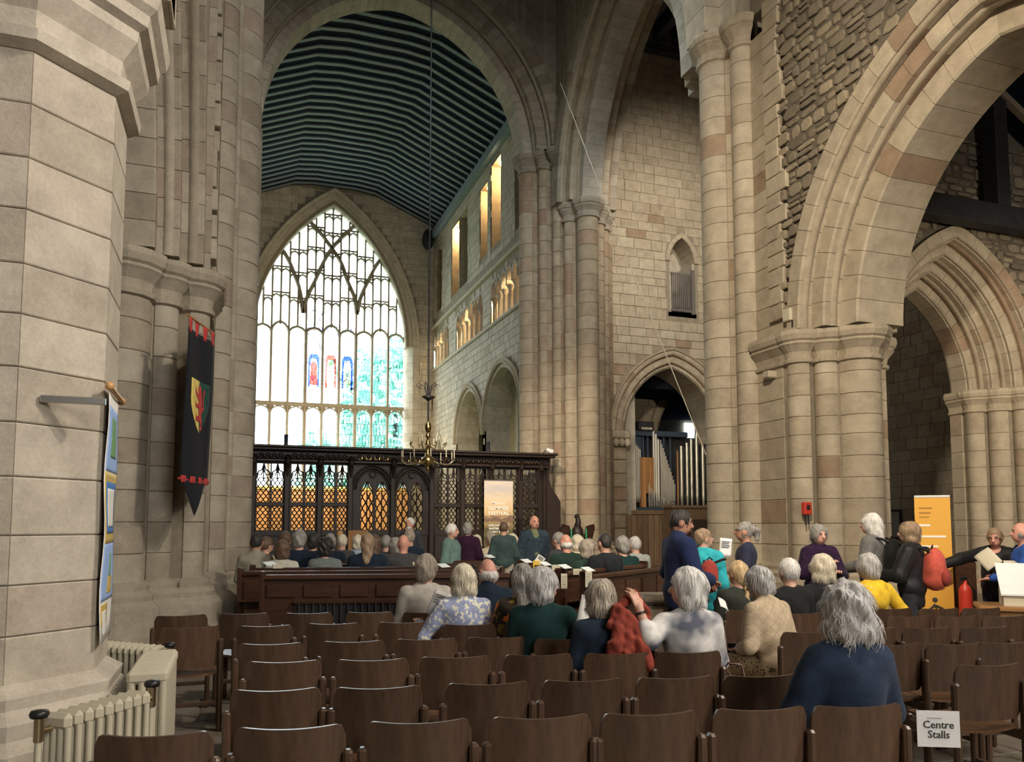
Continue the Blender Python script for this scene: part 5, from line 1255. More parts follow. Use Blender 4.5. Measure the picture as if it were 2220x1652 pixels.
for k, p in enumerate(((3.64, 7.85), (3.62, 8.5), (3.63, 9.2), (3.67, 9.95), (3.95, 10.75))):
    pew(['nearest angled pew right of the aisle, behind the red scarf', 'second angled pew right of the aisle', 'third angled pew right of the aisle', 'fourth angled pew right of the aisle', 'farthest angled pew right of the aisle'][k], p, aR, 2.2, .0 if p[1] < 9.6 else .15, grp='right pews', H=1.06 if p[1] < 9.6 else .90)
def card(name, label, pos, sx_, sy_, ang, mat, tilt=0, grp=None, cat='glint'):
    o = MB().bbox(-sx_ / 2, sx_ / 2, -sy_ / 2, sy_ / 2, -.003, .003, .001).build(name, mat, loc=tuple(map(float, pos)), rot=(tilt, 0, ang)); return tag(o, label, cat, grp)
for k, (px, py, D) in enumerate(((1142, 1216, 10.45), (1182, 1222, 9.72), (1225, 1228, 9.1), (1275, 1234, 8.6), (962, 1226, 10.1), (586, 1222, 9.7), (1062, 1206, 12.0))):
    q = atD(px, py, D); card('pew_end_glint', ['pale blue painted glint on the fourth right-hand pew end', 'pale blue painted glint on the third right-hand pew end', 'pale blue painted glint on the second right-hand pew end', 'pale blue painted glint on the nearest right-hand pew end', 'pale blue painted glint on a left pew end beside the green jacket', 'pale blue painted glint on a pew end at far left', 'pale blue painted glint by the man in cream shirt'][k], q, .17, .10, aR, 'bluewhite_glint', R(25), 'painted glints on pew ends')  # thin pale sheets added to stand for reflections on the pew-end tops
for k, (px, py, D) in enumerate(((1223, 1258, 8.95), (1276, 1254, 8.5))):
    q = atD(px, py + 2, D); o = MB().bbox(-.036, .036, -.004, .004, -.085, .085, .002).build('pew_notice', 'cream_card', loc=tuple(map(float, q)), rot=(0, 0, -R(20))); tag(o, ['cream notice hanging on the second right-hand pew end', 'cream notice hanging on the nearest right-hand pew end'][k], 'notice', 'pew notices')
    for j in range(5): MB().box(-.025, .022 - .008 * (j % 2), -.006, -.004, .05 - j * .022, .056 - j * .022).build('printed_line', 'grey_ink', o)
for k, (px, py, D) in enumerate(((1205, 1231, 9.35), (1252, 1240, 8.8))):
    q = atD(px, py, D); o = MB().bbox(-.05, .05, -.012, .012, -.035, .035, .004).build('hymn_book', 'cream_card', loc=tuple(map(float, q)), rot=(0, 0, -R(20))); tag(o, ['cream booklet by the second right-hand pew end', 'cream booklet by the nearest right-hand pew end'][k], 'book', 'pew booklets')
q = atD(602, 1228, 9.6); o = MB().bbox(-.06, .06, -.04, .04, -.025, .025, .005).build('hymn_book', 'cream_card', loc=tuple(map(float, q))); tag(o, 'cream hymn book on the left pew rail', 'book')
q = atD(903, 1222, 10.4); o = MB().bbox(-.06, .06, -.04, .04, -.022, .022, .005).build('hymn_book', 'cream_card', loc=tuple(map(float, q))); tag(o, 'cream hymn book on the pew rail behind the bald man', 'book')
q = atD(1164, 1224, 10.1); o = MB().bbox(-.05, .05, -.01, .01, -.05, .05, .003).build('programme', 'yellow_card', loc=tuple(map(float, q)), rot=(0, 0, -R(19))); tag(o, 'yellow leaflet by the man in the denim jacket', 'leaflet')
# honey oak chair and post before the screen
q = atD(777, 1150, 16.5); t = thing('oak_chair', 'light honey oak high-backed chair by the choir screen', 'chair', (q[0], q[1], .15), -R(15))
hz_ = float(q[2]) - .15; MB().bbox(-.17, .17, -.02, .02, .55, hz_, .02).build('backrest', 'honey_oak', t); MB().bbox(-.2, .2, 0, .42, .42, .46, .01).build('seat', 'honey_oak', t)
for x in (-.18, .18): MB().bbox(x - .025, x + .025, -.03, .03, 0, hz_ + .0, .008).build('leg', 'honey_oak', t); MB().bbox(x - .02, x + .02, .37, .41, 0, .42, .006).build('leg', 'honey_oak', t)
q = atD(737, 1150, 16.3); o = MB().lathe([(.05, 0), (.05, 1.0), (.06, 1.05), (.055, 1.2), (.07, 1.28), (.06, 1.36), (0, 1.38)], n=10).build('oak_post', 'honey_oak', loc=(q[0], q[1], .15)); tag(o, 'light oak bench end post standing by the screen', 'post')
o.scale.z = (float(q[2]) - .15) / 1.38
# table with display case at right edge
q = atD(2190, 1312, 8.3)
t = thing('oak_table', 'polished oak table edge at the right of the frame', 'table', (float(q[0]) + .17, float(q[1]) - .1, 0), -R(45))
zt2 = float(q[2]); MB().bbox(-.5, .75, -.3, .3, zt2 - .05, zt2, .012).build('top', 'desk_oak', t); MB().bbox(-.45, .7, -.26, .26, zt2 - .15, zt2 - .05, .01).build('apron', 'desk_oak', t)
for x in (-.42, .66):
    for y in (-.24, .24): MB().bbox(x - .03, x + .03, y - .03, y + .03, 0, zt2 - .15, .006).build('leg', 'desk_oak', t)
t2 = thing('book_rest', 'cream sloping book box on the oak table', 'book rest', (float(q[0]) + .20, float(q[1]) - .06, zt2), -R(45)); t2.scale = (1.25, 1.25, 1.25)
mb = MB().add([(-.2, -.16, 0), (.3, -.16, 0), (.3, .16, 0), (-.2, .16, 0), (-.2, -.16, .08), (.3, -.16, .08), (.3, .16, .3), (-.2, .16, .3)], [(0, 1, 5, 4), (1, 2, 6, 5), (2, 3, 7, 6), (3, 0, 4, 7), (4, 5, 6, 7), (3, 2, 1, 0)]); mb.build('box', 'cream_card', t2)
mb = MB().add([(-.22, -.18, .085), (.32, -.18, .085), (.32, .18, .325), (-.22, .18, .325), (-.22, -.18, .1), (.32, -.18, .1), (.32, .18, .34), (-.22, .18, .34)], [(0, 1, 5, 4), (1, 2, 6, 5), (2, 3, 7, 6), (3, 0, 4, 7), (4, 5, 6, 7), (3, 2, 1, 0)]); mb.build('lid', 'paper', t2)
q = atD(2092, 1265, 9.6); t = thing('fire_extinguisher', 'red fire extinguisher on the floor by the aisle arch', 'extinguisher', (q[0], q[1], 0))
q0 = float(q[2]); MB().lathe([(.07, 0), (.075, .02), (.075, q0 - .1), (.06, q0 - .04), (.025, q0), (.02, q0 + .04), (0, q0 + .04)], n=14).build('cylinder', 'signal_red', t); MB().bbox(-.07, .03, -.015, .015, q0 + .03, q0 + .08, .005).build('handle', 'black_plastic', t); MB().tube([(.02, 0, q0 + .03), (.1, 0, q0 - .05), (.1, 0, .25)], .012, 6).build('hose', 'black_plastic', t)
q = atD(2070, 1215, 10.3); o = MB().bbox(-.25, .22, -.2, .2, 0, float(q[2]), .02).build('dark_cabinet', 'pew_wood', loc=(q[0], q[1], 0), rot=(0, 0, -R(45))); tag(o, 'dark wooden cupboard behind the red backpack', 'cabinet')
MB().bbox(-.27, .24, -.22, .22, float(q[2]), float(q[2]) + .03, .01).build('top', 'pew_wood', o); MB().bbox(-.21, .18, -.215, -.195, .1, float(q[2]) - .1, .01).build('door', 'pew_wood', o)
q = atD(1420, 1262, 7.9); t = thing('stone_tomb_slab', 'low grey stone tomb chest behind the red scarf', 'tomb', (float(q[0]) + .1, float(q[1]) + .15, 0), -R(16))
MB().bbox(-.15, .42, -.2, .25, 0, .82, .02).build('chest', 'grey_stone', t); MB().bbox(-.2, .48, -.25, .3, .82, .9, .03).build('lid', 'flagstone', t)
# ---------------------------------------------------------------- chairs
def chair_proto():
    t = thing('wooden_chair', 'x', 'chair', (0, 0, 0), 0, 'brown wooden stacking chairs')
    # curved plywood back: middle bows towards the rear (-y), rounded upper corners
    nu, nv = 26, 6; W2 = .222; z0_, z1_ = .50, .82
    vs = []
    for side in (0, 1):
        for j in range(nv + 1):
            for i in range(nu + 1):
                s = -1 + 2 * i / nu; t_ = j / nv
                corner = max(0, (abs(s) - .82) / .18); top = z1_ - .05 * (1 - math.sqrt(max(0, 1 - corner ** 2))) - .008 * (1 - s * s)
                bot = z0_ + .03 * corner ** 2
                z = bot + (top - bot) * t_
                y = -.055 * (1 - s * s) - .03 * (z - .5) / .32 + (.016 if side else 0)
                vs.append((s * W2 * (1 - .02 * t_), y, z))
    w_ = nu + 1; off = w_ * (nv + 1); fs = []
    for j in range(nv):
        for i in range(nu):
            a = j * w_ + i; fs.append((a, a + 1, a + w_ + 1, a + w_)); fs.append((off + a, off + a + w_, off + a + w_ + 1, off + a + 1))
    for i in range(nu):
        a = nv * w_ + i; fs.append((a, a + 1, off + a + 1, off + a)); fs.append((i + 1, i, off + i, off + i + 1))
    for j in range(nv):
        a = j * w_; fs.append((a + w_, a, off + a, off + a + w_)); b_ = j * w_ + nu; fs.append((b_, b_ + w_, off + b_ + w_, off + b_))
    MB().add(vs, fs, True).build('backrest', 'chair_wood', t)
    bo = t.children[0]
    md = bo.modifiers.new('edge_split', 'EDGE_SPLIT'); md.split_angle = R(50)
    # seat: shallow dished board
    vs = []; nu, nv = 8, 6
    for side in (0, 1):
        for j in range(nv + 1):
            for i in range(nu + 1):
                s = -1 + 2 * i / nu; v = j / nv; vs.append((s * .205, .0 + .41 * v, .455 - .022 * (1 - s * s) * (1 - v * .5) + (.012 * v) - (0 if side == 0 else .016)))
    w_ = nu + 1; off = w_ * (nv + 1); fs = []
    for j in range(nv):
        for i in range(nu):
            a = j * w_ + i; fs.append((a, a + 1, a + w_ + 1, a + w_)); fs.append((off + a, off + a + w_, off + a + w_ + 1, off + a + 1))
    for i in range(nu): fs.append((i, i + 1, off + i + 1, off + i)); a = nv * w_ + i; fs.append((a + 1, a, off + a, off + a + 1))
    for j in range(nv): a = j * w_; fs.append((a, a + w_, off + a + w_, off + a)); b_ = a + nu; fs.append((b_ + w_, b_, off + b_, off + b_ + w_))
    MB().add(vs, fs, False).build('seat', 'chair_seat', t)
    for s in (-1, 1):
        x = s * .228
        MB().bbox(x - .02, x + .02, -.055, -.005, 0, .715, .012).build('leg', 'chair_wood', t)
        MB().bbox(x - .018, x + .018, .345, .385, 0, .46, .008).build('leg', 'chair_wood', t)
        MB().bbox(x - .014, x + .014, -.01, .35, .37, .43, .006).build('side_rail', 'chair_wood', t)
        MB().bbox(x - .012, x + .012, -.01, .35, .14, .17, .005).build('stretcher', 'chair_wood', t)
    MB().bbox(-.22, .22, -.04, -.015, .2, .235, .006).build('cross_rail', 'chair_wood', t)
    return t
proto = chair_proto(); first = [True]
CH_ANG = -R(11.2)
ORD = ['first', 'second', 'third', 'fourth', 'fifth', 'sixth', 'seventh', 'eighth']
CHAIRS = {}
def put_chair(px, py, label, ang=CH_ANG, key=None, z=.815):
    p = onZ(px, py, z); d = Vector((-math.sin(ang), math.cos(ang), 0)); loc = Vector((p[0], p[1], 0)) + d * .085
    if first[0]: proto.location = loc; proto.rotation_euler = (0, 0, ang); proto['label'] = label; first[0] = False; o = proto
    else: o = dup(proto, loc, ang, label)
    if key: CHAIRS[key] = (loc, ang)
    return o
ROWS = [('nearest', [(325, 1597), (625, 1581), (909, 1568), (1178, 1558), (1419, 1550), (1661, 1540), (1875, 1533)]),
        ('second', [(595, 1498), (820, 1493), (1061, 1484), (1270, 1477), (1474, 1471), (1661, 1467)]),
        ('third', [(612, 1436), (807, 1432), (989, 1426), (1171, 1421), (1345, 1418), (1500, 1415)]),
        ('fourth', [(585, 1397), (765, 1392), (925, 1387), (1079, 1383), (1228, 1386), (1358, 1380)]),
        ('fifth', [(572, 1358), (722, 1353), (877, 1350), (1019, 1355), (1150, 1356)]),
        ('sixth', [(526, 1331), (667, 1330), (801, 1328), (925, 1328), (1040, 1330)])]
for rn, row in ROWS:
    for i, (px, py) in enumerate(row):
        put_chair(px, py, 'brown wooden chair, %s from left in the %s row from the camera' % (ORD[i], rn), key=(rn, i))
put_chair(412, 1361, 'brown wooden chair standing alone beside the radiators, in front', R(2)); put_chair(393, 1335, 'brown wooden chair tucked behind the lone one near the radiators', R(2))
RIGHT = [('farthest', [(1942, 1320), (2045, 1320), (2137, 1319)]), ('fourth', [(1980, 1337), (2085, 1337), (2188, 1336)]), ('middle', [(1900, 1363), (2022, 1362), (2148, 1361)]), ('second', [(1950, 1398), (2083, 1397), (2195, 1394)]), ('nearest', [(2160, 1443)])]
for rn, row in RIGHT:
    for i, (px, py) in enumerate(row): put_chair(px, py, 'brown wooden chair in the right block, %s row, %s from left' % (rn, ORD[i]), -R(8), key=('R' + rn, i))
put_chair(1625, 1322, 'brown wooden chair under the woman with the blonde braid', -R(8), key='braid'); put_chair(1761, 1371, 'brown wooden chair under the woman in the quilted jacket', -R(8), key='quilt')
put_chair(1745, 1330, 'brown wooden chair under the short white-haired person in black', -R(8), key='white'); put_chair(1830, 1326, 'brown wooden chair under the blonde woman in black', -R(8), key='blonde')
# sign on the aisle chair
cl_, ca_ = CHAIRS[('Rnearest', 0)]; sa_ = -R(26)
q = cl_ + Matrix.Rotation(ca_, 3, 'Z') @ Vector((-.228, -.06, .465)) - Vector((math.cos(sa_), math.sin(sa_), 0)) * .12
t = thing('seating_sign', 'white paper sign reading Centre Stalls on an aisle chair', 'sign', tuple(map(float, q)), -R(26))
MB().box(-.115, .115, -.002, .002, -.10, .10).build('paper', 'paper', t)
for s_, z_ in (('Centre', .022), ('Stalls', -.032)): text(s_, .058, 'ink', t, (0, -.004, z_), (PI / 2, 0, 0), bold=.0006)
MB().box(-.06, .02, -.004, -.002, .058, .062).build('printed_line', 'grey_ink', t)
# ================================================================== people
for nm, c in (('skin_pale', (.62, .36, .27)), ('skin_tan', (.50, .26, .17)), ('skin_pink', (.66, .33, .25))):
    m = plain(nm, c, .55, var=.10, scale=18); m.node_tree.nodes['Principled BSDF'].inputs['Subsurface Weight'].default_value = .08
    m.node_tree.nodes['Principled BSDF'].inputs['Subsurface Radius'].default_value = (.01, .004, .002)
for nm, a, b_ in (('hair_white', (.55, .53, .50), (.85, .84, .82)), ('hair_silver', (.32, .31, .30), (.66, .65, .64)), ('hair_grey', (.16, .15, .14), (.42, .40, .37)), ('hair_cream', (.52, .45, .32), (.86, .80, .66)), ('hair_blonde', (.42, .28, .13), (.72, .55, .32)),
                  ('hair_sandy', (.20, .13, .08), (.42, .30, .19)), ('hair_brown', (.06, .035, .022), (.18, .11, .07)), ('hair_dark', (.010, .009, .009), (.045, .038, .034)), ('hair_ashen', (.22, .18, .14), (.50, .44, .36))): hairmat(nm, a, b_)
plain('eye_dark', (.03, .02, .02), .2); plain('lip', (.42, .16, .14), .5)

def seg(P, a, b, r1, r2, fl=None):
    a = np.array(a, float); b = np.array(b, float); X, Y, Z = P
    if fl is not None:   # flatten along y about the segment
        cy = (a[1] + b[1]) / 2; Y = (Y - cy) / fl + cy
    d = b - a; L2 = max(1e-9, float(d @ d)); t = np.clip(((X - a[0]) * d[0] + (Y - a[1]) * d[1] + (Z - a[2]) * d[2]) / L2, 0, 1)
    return np.sqrt((X - a[0] - t * d[0]) ** 2 + (Y - a[1] - t * d[1]) ** 2 + (Z - a[2] - t * d[2]) ** 2) - (r1 + (r2 - r1) * t)
def ellip(P, c, r, M=None):
    X, Y, Z = P[0] - c[0], P[1] - c[1], P[2] - c[2]
    if M is not None: X, Y, Z = (M[0, 0] * X + M[0, 1] * Y + M[0, 2] * Z, M[1, 0] * X + M[1, 1] * Y + M[1, 2] * Z, M[2, 0] * X + M[2, 1] * Y + M[2, 2] * Z)
    k0 = np.sqrt((X / r[0]) ** 2 + (Y / r[1]) ** 2 + (Z / r[2]) ** 2); k1 = np.sqrt((X / r[0] ** 2) ** 2 + (Y / r[1] ** 2) ** 2 + (Z / r[2] ** 2) ** 2) + 1e-6
    return k0 * (k0 - 1) / k1
def prim_box(p):
    if p[0] == 'c':
        a, b = np.array(p[1]), np.array(p[2]); r = max(p[3], p[4]); return np.minimum(a, b) - r, np.maximum(a, b) + r
    c = np.array(p[1]); r = max(p[2]) if p[3] is not None else np.array(p[2]); return c - r, c + r
class Field:
    def __init__(s, prims, fine=None, h=.016, hf=.008, k=.03, pad=.05):
        lo = np.min([prim_box(p)[0] for p in prims], 0) - pad; hi = np.max([prim_box(p)[1] for p in prims], 0) + pad
        s.ax = []
        for i in range(3):
            c = [lo[i]]
            while c[-1] < hi[i]:
                st = hf if (fine is not None and fine[0][i] - .01 <= c[-1] <= fine[1][i] + .01) else h
                c.append(c[-1] + st)
            s.ax.append(np.array(c))
        s.V = np.full([len(a) for a in s.ax], 1.0); s.k = k
        for p in prims: s.union(p)
    def grid(s, sl=None):
        a = s.ax if sl is None else [s.ax[i][sl[i]] for i in range(3)]
        return a[0][:, None, None], a[1][None, :, None], a[2][None, None, :]
    def _sl(s, p, m=.1):
        lo, hi = prim_box(p); return tuple(slice(max(0, int(np.searchsorted(s.ax[i], lo[i] - m)) - 1), int(np.searchsorted(s.ax[i], hi[i] + m)) + 1) for i in range(3))
    def ev(s, p, sl):
        G = s.grid(sl); return seg(G, *p[1:]) if p[0] == 'c' else ellip(G, *p[1:])
    def union(s, p):
        sl = s._sl(p); d = s.ev(p, sl); v = s.V[sl]; h = np.clip(.5 + .5 * (v - d) / s.k, 0, 1); s.V[sl] = v + (d - v) * h - s.k * h * (1 - h)
    def cut(s, p, k=.012):
        sl = s._sl(p, .05); d = -s.ev(p, sl); v = s.V[sl]; h = np.clip(.5 - .5 * (v - d) / k, 0, 1); s.V[sl] = v + (d - v) * h + k * h * (1 - h)
    def plane(s, n, o):
        """keep the side where (p - o) . n < 0"""
        X, Y, Z = s.grid(); s.V = np.maximum(s.V, (X - o[0]) * n[0] + (Y - o[1]) * n[1] + (Z - o[2]) * n[2])
    def ripple(s, amp, f, ph=0, zf=.4):
        X, Y, Z = s.grid(); s.V = s.V + amp * (np.sin(f * X + 1.3 * zf * f * Z + ph) * np.sin(f * Y * .8 + 2 + ph) + .6 * np.sin(zf * 2.3 * f * Z + f * .7 * X + 1.7 * ph))
    def mesh(s):
        V, (ax, ay, az) = s.V, s.ax; ins = V < 0
        c = np.zeros(tuple(n - 1 for n in V.shape), np.int8); O = [(i, j, k) for i in (0, 1) for j in (0, 1) for k in (0, 1)]
        for i, j, k in O: c += ins[i:ins.shape[0] - 1 + i, j:ins.shape[1] - 1 + j, k:ins.shape[2] - 1 + k]
        cells = np.argwhere((c > 0) & (c < 8))
        if len(cells) == 0: return [], []
        idx = -np.ones(c.shape, np.int64); idx[tuple(cells.T)] = np.arange(len(cells))
        acc = np.zeros((len(cells), 3)); cnt = np.zeros(len(cells)); AX = (ax, ay, az)
        for ed in range(3):
            for o in O:
                if o[ed]: continue
                A = cells + np.array(o); B = A.copy(); B[:, ed] += 1
                va, vb = V[tuple(A.T)], V[tuple(B.T)]; m = (va < 0) != (vb < 0)
                if not m.any(): continue
                t = va[m] / (va[m] - vb[m]); pa = np.stack([AX[q][A[m, q]] for q in range(3)], 1); pb = np.stack([AX[q][B[m, q]] for q in range(3)], 1)
                acc[m] += pa + (pb - pa) * t[:, None]; cnt[m] += 1
        verts = acc / cnt[:, None]; faces = []
        for ed in range(3):
            u, w = (ed + 1) % 3, (ed + 2) % 3
            sa = [slice(None)] * 3; sb = [slice(None)] * 3; sa[ed] = slice(0, -1); sb[ed] = slice(1, None)
            E = np.argwhere(ins[tuple(sa)] != ins[tuple(sb)])
            E = E[(E[:, u] > 0) & (E[:, w] > 0) & (E[:, u] < V.shape[u] - 1) & (E[:, w] < V.shape[w] - 1)]
            if len(E) == 0: continue
            q = []
            for du, dw in ((0, 0), (1, 0), (1, 1), (0, 1)):
                c_ = E.copy(); c_[:, u] -= du; c_[:, w] -= dw; q.append(idx[tuple(c_.T)])
            q = np.stack(q, 1); fl = ins[tuple(E.T)]; q[fl] = q[fl][:, ::-1]; faces.append(q)
        return verts, np.concatenate(faces)[:, ::-1]
def fmesh(name, field, mat):
    v, f = field.mesh() if isinstance(field, Field) else field
    me = bpy.data.meshes.new(name); n = len(v); f = np.asarray(f)
    me.vertices.add(n); me.vertices.foreach_set('co', np.asarray(v, np.float32).ravel())
    me.loops.add(4 * len(f)); me.loops.foreach_set('vertex_index', f.astype(np.int32).ravel())
    me.polygons.add(len(f)); me.polygons.foreach_set('loop_start', np.arange(0, 4 * len(f), 4, dtype=np.int32))
    me.polygons.foreach_set('use_smooth', np.ones(len(f), bool))
    me.materials.append(MATS[mat]); me.update(calc_edges=True); me.validate(); return me
# ---- one relaxed hand, shared by all (fingers run along +y, palm faces -z)
def hand_field():
    pr = [('e', (0, .045, 0), (.042, .05, .016), None), ('c', (0, -.04, 0), (0, .02, 0), .027, .03)]
    for i, (x, L, y0) in enumerate(((-.032, .062, .078), (-.011, .072, .086), (.011, .068, .086), (.031, .052, .078))):
        m = (x * 1.12, y0 + L * .5, -.006); e = (x * 1.15, y0 + L * .86, -.03); pr += [('c', (x, y0 - .02, 0), m, .0095, .0088), ('c', m, e, .0088, .0068)]
    pr += [('c', (.036, .015, -.004), (.062, .05, -.012), .014, .0105), ('c', (.062, .05, -.012), (.066, .08, -.02), .0105, .008)]
    return Field(pr, None, .0055, .0055, .006, .03)
HV, HF = hand_field().mesh(); HV2 = HV.copy(); HV2[:, 0] *= -1; HF2 = HF[:, ::-1]
HANDS = {}
def hand(parent, side, wrist, d, skin, roll=0.0, s=1.0):
    key = (side, skin)
    if key not in HANDS: HANDS[key] = fmesh('hand', (HV2, HF2) if side > 0 else (HV, HF), skin)
    y = Vector(d).normalized(); up = Vector((0, 0, 1)) if abs(y.z) < .92 else Vector((0, -1, 0)); x = y.cross(up).normalized(); z = x.cross(y)
    M = Matrix((x, y, z)).transposed().to_4x4() @ Matrix.Rotation(roll, 4, 'Y')
    o = link('hand', HANDS[key], parent); o.matrix_local = Matrix.Translation(Vector(wrist)) @ M @ Matrix.Scale(s, 4); return o
def strands(F, parent, mat, n, L, seed, wild=.12):
    """fine locks of hair that follow the surface downwards"""
    rs = np.random.RandomState(seed); v, f = F.mesh(); k = 7
    if len(v) == 0: return
    P = v[rs.randint(0, len(v), n)].copy(); GX, GY, GZ = np.gradient(F.V, *F.ax)
    def gr(P):
        i = [np.clip(np.searchsorted(F.ax[q], P[:, q]), 1, len(F.ax[q]) - 2) for q in range(3)]
        g = np.stack([GX[tuple(i)], GY[tuple(i)], GZ[tuple(i)]], 1); return g / (np.linalg.norm(g, axis=1)[:, None] + 1e-6)
    side = rs.normal(0, wild, (n, 3)); ln = L * rs.uniform(.5, 1.2, n); pts = []; w = .0022
    for q in range(k):
        g = gr(P); pts.append(P + g * (.0045 + (.006 * wild * q)))
        d = np.array([0, 0, -1.0]) + side; d = d - g * np.sum(d * g, 1)[:, None] * .85; d /= np.linalg.norm(d, axis=1)[:, None] + 1e-6; P = P + d * (ln / k)[:, None]
    vs = []; fs = []
    pts = np.array(pts)                      # k, n, 3
    tang = pts[1:] - pts[:-1]
    for s_ in range(n):
        b0 = len(vs); g = gr(pts[0, s_][None])[0]
        for q in range(k):
            t_ = tang[min(q, k - 2), s_]; sd = np.cross(t_, g); sd = sd / (np.linalg.norm(sd) + 1e-6) * w * (1 - .8 * q / k)
            vs += [tuple(pts[q, s_] - sd), tuple(pts[q, s_] + g * .0015), tuple(pts[q, s_] + sd)]
        for q in range(k - 1):
            a = b0 + 3 * q; fs += [(a, a + 1, a + 4, a + 3), (a + 1, a + 2, a + 5, a + 4)]
    MB().add(vs, fs, True).build('locks', mat, parent, kind='stuff')
def rotm(rx=0, ry=0, rz=0): return np.array((Matrix.Rotation(rz, 3, 'Z') @ Matrix.Rotation(ry, 3, 'Y') @ Matrix.Rotation(rx, 3, 'X')))
def person(label, loc, rz, pose='sit', s=1.0, skin='skin_pale', hair='short', hm='hair_grey', top='navy', bottom='trouser_dark', lean=0.0, side=0.0, head=(0, 0, 0), w=1.0, arms=None, front=None, beard=None, sleeve='long', far=False, face=False, collar=None, hood=False, thick=.014, group='people in the church', skirt=False, loose=0.0, topname='jumper', hat=None, hem=0.0, glasses=False):
    t = thing('person', label, 'person', tuple(map(float, loc)), rz, group); t.scale = (s, s, s)
    h, hf = (.024, .0125) if far else (.016, .0085)
    zp = .525 if pose == 'sit' else .95
    T = rotm(-lean, side, 0); pel = np.array([0, 0, zp])
    def U(p): return tuple(pel + T @ np.array(p, float))
    sh = {q: U((q * .160 * w, -.005, .432)) for q in (-1, 1)}
    A = {}
    for q in (-1, 1):
        if arms and arms.get(q): el, wr = arms[q]
        elif pose == 'sit': el, wr = U((q * .222 * w, .05, .17)), (q * .11, .30, zp + .10)
        else: el, wr = U((q * .232 * w, -.03, .14)), (q * .235 * w, .07, zp - .07)
        A[q] = (np.array(el, float), np.array(wr, float))
    nk = U((0, -.02, .44)); HC = np.array(U((0, .018, .648))); HM = T @ rotm(head[1], head[2], head[0]) if False else T @ rotm(head[1], 0, 0)
    HM = rotm(0, 0, head[0]) @ rotm(head[1], head[2], 0); HI = HM.T
    HC = np.array(nk) + (HC - np.array(nk)) + HM @ np.array([0, .0, 0]); 
    def Hh(p): return tuple(HC + HM @ np.array(p, float))
    legs = {}
    for q in (-1, 1):
        if pose == 'sit': legs[q] = [(q * .085, .02, zp - .01), (q * .11, .43, zp - .03), (q * .11, .40, .085), (q * .12, .52, .04)]
        else: legs[q] = [(q * .085, 0, zp - .03), (q * .095, .015, .50), (q * .10, -.015, .085), (q * .11, .13, .04)]
    torso = [('e', U((0, .0, .02)), (.172 * w, .125, .13), T.T), ('e', U((0, .008, .17)), (.152 * w, .115 * (.6 + .4 * w), .17), T.T), ('e', U((0, 0, .33)), (.158 * w, .118, .165), T.T), ('c', U((-.115 * w, -.012, .412)), U((.115 * w, -.012, .412)), .064, .064), ('c', U((-.07, -.022, .465)), U((.07, -.022, .465)), .045, .045)]
    body = torso + [('c', nk, U((0, .004, .575)), .058, .054)]
    body += [('e', Hh((0, 0, 0)), (.075, .095, .117), HI), ('e', Hh((0, .028, -.055)), (.057, .066, .060), HI), ('c', Hh((0, .088, .012)), Hh((0, .112, -.026)), .010, .0155)] + [('e', Hh((q * .077, -.006, -.012)), (.011, .026, .033), HI) for q in (-1, 1)]
    for q in (-1, 1):
        body += [('c', sh[q], tuple(A[q][0]), .054 * (.5 + .5 * w), .043), ('c', tuple(A[q][0]), tuple(A[q][1]), .042, .027)]
        L = legs[q]; body += [('c', L[0], L[1], .088, .062), ('c', L[1], L[2], .060, .042), ('c', L[2], L[3], .042, .034)]
    fine = (HC - .15, HC + .15)
    F = Field(body, fine, h, hf, .022)
    F.cut(('e', Hh((.033, .108, .014)), (.02, .022, .014), HI), .008); F.cut(('e', Hh((-.033, .108, .014)), (.02, .022, .014), HI), .008)
    F.cut(('c', Hh((-.02, .106, -.066)), Hh((.02, .106, -.066)), .006, .006), .006)
    link('body', fmesh('body', F, skin), t)
    if face:
        for q in (-1, 1): MB().ell(Hh((q * .033, .0875, .012)), (.011, .006, .006), 8, 6).build('eye', 'eye_dark', t); MB().tube([Hh((q * .018, .096, .032)), Hh((q * .036, .094, .036)), Hh((q * .05, .084, .030))], .0045, 5).build('eyebrow', hm, t)
        MB().tube([Hh((-.022, .092, -.066)), Hh((0, .098, -.064)), Hh((.022, .092, -.066))], .0055, 6).build('mouth', 'lip', t)
    if glasses:
        for q in (-1, 1): MB().tube([Hh((q * .034 + .022 * math.cos(a * PI / 5), .104, .012 + .017 * math.sin(a * PI / 5))) for a in range(11)], .0018, 4).build('spectacle_rim', 'iron', t); MB().tube([Hh((q * .056, .10, .014)), Hh((q * .078, .0, .012))], .0018, 4).build('spectacle_arm', 'iron', t)
    # garment on the upper body
    e = thick; g = [('e', p[1], tuple(r + e + loose * .5 for r in p[2]), p[3]) if p[0] == 'e' else ('c', p[1], p[2], p[3] + e, p[4] + e) for p in torso]
    for q in (-1, 1):
        el, wr = A[q]; cuff = {'long': .93, '34': .45, 'short': None}[sleeve]
        if sleeve == 'short': g.append(('c', sh[q], tuple(np.array(sh[q]) + (el - np.array(sh[q])) * .7), .056 + e, .052 + e))
        else: g += [('c', sh[q], tuple(el), .055 * (.5 + .5 * w) + e, .047 + e), ('c', tuple(el), tuple(el + (wr - el) * cuff), .046 + e, .034 + e)]
    if collar: g.append(('c', U((0, -.025, .47)), U((0, -.01, .525)), .066, .062))
    if hood: g += [('e', U((0, -.135, .37)), (.115, .06, .11), T.T), ('c', U((-.075, -.06, .475)), U((.075, -.06, .475)), .05, .05)]
    if hem: g.append(('c', U((0, 0, -.02)), U((0, .02 if pose == 'sit' else 0, -hem)), .15 * w, .165 * w, .8))
    G = Field(g, None, h, h, .035)
    G.ripple(.0035 if far else .0045, 21, len(label) * .7)
    if not collar: G.cut(('e', U((0, .05, .52)), (.068, .09, .075), T.T), .01)
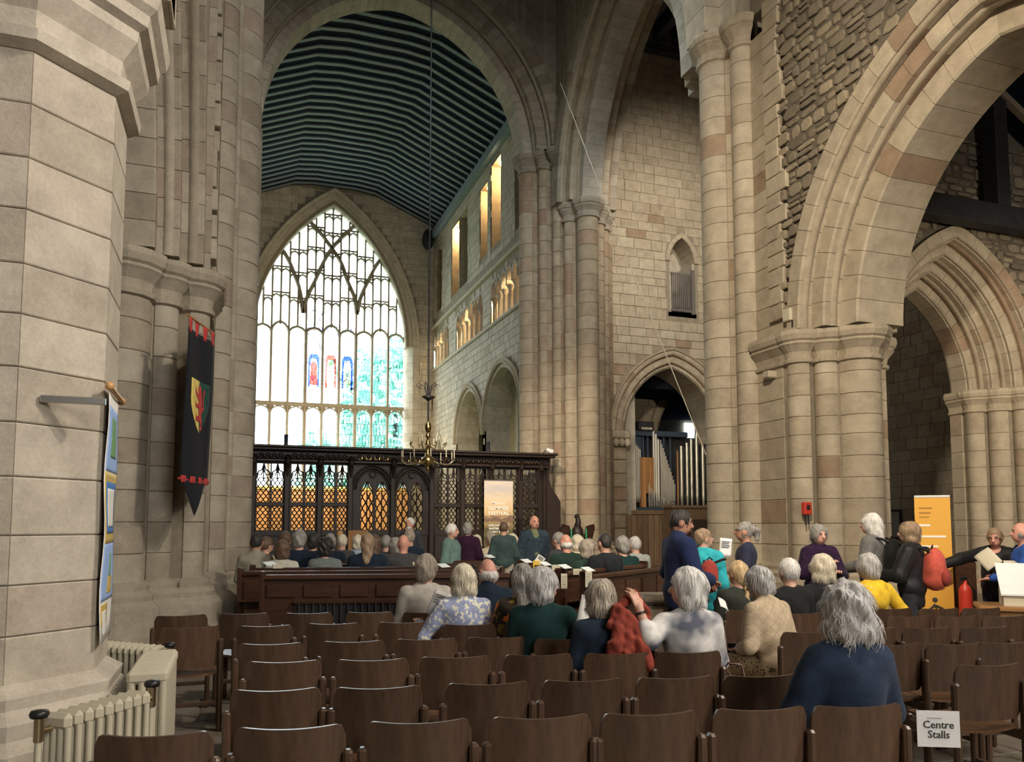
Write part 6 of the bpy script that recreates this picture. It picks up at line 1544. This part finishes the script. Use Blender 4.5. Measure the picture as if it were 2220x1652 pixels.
    G.plane(tuple(-(T @ np.array([0, 0, 1.0]))), U((0, 0, -.08 - hem)))
    garment = link(topname, fmesh(topname, G, top), t)
    if front: link('shirt_front', fmesh('shirt_front', Field([('c', U((0, .062, .12)), U((0, .052, .40)), .075 + e, .070 + e, .9), ('c', U((0, .03, .44)), U((0, .02, .49)), .062, .064)], None, h, h, .02), front), t)
    if beard: link('beard', fmesh('beard', Field([('e', Hh((0, .045, -.085)), (.06, .062, .055), HI)], None, hf, hf, .02), beard), t)
    # lower garment
    lg = [('e', U((0, .0, .0)), (.178 * w, .135, .12), T.T)]
    for q in (-1, 1):
        L = legs[q]; lg += [('c', L[0], L[1], .100, .074), ('c', L[1], tuple(np.array(L[1]) + (np.array(L[2]) - np.array(L[1])) * (.75 if skirt else .96)), .073, .065 if not skirt else .09)]
    LF = Field(lg, None, h * 1.15, h * 1.15, .03); LF.ripple(.003, 24, 1.1)
    link('skirt' if skirt else 'trousers', fmesh('trousers', LF, bottom), t)
    for q in (-1, 1):
        L = legs[q]; SF = Field([('c', tuple(np.array(L[2]) + np.array([0, -.02, -.035])), tuple(np.array(L[3]) + np.array([0, .02, 0])), .05, .042), ('c', L[2], tuple(np.array(L[2]) + np.array([0, 0, -.02])), .05, .05)], None, h, h, .02); SF.plane((0, 0, -1), (0, 0, .002))
        link('shoe', fmesh('shoe', SF, 'shoe_dark'), t)
    for q in (-1, 1): hand(t, q, A[q][1], A[q][1] - A[q][0] + np.array([0, .02, 0]), skin, 0)
    # hair
    if hair != 'none':
        hp = []; cuts = [('e', Hh((0, .115, -.045)), (.080, .085, .118), HI)]; amp, fr, bottomz = .003, 60, None
        if hair == 'short': hp = [('e', Hh((0, -.012, .016)), (.087, .106, .113), HI)]; bottomz = -.075
        elif hair == 'crop': hp = [('e', Hh((0, -.008, .012)), (.081, .101, .113), HI)]; bottomz = -.06
        elif hair == 'thick': hp = [('e', Hh((0, -.014, .022)), (.095, .112, .118), HI), ('e', Hh((0, -.06, -.04)), (.075, .06, .075), HI)]; bottomz = -.105; amp = .005
        elif hair == 'bob': hp = [('e', Hh((0, -.016, .018)), (.102, .118, .122), HI), ('e', Hh((0, -.035, -.07)), (.104, .085, .085), HI)]; amp = .005
        elif hair == 'shaggy': hp = [('e', Hh((0, -.02, .018)), (.105, .12, .12), HI), ('e', Hh((.03, -.05, -.08)), (.095, .08, .10), HI), ('e', Hh((-.04, -.05, -.07)), (.085, .08, .09), HI)]; amp = .009; fr = 75
        elif hair == 'long': hp = [('e', Hh((0, -.016, .016)), (.096, .114, .12), HI), ('c', Hh((0, -.05, -.03)), tuple(np.array(Hh((0, -.05, -.03))) + np.array([0, -.03, -.22])), .085, .07)]; amp = .006
        elif hair == 'curly': hp = [('e', Hh((0, -.014, .03)), (.112, .125, .125), HI), ('e', Hh((0, -.04, -.05)), (.1, .085, .08), HI)]; amp = .010; fr = 90
        elif hair == 'pony': hp = [('e', Hh((0, -.01, .014)), (.083, .104, .114), HI), ('c', Hh((0, -.11, .05)), Hh((0, -.145, .02)), .035, .045), ('c', Hh((0, -.145, .02)), tuple(np.array(Hh((0, -.15, -.02))) + np.array([0, 0, -.06])), .045, .028)]; bottomz = None; amp = .006
        elif hair == 'sidepony': hp = [('e', Hh((0, -.01, .014)), (.083, .104, .114), HI), ('c', Hh((-.03, -.10, -.05)), Hh((-.05, -.11, -.16)), .03, .018)]; amp = .004
        elif hair == 'braid':
            hp = [('e', Hh((0, -.012, .016)), (.09, .11, .117), HI), ('e', Hh((0, -.06, -.05)), (.06, .06, .07), HI)]; b0 = np.array(Hh((.02, -.095, -.10)))
            for k in range(7): hp.append(('e', tuple(b0 + np.array([.006 * (-1) ** k, -.012 - .004 * k, -.042 * k])), (.026 - .0015 * k, .022, .03), None))
            amp = .003
        elif hair == 'bald': hp = [('e', Hh((0, -.012, -.03)), (.085, .104, .062), HI)]; bottomz = -.085; cuts.append(('e', Hh((0, .02, .06)), (.079, .12, .075), HI))
        elif hair == 'bun': hp = [('e', Hh((0, -.012, .016)), (.09, .108, .114), HI), ('e', Hh((0, -.115, .02)), (.045, .04, .045), HI)]
        HFd = Field(hp, None, hf * 1.05, hf * 1.05, .02)
        for c_ in cuts: HFd.cut(c_, .012)
        if bottomz is not None: HFd.plane(tuple(-(HM @ np.array([0, -.35, 1.0]))), Hh((0, -.04, bottomz)))
        HFd.ripple(amp, fr, len(label), .35)
        ho = link('hair', fmesh('hair', HFd, hm), t)
        if not far: strands(HFd, ho, hm, 420 if hair in ('shaggy', 'long', 'bob', 'thick') else 220, .09 if hair in ('shaggy', 'long', 'bob', 'thick') else .05, len(label), wild=.35 if hair == 'shaggy' else .12)
        if hair == 'pony': MB().tube([Hh((0, -.108, .052)), Hh((0, -.118, .045))], .04, 8).build('hair_tie', 'iron', ho)
    return t, U, A, Hh
def C(n, c, **k): cloth(n, c, **k); return n
C('shoe_dark', (.02, .018, .018)); C('trouser_dark', (.025, .027, .035)); C('trouser_navy', (.018, .026, .05)); C('trouser_stone', (.42, .38, .30)); C('jean', (.05, .08, .16))
C('grey_wool', (.46, .43, .38)); C('floral_blue', (.34, .38, .58), pattern=[('blob', 30, .555, (.80, .79, .66))]); C('navy_fleece', (.018, .032, .075)); C('floral_orange', (.035, .026, .018), pattern=[('blob', 16, .56, (.20, .14, .02)), ('blob', 11, .62, (.75, .17, .03))])
C('bottle_green', (.008, .035, .035)); C('rust', (.24, .045, .028), var=.4); C('marble_top', (.66, .64, .62), pattern=[('soft', 5, .53, (.10, .11, .15))]); C('olive_dark', (.03, .035, .028)); C('quilt', (.52, .41, .28), pattern=[('quilt', 9, .02, (.40, .31, .21))])
C('black_knit', (.013, .013, .015)); C('yellow_coat', (.78, .50, .03)); C('blue_fleece', (.020, .034, .066), var=.3); C('navy_coat', (.012, .022, .075)); C('turquoise', (.03, .38, .45)); C('navy_tee', (.025, .03, .06)); C('purple_velvet', (.022, .007, .030), var=.5)
C('grey_jacket', (.16, .155, .15)); C('black_puffer', (.014, .014, .016), rough=.5); C('black_jacket', (.012, .013, .015), rough=.6); C('royal_blue', (.03, .10, .42)); C('sage', (.13, .22, .20)); C('plum', (.03, .008, .028)); C('green_jumper', (.045, .075, .075)); C('denim', (.03, .05, .07), var=.4); C('khaki_tee', (.17, .19, .11))
C('slate', (.05, .055, .065)); C('beige_shirt', (.30, .28, .22)); C('ivory', (.52, .51, .44)); C('ink_navy', (.012, .022, .04)); C('mist', (.17, .20, .19)); C('charcoal', (.06, .06, .065)); C('pale_grey', (.34, .37, .34)); C('cream_shirt', (.62, .56, .42)); C('forest', (.02, .045, .035)); C('leopard', (.45, .34, .20), pattern=[('spot', 42, .3, (.02, .015, .012))]); C('pale_blue', (.35, .45, .6)); C('hoodie_dark', (.015, .018, .022))
# ---------------------------------------------------------------- seated on the chairs
def seated(label, key, top, hair, hm, dx=0, dy=.15, turn=0, **kw):
    loc, ang = CHAIRS[key]; a = ang + turn; d = Vector((-math.sin(ang), math.cos(ang), 0)); x = Vector((math.cos(ang), math.sin(ang), 0))
    return person(label, loc + d * dy + x * dx, a, 'sit', top=top, hair=hair, hm=hm, **kw)
seated('seated man in pale grey jumper with grey hair, front chair row', ('sixth', 3), 'grey_wool', 'thick', 'hair_ashen', s=1.02, head=(-.25, 0, 0), w=1.08)
seated('seated woman with cream bob and sunglasses in blue floral shirt', ('fifth', 3), 'floral_blue', 'bob', 'hair_cream', dx=-.03, s=.985, arms={-1: ((-.33, .05, .70), (-.36, .27, .78))}, w=1.02, collar=True, topname='shirt')
seated('seated balding man in navy beside the blue floral shirt', ('sixth', 4), 'ink_navy', 'bald', 'hair_white', dx=.1, s=1.0, skin='skin_pink', head=(.35, 0, 0), w=1.08, collar=True, glasses=True)
seated('seated woman with long grey-brown hair in orange floral top', ('fifth', 4), 'floral_orange', 'long', 'hair_grey', dx=-.02, s=.99, head=(-.1, 0, 0))
seated('seated woman with grey bob in dark green, looking right', ('fourth', 4), 'bottle_green', 'bob', 'hair_silver', s=1.0, dx=-.12, head=(-.85, .05, 0), turn=-.35, w=1.1, arms={1: ((.30, .10, .70), (.20, .34, .72))}, face=True, loose=.02)
f_t, f_U, f_A, f_H = seated('seated woman bowed behind a rust red scarf', ('third', 4), 'ink_navy', 'bob', 'hair_ashen', s=.97, dx=-.02, lean=.22, head=(-.15, -.3, 0), w=.95, topname='jumper')
gl_, ga = CHAIRS[('third', 5)]
G_S = 1.02; g_o = gl_ + Vector((-math.sin(ga), math.cos(ga), 0)) * .15 + Vector((math.cos(ga), math.sin(ga), 0)) * .07
def g_local(px, py, D):
    p = Vector(tuple(map(float, atD(px, py, D)))) - g_o; c_, s_ = math.cos(-ga), math.sin(-ga); return ((p.x * c_ - p.y * s_) / G_S, (p.x * s_ + p.y * c_) / G_S, p.z / G_S)
g_t, g_U, g_A, g_H = seated('seated white-haired woman in marbled top reaching to the red scarf', ('third', 5), 'marble_top', 'bob', 'hair_white', dx=.07, s=G_S, head=(.95, 0, .05), arms={-1: (g_local(1408, 1388, 5.08), g_local(1386, 1320, 5.12)), 1: None}, sleeve='34', face=True, w=1.0)
seated('seated woman with blonde braid in dark olive top', 'braid', 'olive_dark', 'braid', 'hair_blonde', s=.97, dx=.02, head=(.2, 0, 0))
seated('seated woman in quilted beige jacket leaning forward', 'quilt', 'quilt', 'thick', 'hair_silver', dx=-.10, dy=.2, turn=.35, lean=.28, s=1.0, head=(.1, -.25, 0), w=1.05, hem=.12, topname='quilted_jacket', bottom='leopard', collar=True)
seated('seated person with short white hair in black', 'white', 'black_knit', 'short', 'hair_white', s=1.0)
seated('seated woman with blonde bob in black top', 'blonde', 'black_knit', 'bob', 'hair_cream', dx=-.05, s=1.02, w=1.05)
seated('seated woman with grey hair in yellow hooded coat', ('Rfarthest', 0), 'yellow_coat', 'thick', 'hair_silver', dx=-.10, s=1.02, hood=True, arms={1: ((.33, -.02, .74), (.44, .10, .60))}, topname='yellow_coat', w=1.05)
seated('large nearest seated person with tousled silver hair in blue fleece', ('nearest', 6), 'blue_fleece', 'shaggy', 'hair_silver', s=1.03, dx=.07, head=(.05, -.05, 0), w=.90, collar=True, arms={-1: ((-.24, .05, .70), (-.17, .28, .6)), 1: ((.225, .05, .70), (.14, .28, .6))}, topname='fleece', bottom='jean', thick=.022)
# sunglasses pushed up in the cream hair, watch
def at_person(t, p): return t.matrix_world @ Vector(p)
# ---------------------------------------------------------------- standing
def stand_at(label, px, ytop, D, rz, base=0.0, **kw):
    q = atD(px, ytop, D); H = 1.722; s = min(1.12, max(.86, (float(q[2]) - base) / H)); zb = float(q[2]) - H * s
    if abs(zb - base) < .06: zb = base
    return person(label, (q[0], q[1], base), rz, 'stand', s=s, **kw)
VB = lambda px: -(YAW + math.atan((px - CX) / F_PX))          # facing straight away from the camera
stand_at('standing dark-haired man in navy fleece turned to the right', 1472, 1103, 7.6, VB(1480) - 1.15, top='navy_coat', hair='crop', hm='hair_dark', skin='skin_tan', face=True, collar=True, w=1.06, head=(-.25, -.18, 0), bottom='trouser_navy', thick=.03, topname='fleece', hem=.08, arms={-1: ((-.27, .0, 1.12), (-.05, .25, 1.02)), 1: ((.27, .02, 1.12), (.1, .26, 1.05))})
tq = stand_at('standing fair-haired woman in turquoise jacket with red rucksack', 1524, 1145, 8.5, VB(1524) - .35, top='turquoise', hair='sidepony', hm='hair_sandy', head=(-.75, .12, 0), face=True, hood=True, thick=.03, topname='jacket', hem=.12, loose=.02)
pt = stand_at('standing woman with grey ponytail in navy T-shirt facing left', 1616, 1131, 9.4, VB(1616) + 1.55, top='navy_tee', hair='pony', hm='hair_grey', skin='skin_tan', sleeve='short', face=True, arms={-1: ((-.25, .02, 1.1), (-.1, .3, 1.1)), 1: ((.24, .05, 1.1), (.12, .32, 1.12))}, bottom='pale_grey', glasses=True, topname='t_shirt', head=(0, .05, 0))
stand_at('standing grey-haired lady in purple velvet jacket', 1774, 1138, 9.2, VB(1774) + PI - .75 + 1.2, top='purple_velvet', hair='thick', hm='hair_grey', face=True, head=(.1, -.1, 0), arms={1: ((.24, .05, 1.12), (.03, .24, 1.25)), -1: ((-.24, .1, 1.1), (-.1, .3, 1.15))}, topname='jacket', hem=.1, collar=True, bottom='trouser_navy', thick=.025)
gm = stand_at('standing man with long white hair and grey jacket facing left', 1890, 1114, 9.3, VB(1890) + 1.25, top='grey_jacket', hair='long', hm='hair_white', skin='skin_pink', face=True, collar=True, w=1.08, thick=.025, topname='jacket', hem=.12, arms={-1: ((-.25, .03, 1.12), (-.15, .28, 1.08)), 1: ((.26, .02, 1.12), (.1, .3, 1.1))})
bp_ = stand_at('standing woman in black puffer jacket with red backpack', 1972, 1132, 8.9, VB(1972) + 1.35, top='black_puffer', hair='bob', hm='hair_sandy', face=True, thick=.035, topname='puffer_jacket', hem=.15, arms={-1: ((-.25, .08, 1.1), (-.08, .34, 1.08)), 1: ((.25, .08, 1.1), (.06, .34, 1.08))})
stand_at('standing man in glasses and black jacket handing out programmes', 2158, 1143, 9.4, VB(2158) + PI - .1, top='black_jacket', hair='short', hm='hair_sandy', face=True, glasses=True, skin='skin_pink', thick=.03, topname='jacket', collar=None, head=(-.1, -.2, 0), lean=.14, arms={1: ((.42, .0, 1.30), (.62, .1, 1.22)), -1: ((-.26, .12, 1.12), (-.02, .38, 1.12))}, bottom='trouser_navy', hem=.04)
stand_at('standing bald man in blue top cut by the right edge', 2216, 1132, 9.0, VB(2216) + PI - 1.3, top='royal_blue', hair='bald', hm='hair_grey', skin='skin_pink', face=True, arms={-1: ((-.24, .1, 1.1), (-.1, .38, 1.05))})
stand_at('standing white-haired woman in sage green jacket at the pew end', 978, 1135, 12.3, VB(978) - 1.9, base=.0, top='sage', hair='short', hm='hair_white', face=True, thick=.03, topname='jacket', head=(.1, 0, 0), far=True, hem=.1, loose=.03)
stand_at('standing grey-haired man in dark plum jumper', 1014, 1135, 12.9, VB(1014) - .3, base=.15, top='plum', hair='thick', hm='hair_grey', far=True, w=1.05, thick=.025)
stand_at('standing short-haired person in dark green jumper, back turned', 1092, 1130, 12.6, VB(1092) + .05, base=.15, top='green_jumper', hair='crop', hm='hair_brown', far=True, bottom='trouser_stone', thick=.02)
stand_at('standing bald man in denim jacket and khaki shirt', 1158, 1117, 12.7, VB(1158) + PI + .25, base=.15, top='denim', hair='none', skin='skin_pink', face=True, far=True, w=1.1, thick=.025, topname='jacket', head=(.2, 0, 0), front='khaki_tee')
stand_at('standing white-bearded man in dark clothes near the screen', 890, 1122, 14.8, VB(890) + PI - .5, base=.15, top='slate', hair='short', hm='hair_white', skin='skin_pink', face=True, far=True, beard='hair_white')
# ---------------------------------------------------------------- in the pews
def pewsit(label, px, ytop, D, top, hair, hm, turn=0.0, base=.15, ang=None, **kw):
    q = atD(px, ytop, D); s = min(1.08, max(.9, (float(q[2]) - base) / 1.30)); zb = float(q[2]) - 1.30 * s
    return person(label, (q[0], q[1], max(0, zb)), (aL if ang is None else ang) + turn, 'sit', s=s, top=top, hair=hair, hm=hm, far=True, group='people seated in the pews', **kw)
LP = [('seated man in beige shirt at the left end of the pews', 556, 1155, 10.7, 'beige_shirt', 'crop', 'hair_dark', dict(collar=True, skin='skin_tan')), ('seated person half hidden beside the beige shirt man', 577, 1163, 11.6, 'cream_shirt', 'short', 'hair_brown', dict(turn=-.7, face=True)),
      ('seated woman with brown hair in white top', 613, 1172, 10.5, 'ivory', 'bob', 'hair_brown', {}), ('seated brown-haired person in slate behind the white top', 618, 1151, 11.9, 'slate', 'short', 'hair_brown', {}), ('seated grey-haired man in navy jumper with white collar', 649, 1149, 11.0, 'ink_navy', 'thick', 'hair_grey', dict(w=1.1)),
      ('seated dark-haired person right of the navy jumper', 679, 1156, 12.0, 'ink_navy', 'thick', 'hair_dark', {}), ('seated person with dark curly hair in grey-green', 706, 1168, 10.6, 'mist', 'curly', 'hair_dark', {}), ('seated grey-haired man in dark jacket behind the curly hair', 716, 1156, 12.0, 'ink_navy', 'short', 'hair_grey', {}),
      ('seated pale-haired person in dark jacket near the oak post', 742, 1158, 13.2, 'charcoal', 'short', 'hair_cream', {}), ('seated blond child-like head by the honey oak chair', 776, 1160, 13.6, 'pale_blue', 'bob', 'hair_cream', {}), ('seated woman with straight long brown hair in navy', 797, 1157, 10.9, 'ink_navy', 'long', 'hair_sandy', dict(w=1.15)),
      ('seated person in grey beside the long brown hair', 814, 1160, 12.2, 'charcoal', 'long', 'hair_brown', {}), ('seated grey-haired man in black right of the navy woman', 837, 1160, 12.4, 'ink_navy', 'short', 'hair_grey', {}), ('seated woman with grey bob in grey', 857, 1166, 11.6, 'charcoal', 'bob', 'hair_grey', {}), ('seated bald man in charcoal jumper', 875, 1158, 11.0, 'charcoal', 'none', 'hair_grey', dict(skin='skin_pink', w=1.12)),
      ('seated fair-haired person in navy before the bearded man', 888, 1147, 13.0, 'ink_navy', 'short', 'hair_ashen', dict(turn=.2))]
for lab, px, y, D, tp, hr, hm_, kw in LP: pewsit(lab, px, y, D, tp, hr, hm_, **kw)
RP = [('seated blonde person left of the festival banner foot', 1033, 1160, 14.2, 'cream_shirt', 'bob', 'hair_cream', dict(turn=-.3)), ('seated fair-haired man in cream shirt below the festival banner', 1064, 1153, 13.4, 'cream_shirt', 'thick', 'hair_ashen', dict(w=1.1)), ('seated white-haired person right of the green jumper', 1111, 1157, 13.8, 'cream_shirt', 'bob', 'hair_cream', {}),
      ('seated dark-haired man in profile by the lectern', 1212, 1153, 12.4, 'slate', 'short', 'hair_grey', dict(turn=.3)), ('seated balding man in dark green jumper', 1228, 1157, 11.2, 'forest', 'bald', 'hair_white', dict(w=1.15, skin='skin_pink')), ('seated blonde person in front of the lectern', 1252, 1160, 12.6, 'cream_shirt', 'bob', 'hair_cream', {}), ('seated grey-haired woman in dark green fleece', 1272, 1170, 10.3, 'forest', 'bob', 'hair_ashen', {}),
      ('seated grey-haired person behind the green fleece woman', 1278, 1167, 11.8, 'slate', 'short', 'hair_grey', {}), ('seated man with cropped dark hair in black hooded jacket', 1312, 1155, 10.2, 'hoodie_dark', 'crop', 'hair_dark', dict(hood=True, w=1.15)), ('seated grey-haired man in dark green jacket', 1350, 1163, 10.8, 'bottle_green', 'thick', 'hair_grey', dict(w=1.2)), ('seated white-haired person in pale sage jacket', 1377, 1162, 11.6, 'pale_grey', 'short', 'hair_silver', dict(w=1.2))]
for lab, px, y, D, tp, hr, hm_, kw in RP: pewsit(lab, px, y, D, tp, hr, hm_, ang=R(12), **kw)
# ---------------------------------------------------------------- bags, papers and small things carried
def world_pt(t, p):
    return Matrix.Translation(t.location) @ Matrix.Rotation(t.rotation_euler.z, 4, 'Z') @ Matrix.Scale(t.scale.x, 4) @ Vector(p)
def backpack(label, t, c, sz, mat1, mat2, tilt=0):
    p = world_pt(t, c); o = thing('backpack', label, 'backpack', p, t.rotation_euler.z)
    F_ = Field([('e', (0, -.02, 0), (sz[0], sz[1], sz[2]), None), ('c', (0, -.01, -sz[2] * .5), (0, -.01, sz[2] * .4), sz[0] * .85, sz[0] * .7)], None, .014, .014, .03); F_.ripple(.003, 25); link('bag', fmesh('bag', F_, mat1), o)
    F_ = Field([('e', (0, -sz[1] - .02, -sz[2] * .38), (sz[0] * .75, .05, sz[2] * .45), None)], None, .012, .012, .02); link('pocket', fmesh('pocket', F_, mat2), o)
    for q in (-1, 1): MB().tube([(q * sz[0] * .5, .02, sz[2] * .8), (q * .11, .08, sz[2] * .98), (q * .12, .15, sz[2] * 1.0)], .014, 6).build('strap', 'black_knit', o)
    MB().tube([(-.03, .01, sz[2] * .95), (0, 0, sz[2] * 1.12), (.03, .01, sz[2] * .95)], .008, 6).build('grab_loop', 'black_knit', o)
C('bag_red', (.32, .05, .04)); C('bag_coral', (.55, .10, .07)); C('bag_grey', (.22, .19, .17))
backpack('small maroon and grey rucksack on the turquoise jacket', tq[0], (.15, -.22, 1.18), (.10, .07, .17), 'bag_red', 'bag_grey')
backpack('coral red backpack worn by the woman in black puffer jacket', bp_[0], (0, -.235, 1.18), (.15, .10, .23), 'bag_coral', 'bag_red')
backpack('black backpack on the long-haired man in grey', gm[0], (0, -.21, 1.22), (.14, .09, .22), 'black_knit', 'black_knit')
def paper(name, label, px, py, D, wd, ht, rot, lines=True, bend=.03, mat='paper'):
    q = atD(px, py, D); t = thing(name, label, 'paper', tuple(map(float, q)), 0); t.rotation_euler = rot
    sheet(lambda s, v: ((s - .5) * wd, bend * (1 - (2 * s - 1) ** 2), (v - .5) * ht), 6, 6, 'sheet', mat, t, .002)
    if lines:
        MB().box(-wd * .12, wd * .3, bend - .012, bend - .004, -ht * .30, -ht * .12).build('picture', 'grey_ink', t) if lines == 'pic' else None
        for k in range(4): MB().box(-wd * .34, wd * (.3 - .08 * (k % 2)), bend - .014 if bend < 0 else -.006 + bend * .2, bend * .2, ht * (.32 - .1 * k), ht * (.335 - .1 * k)).build('printed_line', 'grey_ink', t)
    return t
paper('programme', 'white programme held by the woman in blue floral shirt', 952, 1310, 6.75, .16, .22, (R(-20), R(20), -R(30)), 'pic', -.01)
paper('programme', 'large white programme held by the woman in dark green', 1283, 1333, 5.75, .21, .27, (R(-38), R(25), -R(10)), 'pic', -.03)
paper('programme', 'white leaflet held up by the ponytailed woman', 1573, 1187, 9.0, .14, .21, (R(-5), R(6), -R(20)), True, -.01)
paper('programme', 'cream programme held by the man in black jacket', 2142, 1212, 9.0, .19, .24, (R(-35), R(-38), -R(45)), False, -.01, 'cream_card')
paper('programme', 'small white leaflet on the lap beside the turquoise jacket', 1568, 1310, 7.3, .10, .13, (R(-50), R(30), 0), False, -.01)
paper('programme', 'leaflet held by the man in denim jacket', 1170, 1215, 11.9, .13, .16, (R(-30), R(35), -R(20)), 'pic', -.01)
card('programme', 'small paper passed between the two men at right edge', atD(2192, 1222, 8.95), .14, .1, -R(40), 'cream_card', R(40), cat='paper')
# folded red scarf held up by the white-haired woman
s0 = atD(1362, 1300, 5.15)
sc_ = thing('scarf', 'rust red scarf held up behind the bowed grey head', 'scarf', tuple(map(float, s0)))
def spx(px, py, D): return tuple(np.array(atD(px, py, D)) - s0)
SF = Field([('c', spx(1374, 1287, 5.22), spx(1340, 1318, 5.15), .028, .034), ('c', spx(1374, 1287, 5.22), spx(1398, 1325, 5.2), .030, .030), ('c', spx(1398, 1325, 5.2), spx(1412, 1372, 5.16), .030, .020), ('c', spx(1340, 1318, 5.15), spx(1322, 1358, 5.1), .034, .026), ('c', spx(1348, 1325, 5.12), spx(1335, 1395, 5.04), .035, .045), ('c', spx(1360, 1330, 5.12), spx(1362, 1410, 5.04), .03, .05), ('c', spx(1372, 1340, 5.12), spx(1392, 1410, 5.04), .03, .05), ('c', spx(1335, 1395, 5.04), spx(1325, 1435, 5.04), .045, .05), ('c', spx(1392, 1410, 5.04), spx(1405, 1440, 5.04), .05, .05)], None, .009, .009, .012); SF.ripple(.005, 48, 2); SF.ripple(.003, 95, 1)
link('cloth', fmesh('cloth', SF, 'rust'), sc_)
# wrist watch and phone pouch on the reaching arm
wA = g_A[-1]; wp_ = wA[0] + (wA[1] - wA[0]) * .86; MB().tube([tuple(wp_ - (wA[1] - wA[0]) * .04), tuple(wp_ + (wA[1] - wA[0]) * .04)], .034, 10).build('watch', 'black_plastic', g_t)
# sunglasses on the cream-haired woman, handbag by the reaching woman
q = atD(1033, 1235, 6.55); o = thing('sunglasses', 'black sunglasses pushed up in the cream hair', 'sunglasses', tuple(map(float, q)), -R(30)); MB().tube([(-.05, 0, .02), (0, -.02, 0), (.03, -.03, -.05)], .008, 6).build('arm', 'black_plastic', o); MB().ell((-.04, .02, .025), (.035, .008, .02), 8, 6).build('lens', 'black_plastic', o)
cl_, ca_ = CHAIRS[('third', 5)]; q = cl_ + Matrix.Rotation(ca_, 3, 'Z') @ Vector((.325, -.02, .60)); hb = thing('handbag', 'glossy dark brown leather handbag hanging on the chair side', 'handbag', tuple(map(float, q)), -R(30)); plain('brown_leather', (.07, .022, .014), .22)
HBF = Field([('e', (0, 0, -.05), (.06, .05, .10), None), ('e', (0, 0, -.1), (.075, .06, .07), None)], None, .01, .01, .03); HBF.ripple(.004, 40); link('bag', fmesh('bag', HBF, 'brown_leather'), hb)
MB().tube([(-.03, 0, .02), (-.075, 0, .10), (-.055, 0, .13), (.03, .01, .12), (.05, 0, .0)], .009, 6).build('strap', 'brown_leather', hb); MB().ell((-.01, -.055, -.02), (.012, .006, .012), 8, 6).build('clasp', 'brass', hb)
